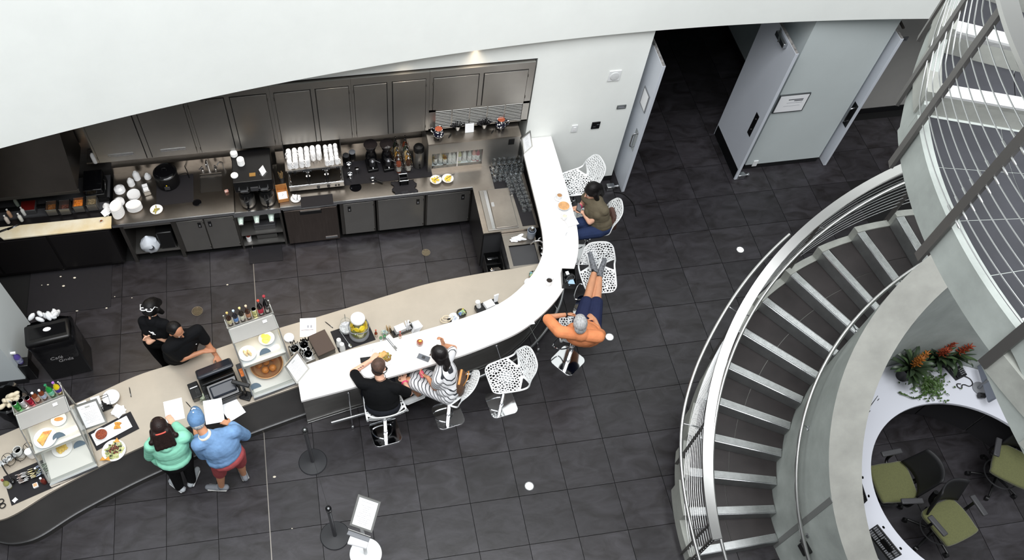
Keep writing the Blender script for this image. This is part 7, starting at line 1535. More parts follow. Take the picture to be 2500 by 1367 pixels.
def stool_at(u, v, z, brot, srot, label, first=None):
    p = at(u, v, z); return make_stool((p.x, p.y, 0), math.radians(brot), math.radians(srot), label, first)
ST0 = stool_at(941, 1054, .01, 8, 8, 'white perforated bar stool under the person in the black top')
stool_at(1094, 1012, .01, 10, 60, 'white perforated bar stool under the person in the striped dress', ST0)
stool_at(1224, 985, .01, 8, 98, 'empty white bar stool beside the person in the striped dress', ST0)
stool_at(1386, 880, .01, 38, -5, 'white perforated bar stool under the person in orange', ST0)
make_stool((4.57, 1.95, 0), math.radians(60), math.radians(176), 'white bar stool carrying the sneakers of the person in orange', ST0)
make_stool((4.75, 2.86, 0), math.radians(80), math.radians(78), 'white perforated bar stool under the person in the olive vest', ST0)
make_stool((4.69, 3.57, 0), math.radians(80), math.radians(98), 'empty white bar stool next to the white wall at the end of the bar', ST0)

# ================================================================ people
def blob(name, prims, m, parent, voxel=.009, sm=3, bevel=None):
    b = MB()
    for p in prims:
        if p[0] == 'c':
            _, a, c, r0, r1 = p; a = Vector(a); c = Vector(c); d = c - a; L = max(d.length, 1e-4); q = d.to_track_quat('Z', 'Y')
            prof = [(r0 * math.cos(t), r0 * math.sin(t)) for t in [-PI / 2 + PI / 2 * i / 5 for i in range(6)]] + [(r1 * math.cos(t), L + r1 * math.sin(t)) for t in [PI / 2 * i / 5 for i in range(6)]]
            prof[0] = (0, prof[0][1]); prof[-1] = (0, prof[-1][1])
            b.lathe(prof, a, 12, axis=q)
        else:
            _, c, r, R = p; b.ball(c, r, 16, 12, rot=R)
    bm = bmesh.new(); me = b.mesh(name, m, smooth=False); bm.from_mesh(me); bmesh.ops.remove_doubles(bm, verts=bm.verts, dist=1e-5); bm.to_mesh(me); bm.free()
    tmp = bpy.data.objects.new(name, me); COL.objects.link(tmp)
    r = tmp.modifiers.new('remesh', 'REMESH'); r.mode = 'VOXEL'; r.voxel_size = voxel
    s = tmp.modifiers.new('smooth', 'SMOOTH'); s.factor = .5; s.iterations = sm
    dg = bpy.context.evaluated_depsgraph_get(); out = bpy.data.meshes.new_from_object(tmp.evaluated_get(dg)); bpy.data.objects.remove(tmp); bpy.data.meshes.remove(me)
    out.materials.clear(); out.materials.append(m); out.shade_smooth(); out.name = name
    o = bpy.data.objects.new(name, out); COL.objects.link(o)
    if parent is not None:
        o.parent = parent; o.matrix_parent_inverse = parent.matrix_world.inverted() if False else Matrix.Translation(-Vector(parent.location))
    return o
def quat_axes(x, y, z):
    M_ = Matrix((x, y, z)).transposed(); return M_.to_quaternion()
def hand_prims(w, d, n, thumb, curl=.5, spread=1.0, fist=False, s=1.0):
    """w wrist, d towards the fingers, n out of the palm, thumb side vector"""
    d = Vector(d).normalized(); n = Vector(n); n = (n - d * n.dot(d)).normalized(); a = d.cross(n).normalized()
    if a.dot(Vector(thumb)) < 0: a = -a
    w = Vector(w); P = []
    for k in (-1.2, -.4, .4, 1.2): P.append(('c', w + d * .012 * s + a * k * .013 * s, w + d * .082 * s + a * k * .021 * s, .015 * s, .0125 * s))
    for k, (ofs, ln) in enumerate(((1.35, .066), (.45, .076), (-.45, .071), (-1.35, .055))):
        p = w + d * .085 * s + a * ofs * .0195 * s * spread; an = 0; dd = d + a * ofs * .06 * spread; dd.normalize()
        for f, r in ((.45, .0093), (.32, .0085), (.26, .0075)):
            an += curl * (1.5 if fist else 1.0)
            v = dd * math.cos(an) + n * math.sin(an); q = p + v * ln * f * s; P.append(('c', p, q, r * s, r * .93 * s)); p = q
    tb = w + d * .025 * s + a * .026 * s; v1 = (d * .65 + a * .75 + n * .25).normalized(); v2 = (d * .9 + a * .2 + n * .35).normalized()
    q = tb + v1 * .04 * s; P += [('c', tb, q, .0135 * s, .0115 * s), ('c', q, q + v2 * .034 * s, .0105 * s, .009 * s)]
    return P
PC = [0]
def person(label, J, skin, top, sleeve, bottom, leglen, shoe, sex=1.0, hands=None, hairfn=None, topthick=.013, girth=1.0, extra=None, sock=None, dress=0, brow=(40, 30, 26), hem=.06, neckcut=0.0):
    J = {k: (Vector(v) if not isinstance(v, Vector) else v) for k, v in J.items()}
    g = girth
    root = thing('person', label, 'person', (J['pelvis'].x, J['pelvis'].y, J.get('floor', 0.0) if not isinstance(J.get('floor', 0.0), Vector) else 0))
    root.location.z = 0 if 'base' not in J else J['base'].z
    up = (J['neck'] - J['pelvis']).normalized(); rt = (J['shR'] - J['shL']); rt = (rt - up * rt.dot(up)).normalized(); fw = up.cross(rt).normalized()
    Q = quat_axes(rt, fw, up)
    hu = J['hup'].normalized(); hf = (J['hfw'] - hu * J['hfw'].dot(hu)).normalized(); hr = hf.cross(hu); HQ = quat_axes(hr, hf, hu); H = J['head']
    sm_ = (J['shL'] + J['shR']) / 2
    hs = J['hs'].x if 'hs' in J else 1.0
    hd = [('e', H + hu * .02, (.074 * hs, .092 * hs, .10 * hs), HQ), ('e', H + hf * .025 - hu * .055, (.056 * hs, .066 * hs, .068 * hs), HQ), ('c', H + hf * .092 + hu * .005, H + hf * .112 - hu * .028, .010, .014),
          ('e', H + hf * .078 + hu * .028, (.05, .022, .014), HQ), ('e', H + hf * .05 - hu * .085, (.035, .04, .03), HQ), ('e', H + hf * .088 - hu * .058, (.022, .012, .009), HQ)]
    for s_ in (-1, 1): hd.append(('e', H + hr * s_ * .077 - hu * .008 - hf * .005, (.010, .02, .030), HQ))
    P = list(hd)
    P += [('c', J['neck'] - up * .02, H - hu * .05 - hf * .02, .058 * (1 if sex > .5 else .88), .052 * (1 if sex > .5 else .86))]
    def torso(k, low=True):
        T_ = [('c', J['shL'] * .92 + sm_ * .08, J['shR'] * .92 + sm_ * .08, .058 + k, .058 + k), ('e', sm_ * .62 + J['pelvis'] * .38, (.165 * g + k, .115 * g + k, .20 + k), Q), ('e', sm_ * .35 + J['pelvis'] * .65, (.15 * g + k, .115 * g + k, .17 + k), Q)]
        T_ += [('c', J['neck'] - up * .04, sm_ * .7 + J['neck'] * .3 - up * .06, .075 + k, .085 + k)]
        if k and hem < .05: T_.append(('e', J['pelvis'] + up * .07, (.165 * g + k, .125 * g + k, .13), Q))
        if sex < .5:
            for s_ in (-1, 1): T_.append(('e', sm_ * .70 + J['pelvis'] * .30 + fw * .065 * g + rt * s_ * .065, (.06 + k, .055 + k * .7, .065 + k), Q))
        if low: T_ += [('e', J['pelvis'] + up * (.02 if k == 0 else hem), (.165 * g + k, .125 * g + k, .13 + k if k == 0 else .11), Q)]
        return T_
    P += torso(0)
    for s_ in 'LR':
        P += [('c', J['sh' + s_], J['el' + s_], .049, .040), ('c', J['el' + s_], J['wr' + s_], .040, .027)]
        P += [('c', J['hip' + s_], J['kn' + s_], .082 * (.5 + .5 * g), .056), ('c', J['kn' + s_], J['kn' + s_] * .6 + J['an' + s_] * .4, .054, .052), ('c', J['kn' + s_] * .6 + J['an' + s_] * .4, J['an' + s_], .052, .035)]
        if hands and s_ in hands: P += hand_prims(J['wr' + s_], *hands[s_])
        t_ = J['toe' + s_]; hl = J['an' + s_] - (t_ - J['an' + s_]).normalized() * .05
        sk_ = J['sole' + s_] if 'sole' + s_ in J else Vector((0, 0, -1)); P += [('c', hl + sk_ * .018, t_ + sk_ * .018, .028, .022)]
    blob('body', P, skin, root, .0085, 3)
    # eyes, brows, mouth
    off_ = Matrix.Translation(-Vector(root.location))
    def sub(mb, nm, m_): o = mb.build(nm, m_, root); o.matrix_parent_inverse = off_; return o
    for s_ in (-1, 1):
        e = H + hf * .083 + hr * s_ * .031 + hu * .006; eo = sub(MB().ball(e, (.014, .010, .0085), 10, 6, rot=HQ), 'eye', PORC)
        sub(MB().ball(e + hf * .0075, .0058, 8, 6), 'iris', BLACKG)
        sub(MB().tube([e + hf * .012 - hr * .017 + hu * .015, e + hf * .015 + hu * .021, e + hf * .012 + hr * .017 + hu * .015], .0042, 6), 'eyebrow', mat('brow_%d' % brow[0], brow, .8))
    sub(MB().ball(H + hf * .099 - hu * .058, (.021, .005, .007), 10, 6, rot=HQ), 'mouth', mat('lips', (150, 84, 76), .5))
    # clothing
    if top:
        k = topthick; S = torso(k, True)
        if neckcut: S = [q for q in S if not (q[0] == 'c' and q[3] == .075 + k)]
        for s_ in 'LR':
            sl = sleeve if not isinstance(sleeve, dict) else sleeve[s_]
            if sl <= 0: continue
            a, b_, c_ = J['sh' + s_], J['el' + s_], J['wr' + s_]
            if sl <= 1: S.append(('c', a, a.lerp(b_, sl - .06), .053 + k * 1.1, .050 + k))
            else: S += [('c', a, b_, .053 + k * 1.1, .047 + k), ('c', b_, b_.lerp(c_, sl - 1), .046 + k, .036 + k)]
        if dress:
            for s_ in 'LR': S.append(('c', J['hip' + s_], J['hip' + s_].lerp(J['kn' + s_], dress), .095, .085))
            S.append(('c', (J['hipL'] + J['hipR']) / 2, ((J['hipL'] + J['hipR']) / 2).lerp((J['knL'] + J['knR']) / 2, dress), .11, .10))
        blob('top', S, top, root, .009, 4)
    if bottom:
        k = .012; S = [('e', J['pelvis'] - up * .02, (.168 * g + k, .128 * g + k, .125 + k), Q)]
        for s_ in 'LR':
            h_, kn, an = J['hip' + s_], J['kn' + s_], J['an' + s_]
            if leglen <= 1: S.append(('c', h_, h_.lerp(kn, leglen), .088 * (.5 + .5 * g) + k, .074 + k))
            else: S += [('c', h_, kn, .085 * (.5 + .5 * g) + k, .060 + k), ('c', kn, kn.lerp(an, leglen - 1), .060 + k, .05 + k * .6)]
        blob('trousers' if leglen > 1 else 'shorts', S, bottom, root, .009, 4)
    if shoe:
        for s_ in 'LR':
            an, t_ = J['an' + s_], J['toe' + s_]; d = (t_ - an); dn = d.normalized(); sk = J['sole' + s_] if 'sole' + s_ in J else Vector((0, 0, -1))
            heel = an - dn * .055 + sk * .02; S = [('c', heel, an + dn * .06 + sk * .02, .040, .043), ('c', an + dn * .05 + sk * .025, t_ + dn * .02 + sk * .012, .042, .036), ('c', an, an - sk * .02, .042, .042)]
            so = blob('shoe', S, shoe[0], root, .008, 2)
            S2 = [('c', heel + sk * .030 - dn * .005, t_ + dn * .03 + sk * .026, .018, .018)]
            sd = dn.cross(sk).normalized()
            S2 = [('c', heel + sk * .028 + sd * x, t_ + dn * (.022 - abs(x) * .6) + sk * .022 + sd * x, .016, .016) for x in (-.03, -.015, 0, .015, .03)]
            blob('sole', S2, shoe[1], root, .008, 1)
            if len(shoe) > 2:
                lb = MB()
                for i in range(4): c = an + dn * (.045 + .022 * i) - sk * (.022 - .004 * i); lb.cyl(c - sd * .02, c + sd * .02, .004, n=6)
                sub(lb, 'laces', shoe[2])['kind'] = 'stuff'
    if hairfn: hairfn(root, H, hf, hr, hu, HQ, sub)
    if extra: extra(root, J, sub, dict(up=up, rt=rt, fw=fw, Q=Q, H=H, hf=hf, hr=hr, hu=hu, HQ=HQ))
    for a, b_, c_ in (('shL', 'elL', 'wrL'), ('shR', 'elR', 'wrR'), ('hipL', 'knL', 'anL'), ('hipR', 'knR', 'anR')): print(label[:24], a, round((J[a] - J[b_]).length, 2), round((J[b_] - J[c_]).length, 2))
    return root
def hairmat(name, c, v=.25): return mat(name, c, .5, var=v, vscale=30, stretch=(1, 1, .15), bump=.35, bscale=90, spec=.3)
SK1 = mat('skin_tan', (196, 140, 106), .55, var=.04, vscale=12, bump=.04, bscale=150); SK2 = mat('skin_light', (226, 176, 148), .55, var=.04, vscale=12, bump=.04, bscale=150); SK3 = mat('skin_warm', (176, 122, 92), .55, var=.04, vscale=12, bump=.04, bscale=150)
def cloth(name, c, bump=.25, bs=22, **k): return mat(name, c, .85, var=k.get('var', .06), vscale=9, bump=min(1, bump * 2), bscale=bs * .7, sheen=0, spec=.2, stretch=k.get('stretch', (1, 1, 1)))
HB = hairmat('hair_black', (11, 9, 9)); HBR = hairmat('hair_brown', (32, 20, 18)); HG = mat('hair_grey', (168, 168, 168), .5, var=.3, vscale=26, stretch=(6, 1, 1), bump=.4, bscale=60)
def cap_hair(k=.012, back=.0, low=-.0):
    return lambda H, hf, hr, hu, HQ: [('e', H + hu * .034 - hf * .012, (.078 + k, .092 + k, .094 + k), HQ), ('e', H - hf * .045 - hu * .015, (.068 + k, .052 + k, .075 + k), HQ)]
V = Vector
# ---- 1. customer in the mint cardigan
def hair1(root, H, hf, hr, hu, HQ, sub):
    P = cap_hair(.016)(H, hf, hr, hu, HQ); b = -hf
    for s_ in (-1.6, -.8, 0, .8, 1.6): P.append(('c', H + b * .08 + hr * s_ * .04, H + b * .13 - hu * .17 + hr * s_ * .055, .046, .03))
    for s_ in (-1, 1): P += [('c', H + hr * s_ * .085 - hu * .02, H + hr * s_ * .12 + b * .05 - hu * .13, .035, .022), ('e', H + hr * s_ * .13 + b * .06 - hu * .12, (.035, .03, .035), HQ)]
    blob('hair', P, HBR, root, .010, 2)
    c = H + b * .105 + hu * .02; sub(MB().tube(catmull([c - hr * .075 + hf * .02, c - hr * .04 + b * .012, c + hr * .04 + b * .012, c + hr * .075 + hf * .02], 5), .009, 8), 'hair_tie', mat('coral', (206, 84, 70), .6))
    c = H + hu * .118; sub(MB().tube(catmull([c - hr * .085 - hu * .06, c - hr * .05 + hu * .004, c + hf * .01 + hu * .008, c + hr * .05 + hu * .004, c + hr * .085 - hu * .06], 5), .004, 6), 'hairband', mat('gold_thin', (150, 120, 80), .4))
J = dict(pelvis=at(428, 1121, .95), neck=at(403, 1082, 1.38), head=at(390, 1044, 1.53), hfw=V((-.25, 1, -.35)), hup=V((-.05, .35, 1)),
         shL=at(368, 1088, 1.32), shR=at(450, 1066, 1.32), elL=at(366, 1112, 1.02), wrL=at(372, 1070, .94), elR=at(458, 1068, 1.03), wrR=at(425, 1035, .94))
J['hipL'] = J['pelvis'] + V((-.09, 0, -.06)); J['hipR'] = J['pelvis'] + V((.09, .02, -.06)); J['anL'] = at(438, 1188, .08) ; J['anR'] = at(468, 1172, .08)
J['knL'] = (J['hipL'] + J['anL']) / 2 + V((0, .03, .02)); J['knR'] = (J['hipR'] + J['anR']) / 2 + V((0, .03, .02)); J['toeL'] = J['anL'] + V((-.10, .10, -.045)); J['toeR'] = J['anR'] + V((.05, .14, -.045))
def ex1(root, J, sub, A):
    e = J['elL'] + V((0.05, -.04, -.10)); blob('cardigan_tie', [('c', J['elL'] + V((.02, -.02, 0)), e, .04, .045), ('c', e, e + V((.01, -.01, -.06)), .045, .03)], MATS['mint_knit'], root, .012, 3)
person('person in a mint green cardigan and black trousers leaning on the service counter', J, SK2, cloth('mint_knit', (142, 212, 184), .9, 16, stretch=(.35, .35, 1.6)), {'L': 1.85, 'R': 1.85}, cloth('black_trouser', (12, 12, 14), .2), 1.98,
       (mat('canvas_grey', (176, 182, 186), .8), PLASTW, PLASTW), sex=0, hands={'L': (V((.3, .8, 0)), V((0, 0, -1)), V((1, 0, 0)), .15), 'R': (V((-.5, .8, 0)), V((0, 0, -1)), V((-1, 0, 0)), .15)}, hairfn=hair1, girth=1.12, topthick=.02, extra=ex1)
# ---- 2. customer in denim
DEN = cloth('denim', (112, 146, 186), .6, 14, var=.10); CAPM = cloth('cap_denim', (96, 130, 168), .25, 40, var=.12)
def hair2(root, H, hf, hr, hu, HQ, sub):
    blob('hair', [('e', H - hf * .03 + hu * .0, (.082, .085, .075), HQ)], HG, root, .010, 2)
    cp = blob('cap', [('e', H + hu * .045 - hf * .004, (.094, .110, .088), HQ), ('e', H + hu * .02 - hf * .03, (.090, .082, .06), HQ)], CAPM, root, .009, 2)
    vs = []; n = 14
    for i in range(n + 1):
        a = PI * i / n; x = math.cos(a) * .086; y = math.sin(a)
        for t in (0, .5, 1): vs.append(H + hr * x * (1 - .05 * t) + hf * (.035 + y * (.045 + .125 * t)) + hu * (.055 - .018 * t - .022 * (x / .086) ** 2))
    sub(MB().add(vs, [(3 * i + j, 3 * i + j + 1, 3 * i + j + 4, 3 * i + j + 3) for i in range(n) for j in range(2)]), 'cap_bill', CAPM).modifiers.new('s', 'SOLIDIFY').thickness = .006
    sub(MB().ball(H + hu * .134 - hf * .004, .009, 8, 6), 'cap_button', PLASTW)
    sub(MB().tube(catmull([H + hf * .098 + hu * .085 - hr * .02, H + hf * .10 + hu * .10, H + hf * .098 + hu * .085 + hr * .02], 4), .007, 6), 'cap_emblem', PORC)
J = dict(pelvis=at(553, 1113, .98), neck=at(502, 1064, 1.42), head=at(481, 1027, 1.56), hfw=V((-.18, 1, -.35)), hup=V((-.1, .35, 1)),
         shL=at(483, 1085, 1.36), shR=at(572, 1052, 1.36), elL=at(496, 1108, 1.06), wrL=at(478, 1060, .97), elR=at(598, 1062, 1.08), wrR=at(562, 1035, 1.0))
J['hipL'] = J['pelvis'] + V((-.10, -.03, -.06)); J['hipR'] = J['pelvis'] + V((.10, .04, -.06)); J['anL'] = at(541, 1188, .08); J['anR'] = at(595, 1158, .08)
J['knL'] = (J['hipL'] + J['anL']) / 2 + V((0, .02, .02)); J['knR'] = (J['hipR'] + J['anR']) / 2 + V((0, .02, .02)); J['toeL'] = J['anL'] + V((-.16, .04, -.045)); J['toeR'] = J['anR'] + V((-.05, .15, -.045))
def ex2(root, J, sub, A):
    c = J['neck'] + A['up'] * .02; blob('collar', [('c', c + A['rt'] * .06 * math.cos(t) + A['fw'] * .06 * math.sin(t), c + A['rt'] * .06 * math.cos(t + .4) + A['fw'] * .06 * math.sin(t + .4), .02, .02) for t in [i * .4 for i in range(16)]], cloth('undershirt', (216, 206, 190), .1), root, .010, 2)
person('person in a denim shirt, blue cap and red shorts reading a menu at the counter', J, SK1, DEN, {'L': 1.75, 'R': 1.8}, cloth('red_shorts', (166, 80, 82), .4, 18), .92,
       (mat('canvas_slate', (120, 124, 130), .8), mat('sole_pale', (206, 206, 202), .7)), hands={'L': (V((0, .9, -.1)), V((0, 0, -1)), V((1, 0, 0)), .2), 'R': (V((-.75, .45, -.15)), V((0, 0, -1)), V((0, 1, 0)), .25)}, hairfn=hair2, girth=1.18, topthick=.024, extra=ex2)
# ---- 3. staff with white sunglasses
POLO = cloth('black_polo', (9, 10, 13), .25, 24); BTR = cloth('black_work_trouser', (8, 8, 9), .2)
def hair3(root, H, hf, hr, hu, HQ, sub):
    P = cap_hair(.02)(H, hf, hr, hu, HQ)
    for s_ in (-1, 1): P += [('c', H + hr * s_ * .085 + hu * .02, H + hr * s_ * .098 - hu * .10, .04, .03)]
    P += [('c', H - hf * .08, H - hf * .12 - hu * .16, .07, .05), ('e', H + hf * .06 + hu * .08, (.07, .045, .03), HQ)]
    blob('hair', P, HB, root, .010, 2)
    c = H + hu * .140 + hf * .042; u2 = (hu * .55 + hf * .75).normalized(); n2 = hr.cross(u2)
    for s_ in (-1, 1):
        o = c + hr * s_ * .036; ring = [o + hr * .033 * math.cos(t) + u2 * .025 * math.sin(t) for t in [2 * PI * i / 20 for i in range(20)]]
        sub(MB().tube(ring, .0055, 6, closed=True), 'glasses_rim', PLASTW); sub(MB().add(ring, [tuple(range(20))]), 'glasses_lens', mat('smoke_lens', (50, 50, 54), .1))
        sub(MB().tube([o + hr * s_ * .033, o + hr * s_ * .05 - hf * .05 - hu * .01, H + hr * s_ * .095 + hu * .04 - hf * .02], .004, 6), 'glasses_arm', PLASTW)
J = dict(pelvis=V((-1.12, 1.74, .92)), neck=at(372, 778, 1.36), head=at(369, 754, 1.47), hfw=V((-.35, -1, -.55)), hup=V((-.1, -.35, 1)), shR=at(350, 784, 1.29), shL=at(402, 792, 1.29),
         elR=at(364, 834, 1.03), wrR=at(388, 820, 1.09), elL=at(402, 828, 1.05), wrL=at(380, 822, 1.11))
J['hipL'] = J['pelvis'] + V((.085, 0, -.06)); J['hipR'] = J['pelvis'] + V((-.085, .0, -.06)); J['anL'] = V((-1.05, 1.88, .08)); J['anR'] = V((-1.22, 1.86, .08))
J['knL'] = (J['hipL'] + J['anL']) / 2 + V((0, -.02, .0)); J['knR'] = (J['hipR'] + J['anR']) / 2 + V((0, -.02, 0)); J['toeL'] = J['anL'] + V((.02, -.17, -.045)); J['toeR'] = J['anR'] + V((-.02, -.17, -.045))
def logo(root, p, n, sub, s=.022):
    n = Vector(n).normalized(); b = MB(); r_ = n.cross(V((0, 0, 1))).normalized(); u_ = r_.cross(n)
    ring = [p + r_ * s * .8 * math.cos(t) + u_ * s * .8 * math.sin(t) for t in [2 * PI * i / 12 for i in range(10)]]
    b.tube(ring, s * .22, 5); b.tube([p - r_ * s * 1.6 - u_ * s * .8, p - r_ * s * .3 - u_ * s * .2, p + r_ * s * 1.8 + u_ * s * 1.2], s * .2, 5); sub(b, 'emblem', PORC)
def ex3(root, J, sub, A): logo(root, J['neck'] * .62 + J['pelvis'] * .38 + A['fw'] * .128 + A['up'] * .05 - A['rt'] * .03, A['fw'] + A['up'] * .4, sub)
person('staff person with white sunglasses on black hair and folded arms', J, SK2, POLO, {'R': .30, 'L': .7}, BTR, 1.98, (BLACK, BLACK), sex=0, hands={'R': (V((.9, 0, .1)), V((0, -1, 0)), V((0, 0, 1)), .3), 'L': (V((-.9, 0, .1)), V((0, -1, 0)), V((0, 0, 1)), .35)}, hairfn=hair3, extra=ex3, girth=.98)
# ---- 4. staff in black polo leaning on the counter
def hair4(root, H, hf, hr, hu, HQ, sub):
    blob('hair', [('e', H + hu * .036 - hf * .022, (.083, .090, .094), HQ), ('e', H - hf * .05 + hu * .0, (.076, .05, .08), HQ)], HB, root, .009, 2)
J = dict(pelvis=V((-.83, 1.49, .93)), neck=at(440, 816, 1.41), head=at(428, 806, 1.54), hfw=V((.75, -.62, -.42)), hup=V((.30, -.30, 1)), shL=at(482, 806, 1.34), shR=at(410, 850, 1.34),
         elL=at(506, 838, 1.10), wrL=at(528, 868, .945), elR=at(444, 876, 1.08), wrR=at(496, 858, 1.05))
J['hipL'] = J['pelvis'] + V((.07, .07, -.06)); J['hipR'] = J['pelvis'] + V((-.07, -.07, -.06)); J['anL'] = V((-.76, 1.72, .08)); J['anR'] = V((-.90, 1.60, .08))
J['knL'] = (J['hipL'] + J['anL']) / 2; J['knR'] = (J['hipR'] + J['anR']) / 2; J['toeL'] = J['anL'] + V((.12, -.12, -.045)); J['toeR'] = J['anR'] + V((.12, -.12, -.045))
def ex4(root, J, sub, A):
    logo(root, J['neck'] * .66 + J['pelvis'] * .34 + A['fw'] * .142 - A['rt'] * .085 + A['up'] * .03, A['fw'] + A['up'] * .3, sub, .026)
    blob('collar', [('c', J['neck'] + A['rt'] * .062 * math.cos(t) + A['fw'] * .062 * math.sin(t) - A['fw'] * .0, J['neck'] + A['rt'] * .062 * math.cos(t + .4) + A['fw'] * .062 * math.sin(t + .4), .017, .017) for t in [2.3 + i * .4 for i in range(13)]], POLO, root, .009, 2)
    sub(MB().ball(J['neck'] * .8 + J['pelvis'] * .2 + A['fw'] * .125, .006, 8, 6), 'shirt_button', PORC)
person('staff person in a black polo shirt leaning on the service counter', J, SK3, POLO, .78, BTR, 1.98, (BLACK, BLACK), hands={'L': (V((.35, -.85, -.1)), V((-.3, -.3, -.9)), V((-.8, -.5, 0)), .75, .8, True), 'R': (V((.95, .1, -.05)), V((.05, .1, -1)), V((0, 1, 0)), .28)}, hairfn=hair4, extra=ex4, girth=1.22, topthick=.02)
# ---- 5. guest in black
def hair5(root, H, hf, hr, hu, HQ, sub):
    blob('hair', [('e', H + hu * .034 - hf * .016, (.082, .096, .096), HQ), ('e', H - hf * .05 - hu * .02, (.072, .047, .07), HQ)], mat('hair_short_brown', (78, 58, 48), .7, var=.2, vscale=40, bump=.3, bscale=120), root, .009, 2)
    sub(MB().tube(catmull([H - hr * .084 + hu * .05 - hf * .03, H - hf * .10 + hu * .055 - hr * .04, H - hf * .116 + hu * .03 + hr * .02, H - hf * .06 + hr * .085 - hu * .02, H + hf * .03 + hr * .088 - hu * .06], 6), .005, 6), 'mask_strap', BLACK)
    blob('face_mask', [('e', H + hf * .075 - hu * .085 + hr * .03, (.05, .03, .03), HQ)], BLACK, root, .009, 2)
J = dict(pelvis=at(934, 985, .86), neck=at(928, 925, 1.25), head=at(925, 895, 1.38), hfw=V((.55, .9, -.25)), hup=V((.05, .25, 1)), shL=at(882, 936, 1.20), shR=at(970, 948, 1.19),
         elL=at(862, 908, 1.13), wrL=at(905, 880, 1.15), elR=at(999, 960, .97), wrR=at(988, 934, .90))
J['hipL'] = J['pelvis'] + V((-.09, .02, -.03)); J['hipR'] = J['pelvis'] + V((.09, .02, -.03)); J['knL'] = J['pelvis'] + V((-.16, .40, -.04)); J['knR'] = J['pelvis'] + V((.12, .42, -.02)); J['anL'] = J['knL'] + V((-.02, -.06, -.43)); J['anR'] = J['knR'] + V((.02, -.02, -.44))
J['toeL'] = J['anL'] + V((-.03, .15, -.05)); J['toeR'] = J['anR'] + V((.03, .15, -.05)); J['base'] = V((0, 0, 0))
def ex5(root, J, sub, A):
    c = J['wrR'] + V((-.0, -.0, 0)); d = V((-.25, .95, -.1)).normalized(); s = d.cross(V((0, 0, 1))).normalized(); u_ = s.cross(d)
    sub(MB().tube([c + s * .034 * math.cos(t) + u_ * .030 * math.sin(t) for t in [2 * PI * i / 14 for i in range(14)]], .009, 6, closed=True), 'wristband', mat('pink_band', (226, 60, 120), .5))
    c = J['neck'] + A['up'] * .03; sub(MB().tube([c + A['rt'] * .066 * math.cos(t) + A['fw'] * .066 * math.sin(t) for t in [2 * PI * i / 20 for i in range(20)]], .0035, 6, closed=True), 'necklace', BLACK)
    w_ = J['elL'] * .45 + J['wrL'] * .55; b = MB()
    for k in range(4): q = J['elL'].lerp(J['wrL'], .2 + .12 * k); b.ball(q + V((-.004, -.02, .026)), (.016, .007, .010), 8, 5)
    sub(b, 'tattoo', mat('tattoo_ink', (130, 100, 96), .7))['kind'] = 'stuff'
person('person in a black top eating at the bar with the back to the camera', J, SK2, cloth('black_tee', (10, 11, 13), .3, 20), .85, cloth('dark_jeans', (30, 32, 38), .2), 1.95, (BLACK, DGREY), hands={'L': (V((.75, .65, .2)), V((.3, .2, -.6)), V((.5, -.3, .8)), .5), 'R': (V((-.12, .95, -.05)), V((0, 0, -1)), V((-1, 0, 0)), .06, 1.7)}, hairfn=hair5, extra=ex5, girth=1.24, neckcut=1, hem=-.03)
# ---- 6. guest in the striped dress
STR = bpy.data.materials.new('stripe_knit'); STR.use_nodes = True
def stripe_setup(m):
    N = m.node_tree.nodes; L = m.node_tree.links; b = N['Principled BSDF']; b.inputs['Roughness'].default_value = .85
    tc = N.new('ShaderNodeTexCoord'); mp = N.new('ShaderNodeMapping'); mp.inputs['Rotation'].default_value = (0, .9, .35); L.new(tc.outputs['Object'], mp.inputs[0])
    wv = N.new('ShaderNodeTexWave'); wv.bands_direction = 'X'; wv.inputs['Scale'].default_value = 9.0; wv.inputs['Distortion'].default_value = .8; wv.inputs['Detail'].default_value = 1; L.new(mp.outputs[0], wv.inputs['Vector'])
    r = N.new('ShaderNodeValToRGB'); r.color_ramp.interpolation = 'EASE'; r.color_ramp.elements[0].position = .09; r.color_ramp.elements[0].color = rgb((44, 46, 52)); r.color_ramp.elements[1].position = .17; r.color_ramp.elements[1].color = rgb((214, 214, 216))
    L.new(wv.outputs['Fac'], r.inputs[0]); L.new(r.outputs[0], b.inputs['Base Color'])
stripe_setup(STR)
def hair6(root, H, hf, hr, hu, HQ, sub):
    P = cap_hair(.016)(H, hf, hr, hu, HQ); q = H - hf * .08 - hr * .02; 
    P += [('c', H - hf * .05, H - hf * .09 - hu * .10 - hr * .05, .06, .05), ('c', H - hf * .09 - hu * .10 - hr * .05, H - hf * .05 - hu * .22 - hr * .12, .045, .032), ('c', H - hf * .05 - hu * .22 - hr * .12, H - hu * .34 - hr * .13, .03, .016)]
    for s_ in (-1, 1): P.append(('c', H + hr * s_ * .07 + hu * .06 + hf * .03, H + hr * s_ * .085 - hf * .03 - hu * .05, .028, .03))
    blob('hair', P, mat('hair_dark', (16, 11, 12), .42, var=.3, vscale=30, stretch=(1, 1, .2), bump=.3, bscale=80), root, .010, 2)
J = dict(pelvis=at(1094, 950, .86), neck=at(1083, 888, 1.24), head=at(1072, 866, 1.37), hfw=V((-.85, .45, -.35)), hup=V((-.25, .15, 1)), shL=at(1068, 928, 1.17), shR=at(1098, 866, 1.20),
         elL=at(1062, 946, .98), wrL=at(1045, 922, 1.0), elR=at(1096, 846, 1.12), wrR=at(1086, 850, 1.24))
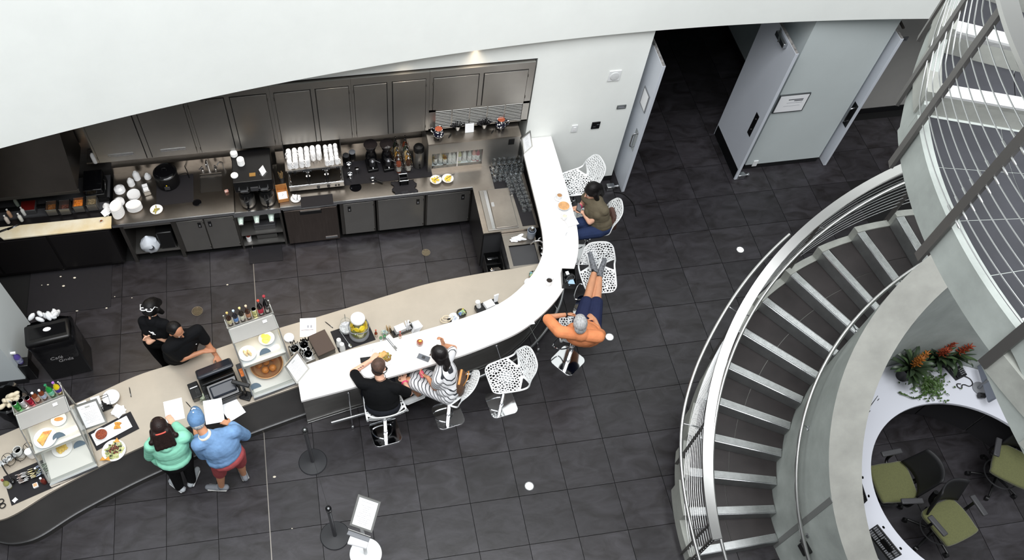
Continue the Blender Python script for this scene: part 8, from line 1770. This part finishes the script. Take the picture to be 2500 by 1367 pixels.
# facing -x: her left side is towards the camera
J['elR'] = at(1108, 850, 1.12); J['wrR'] = at(1082, 842, 1.24)
J['hipL'] = J['pelvis'] + V((-.03, -.09, -.02)); J['hipR'] = J['pelvis'] + V((-.03, .09, -.02)); J['knL'] = at(998, 930, .84); J['knR'] = at(1012, 905, .80); J['anL'] = at(1024, 965, .42); J['anR'] = J['knR'] + V((.03, -.05, -.42))
J['toeL'] = J['anL'] + V((-.16, -.03, -.06)); J['toeR'] = J['anR'] + V((-.15, .04, -.05))
def ex6(root, J, sub, A):
    p = J['wrL'] + V((-.07, .06, .02)); blob('pink_pouch', [('e', p, (.032, .045, .03), None), ('e', p + V((.0, -.05, .01)), (.022, .022, .02), None)], mat('pink_pouch', (190, 84, 100), .4), root, .007, 2)
    q = J['anL']; sub(MB().tube([q + V((.04 * math.cos(t), .04 * math.sin(t), .05)) for t in [2 * PI * i / 12 for i in range(12)]], .004, 5, closed=True), 'anklet', BLACK)
person('person in a grey striped dress and white sneakers sitting sideways at the bar', J, SK1, STR, .62, None, 0, (PLASTW, PORC, PLASTW), sex=0, hands={'L': (V((-.7, .6, .1)), V((.2, .6, .6)), V((0, 0, 1)), .55), 'R': (V((-.15, .6, .75)), V((-.7, -.4, .1)), V((.1, -.6, .4)), .75)}, hairfn=hair6, extra=ex6, girth=1.05, dress=.85, hem=-.02)
# ---- 7. guest in orange
def hair7(root, H, hf, hr, hu, HQ, sub):
    blob('hair', [('e', H + hu * .034 - hf * .016, (.086, .101, .098), HQ), ('e', H - hf * .055 - hu * .02, (.074, .047, .075), HQ), ('e', H + hf * .05 + hu * .075, (.06, .04, .035), HQ)], HG, root, .009, 2)
J = dict(pelvis=at(1430, 815, .86), neck=at(1418, 815, 1.30), head=at(1416, 792, 1.42), hfw=V((.18, 1, -.55)), hup=V((.0, .35, 1)), shL=at(1366, 810, 1.25), shR=at(1462, 822, 1.24),
         elL=at(1334, 775, 1.13), wrL=at(1382, 768, 1.10), elR=at(1466, 815, .98), wrR=at(1452, 780, .96))
J['hipL'] = J['pelvis'] + V((-.10, .03, -.02)); J['hipR'] = J['pelvis'] + V((.10, .03, -.02)); J['knL'] = at(1436, 722, .90); J['knR'] = at(1458, 724, .88); J['anL'] = at(1452, 660, .90); J['anR'] = at(1464, 672, .86)
J['toeL'] = at(1441, 622, .97); J['toeR'] = at(1474, 640, .95); J['soleL'] = V((-.1, .75, -.45)); J['soleR'] = V((.1, .75, -.45))
def ex7(root, J, sub, A):
    c = J['wrL']; d = (J['wrL'] - J['elL']).normalized(); s = d.cross(V((0, 0, 1))).normalized(); u_ = s.cross(d)
    sub(MB().tube([c + s * .033 * math.cos(t) + u_ * .031 * math.sin(t) for t in [2 * PI * i / 14 for i in range(14)]], .010, 6, closed=True), 'wrist_watch', BLACK)
    for s_ in 'LR': blob('sock', [('c', J['an' + s_] * .92 + J['kn' + s_] * .08, J['an' + s_], .043, .042)], BLACK, root, .009, 1)
person('person in an orange shirt resting sneakers on another stool', J, SK1, cloth('orange_shirt', (222, 140, 94), .35, 14), .92, cloth('navy_shorts', (36, 42, 70), .3, 16), .82,
       (mat('sneaker_grey', (96, 98, 102), .8, var=.4, vscale=40), PLASTW, PORC), hands={'L': (V((.9, .2, -.2)), V((.1, -.6, -.6)), V((.2, .5, .6)), .5), 'R': (V((-.5, .8, -.1)), V((0, 0, -1)), V((-.7, -.4, 0)), .5)}, hairfn=hair7, extra=ex7, girth=1.22, topthick=.02, hem=.0)
# ---- 8. guest in the olive vest
def hair8(root, H, hf, hr, hu, HQ, sub):
    P = cap_hair(.018)(H, hf, hr, hu, HQ)
    for s_ in (-1, 1): P += [('c', H + hr * s_ * .082 + hu * .02, H + hr * s_ * .098 - hu * .14 - hf * .01, .038, .03)]
    P += [('c', H - hf * .08, H - hf * .10 - hu * .16, .07, .055), ('e', H + hf * .066 + hu * .06, (.06, .035, .035), HQ)]
    blob('hair', P, HB, root, .010, 2)
J = dict(pelvis=at(1464, 548, .86), neck=at(1456, 487, 1.25), head=at(1446, 466, 1.37), hfw=V((-.85, -.25, -.6)), hup=V((-.35, -.05, 1)), shL=at(1474, 515, 1.18), shR=at(1432, 482, 1.20),
         elL=at(1440, 542, .98), wrL=at(1423, 518, 1.0), elR=at(1424, 496, .98), wrR=at(1412, 506, .99))
J['hipL'] = J['pelvis'] + V((-.03, -.09, -.02)); J['hipR'] = J['pelvis'] + V((-.03, .09, -.02)); J['knL'] = J['pelvis'] + V((-.42, -.12, -.02)); J['knR'] = J['pelvis'] + V((-.42, .06, -.02)); J['anL'] = J['knL'] + V((.06, 0, -.43)); J['anR'] = J['knR'] + V((.06, 0, -.43))
J['toeL'] = J['anL'] + V((-.15, 0, -.05)); J['toeR'] = J['anR'] + V((-.15, 0, -.05))
def ex8(root, J, sub, A):
    c = J['wrR'].lerp(J['elR'], .25); d = (J['wrR'] - J['elR']).normalized(); s = d.cross(V((0, 0, 1))).normalized(); u_ = s.cross(d)
    sub(MB().tube([c + s * .034 * math.cos(t) + u_ * .033 * math.sin(t) for t in [2 * PI * i / 14 for i in range(14)]], .012, 6, closed=True), 'bracelet', mat('pink_band', (226, 60, 120), .5))
person('person in an olive sleeveless vest and jeans looking at a phone', J, SK2, cloth('olive_vest', (96, 88, 72), .3, 20), .12, cloth('blue_jeans', (40, 52, 84), .3, 30), 1.95, (BLACK, DGREY), sex=0,
       hands={'L': (V((-.9, .25, .1)), V((.1, .3, .9)), V((0, 1, .3)), .5), 'R': (V((-.8, -.3, .1)), V((.1, -.3, .9)), V((0, -1, .3)), .5)}, hairfn=hair8, extra=ex8, girth=1.02, topthick=.02, hem=.03)
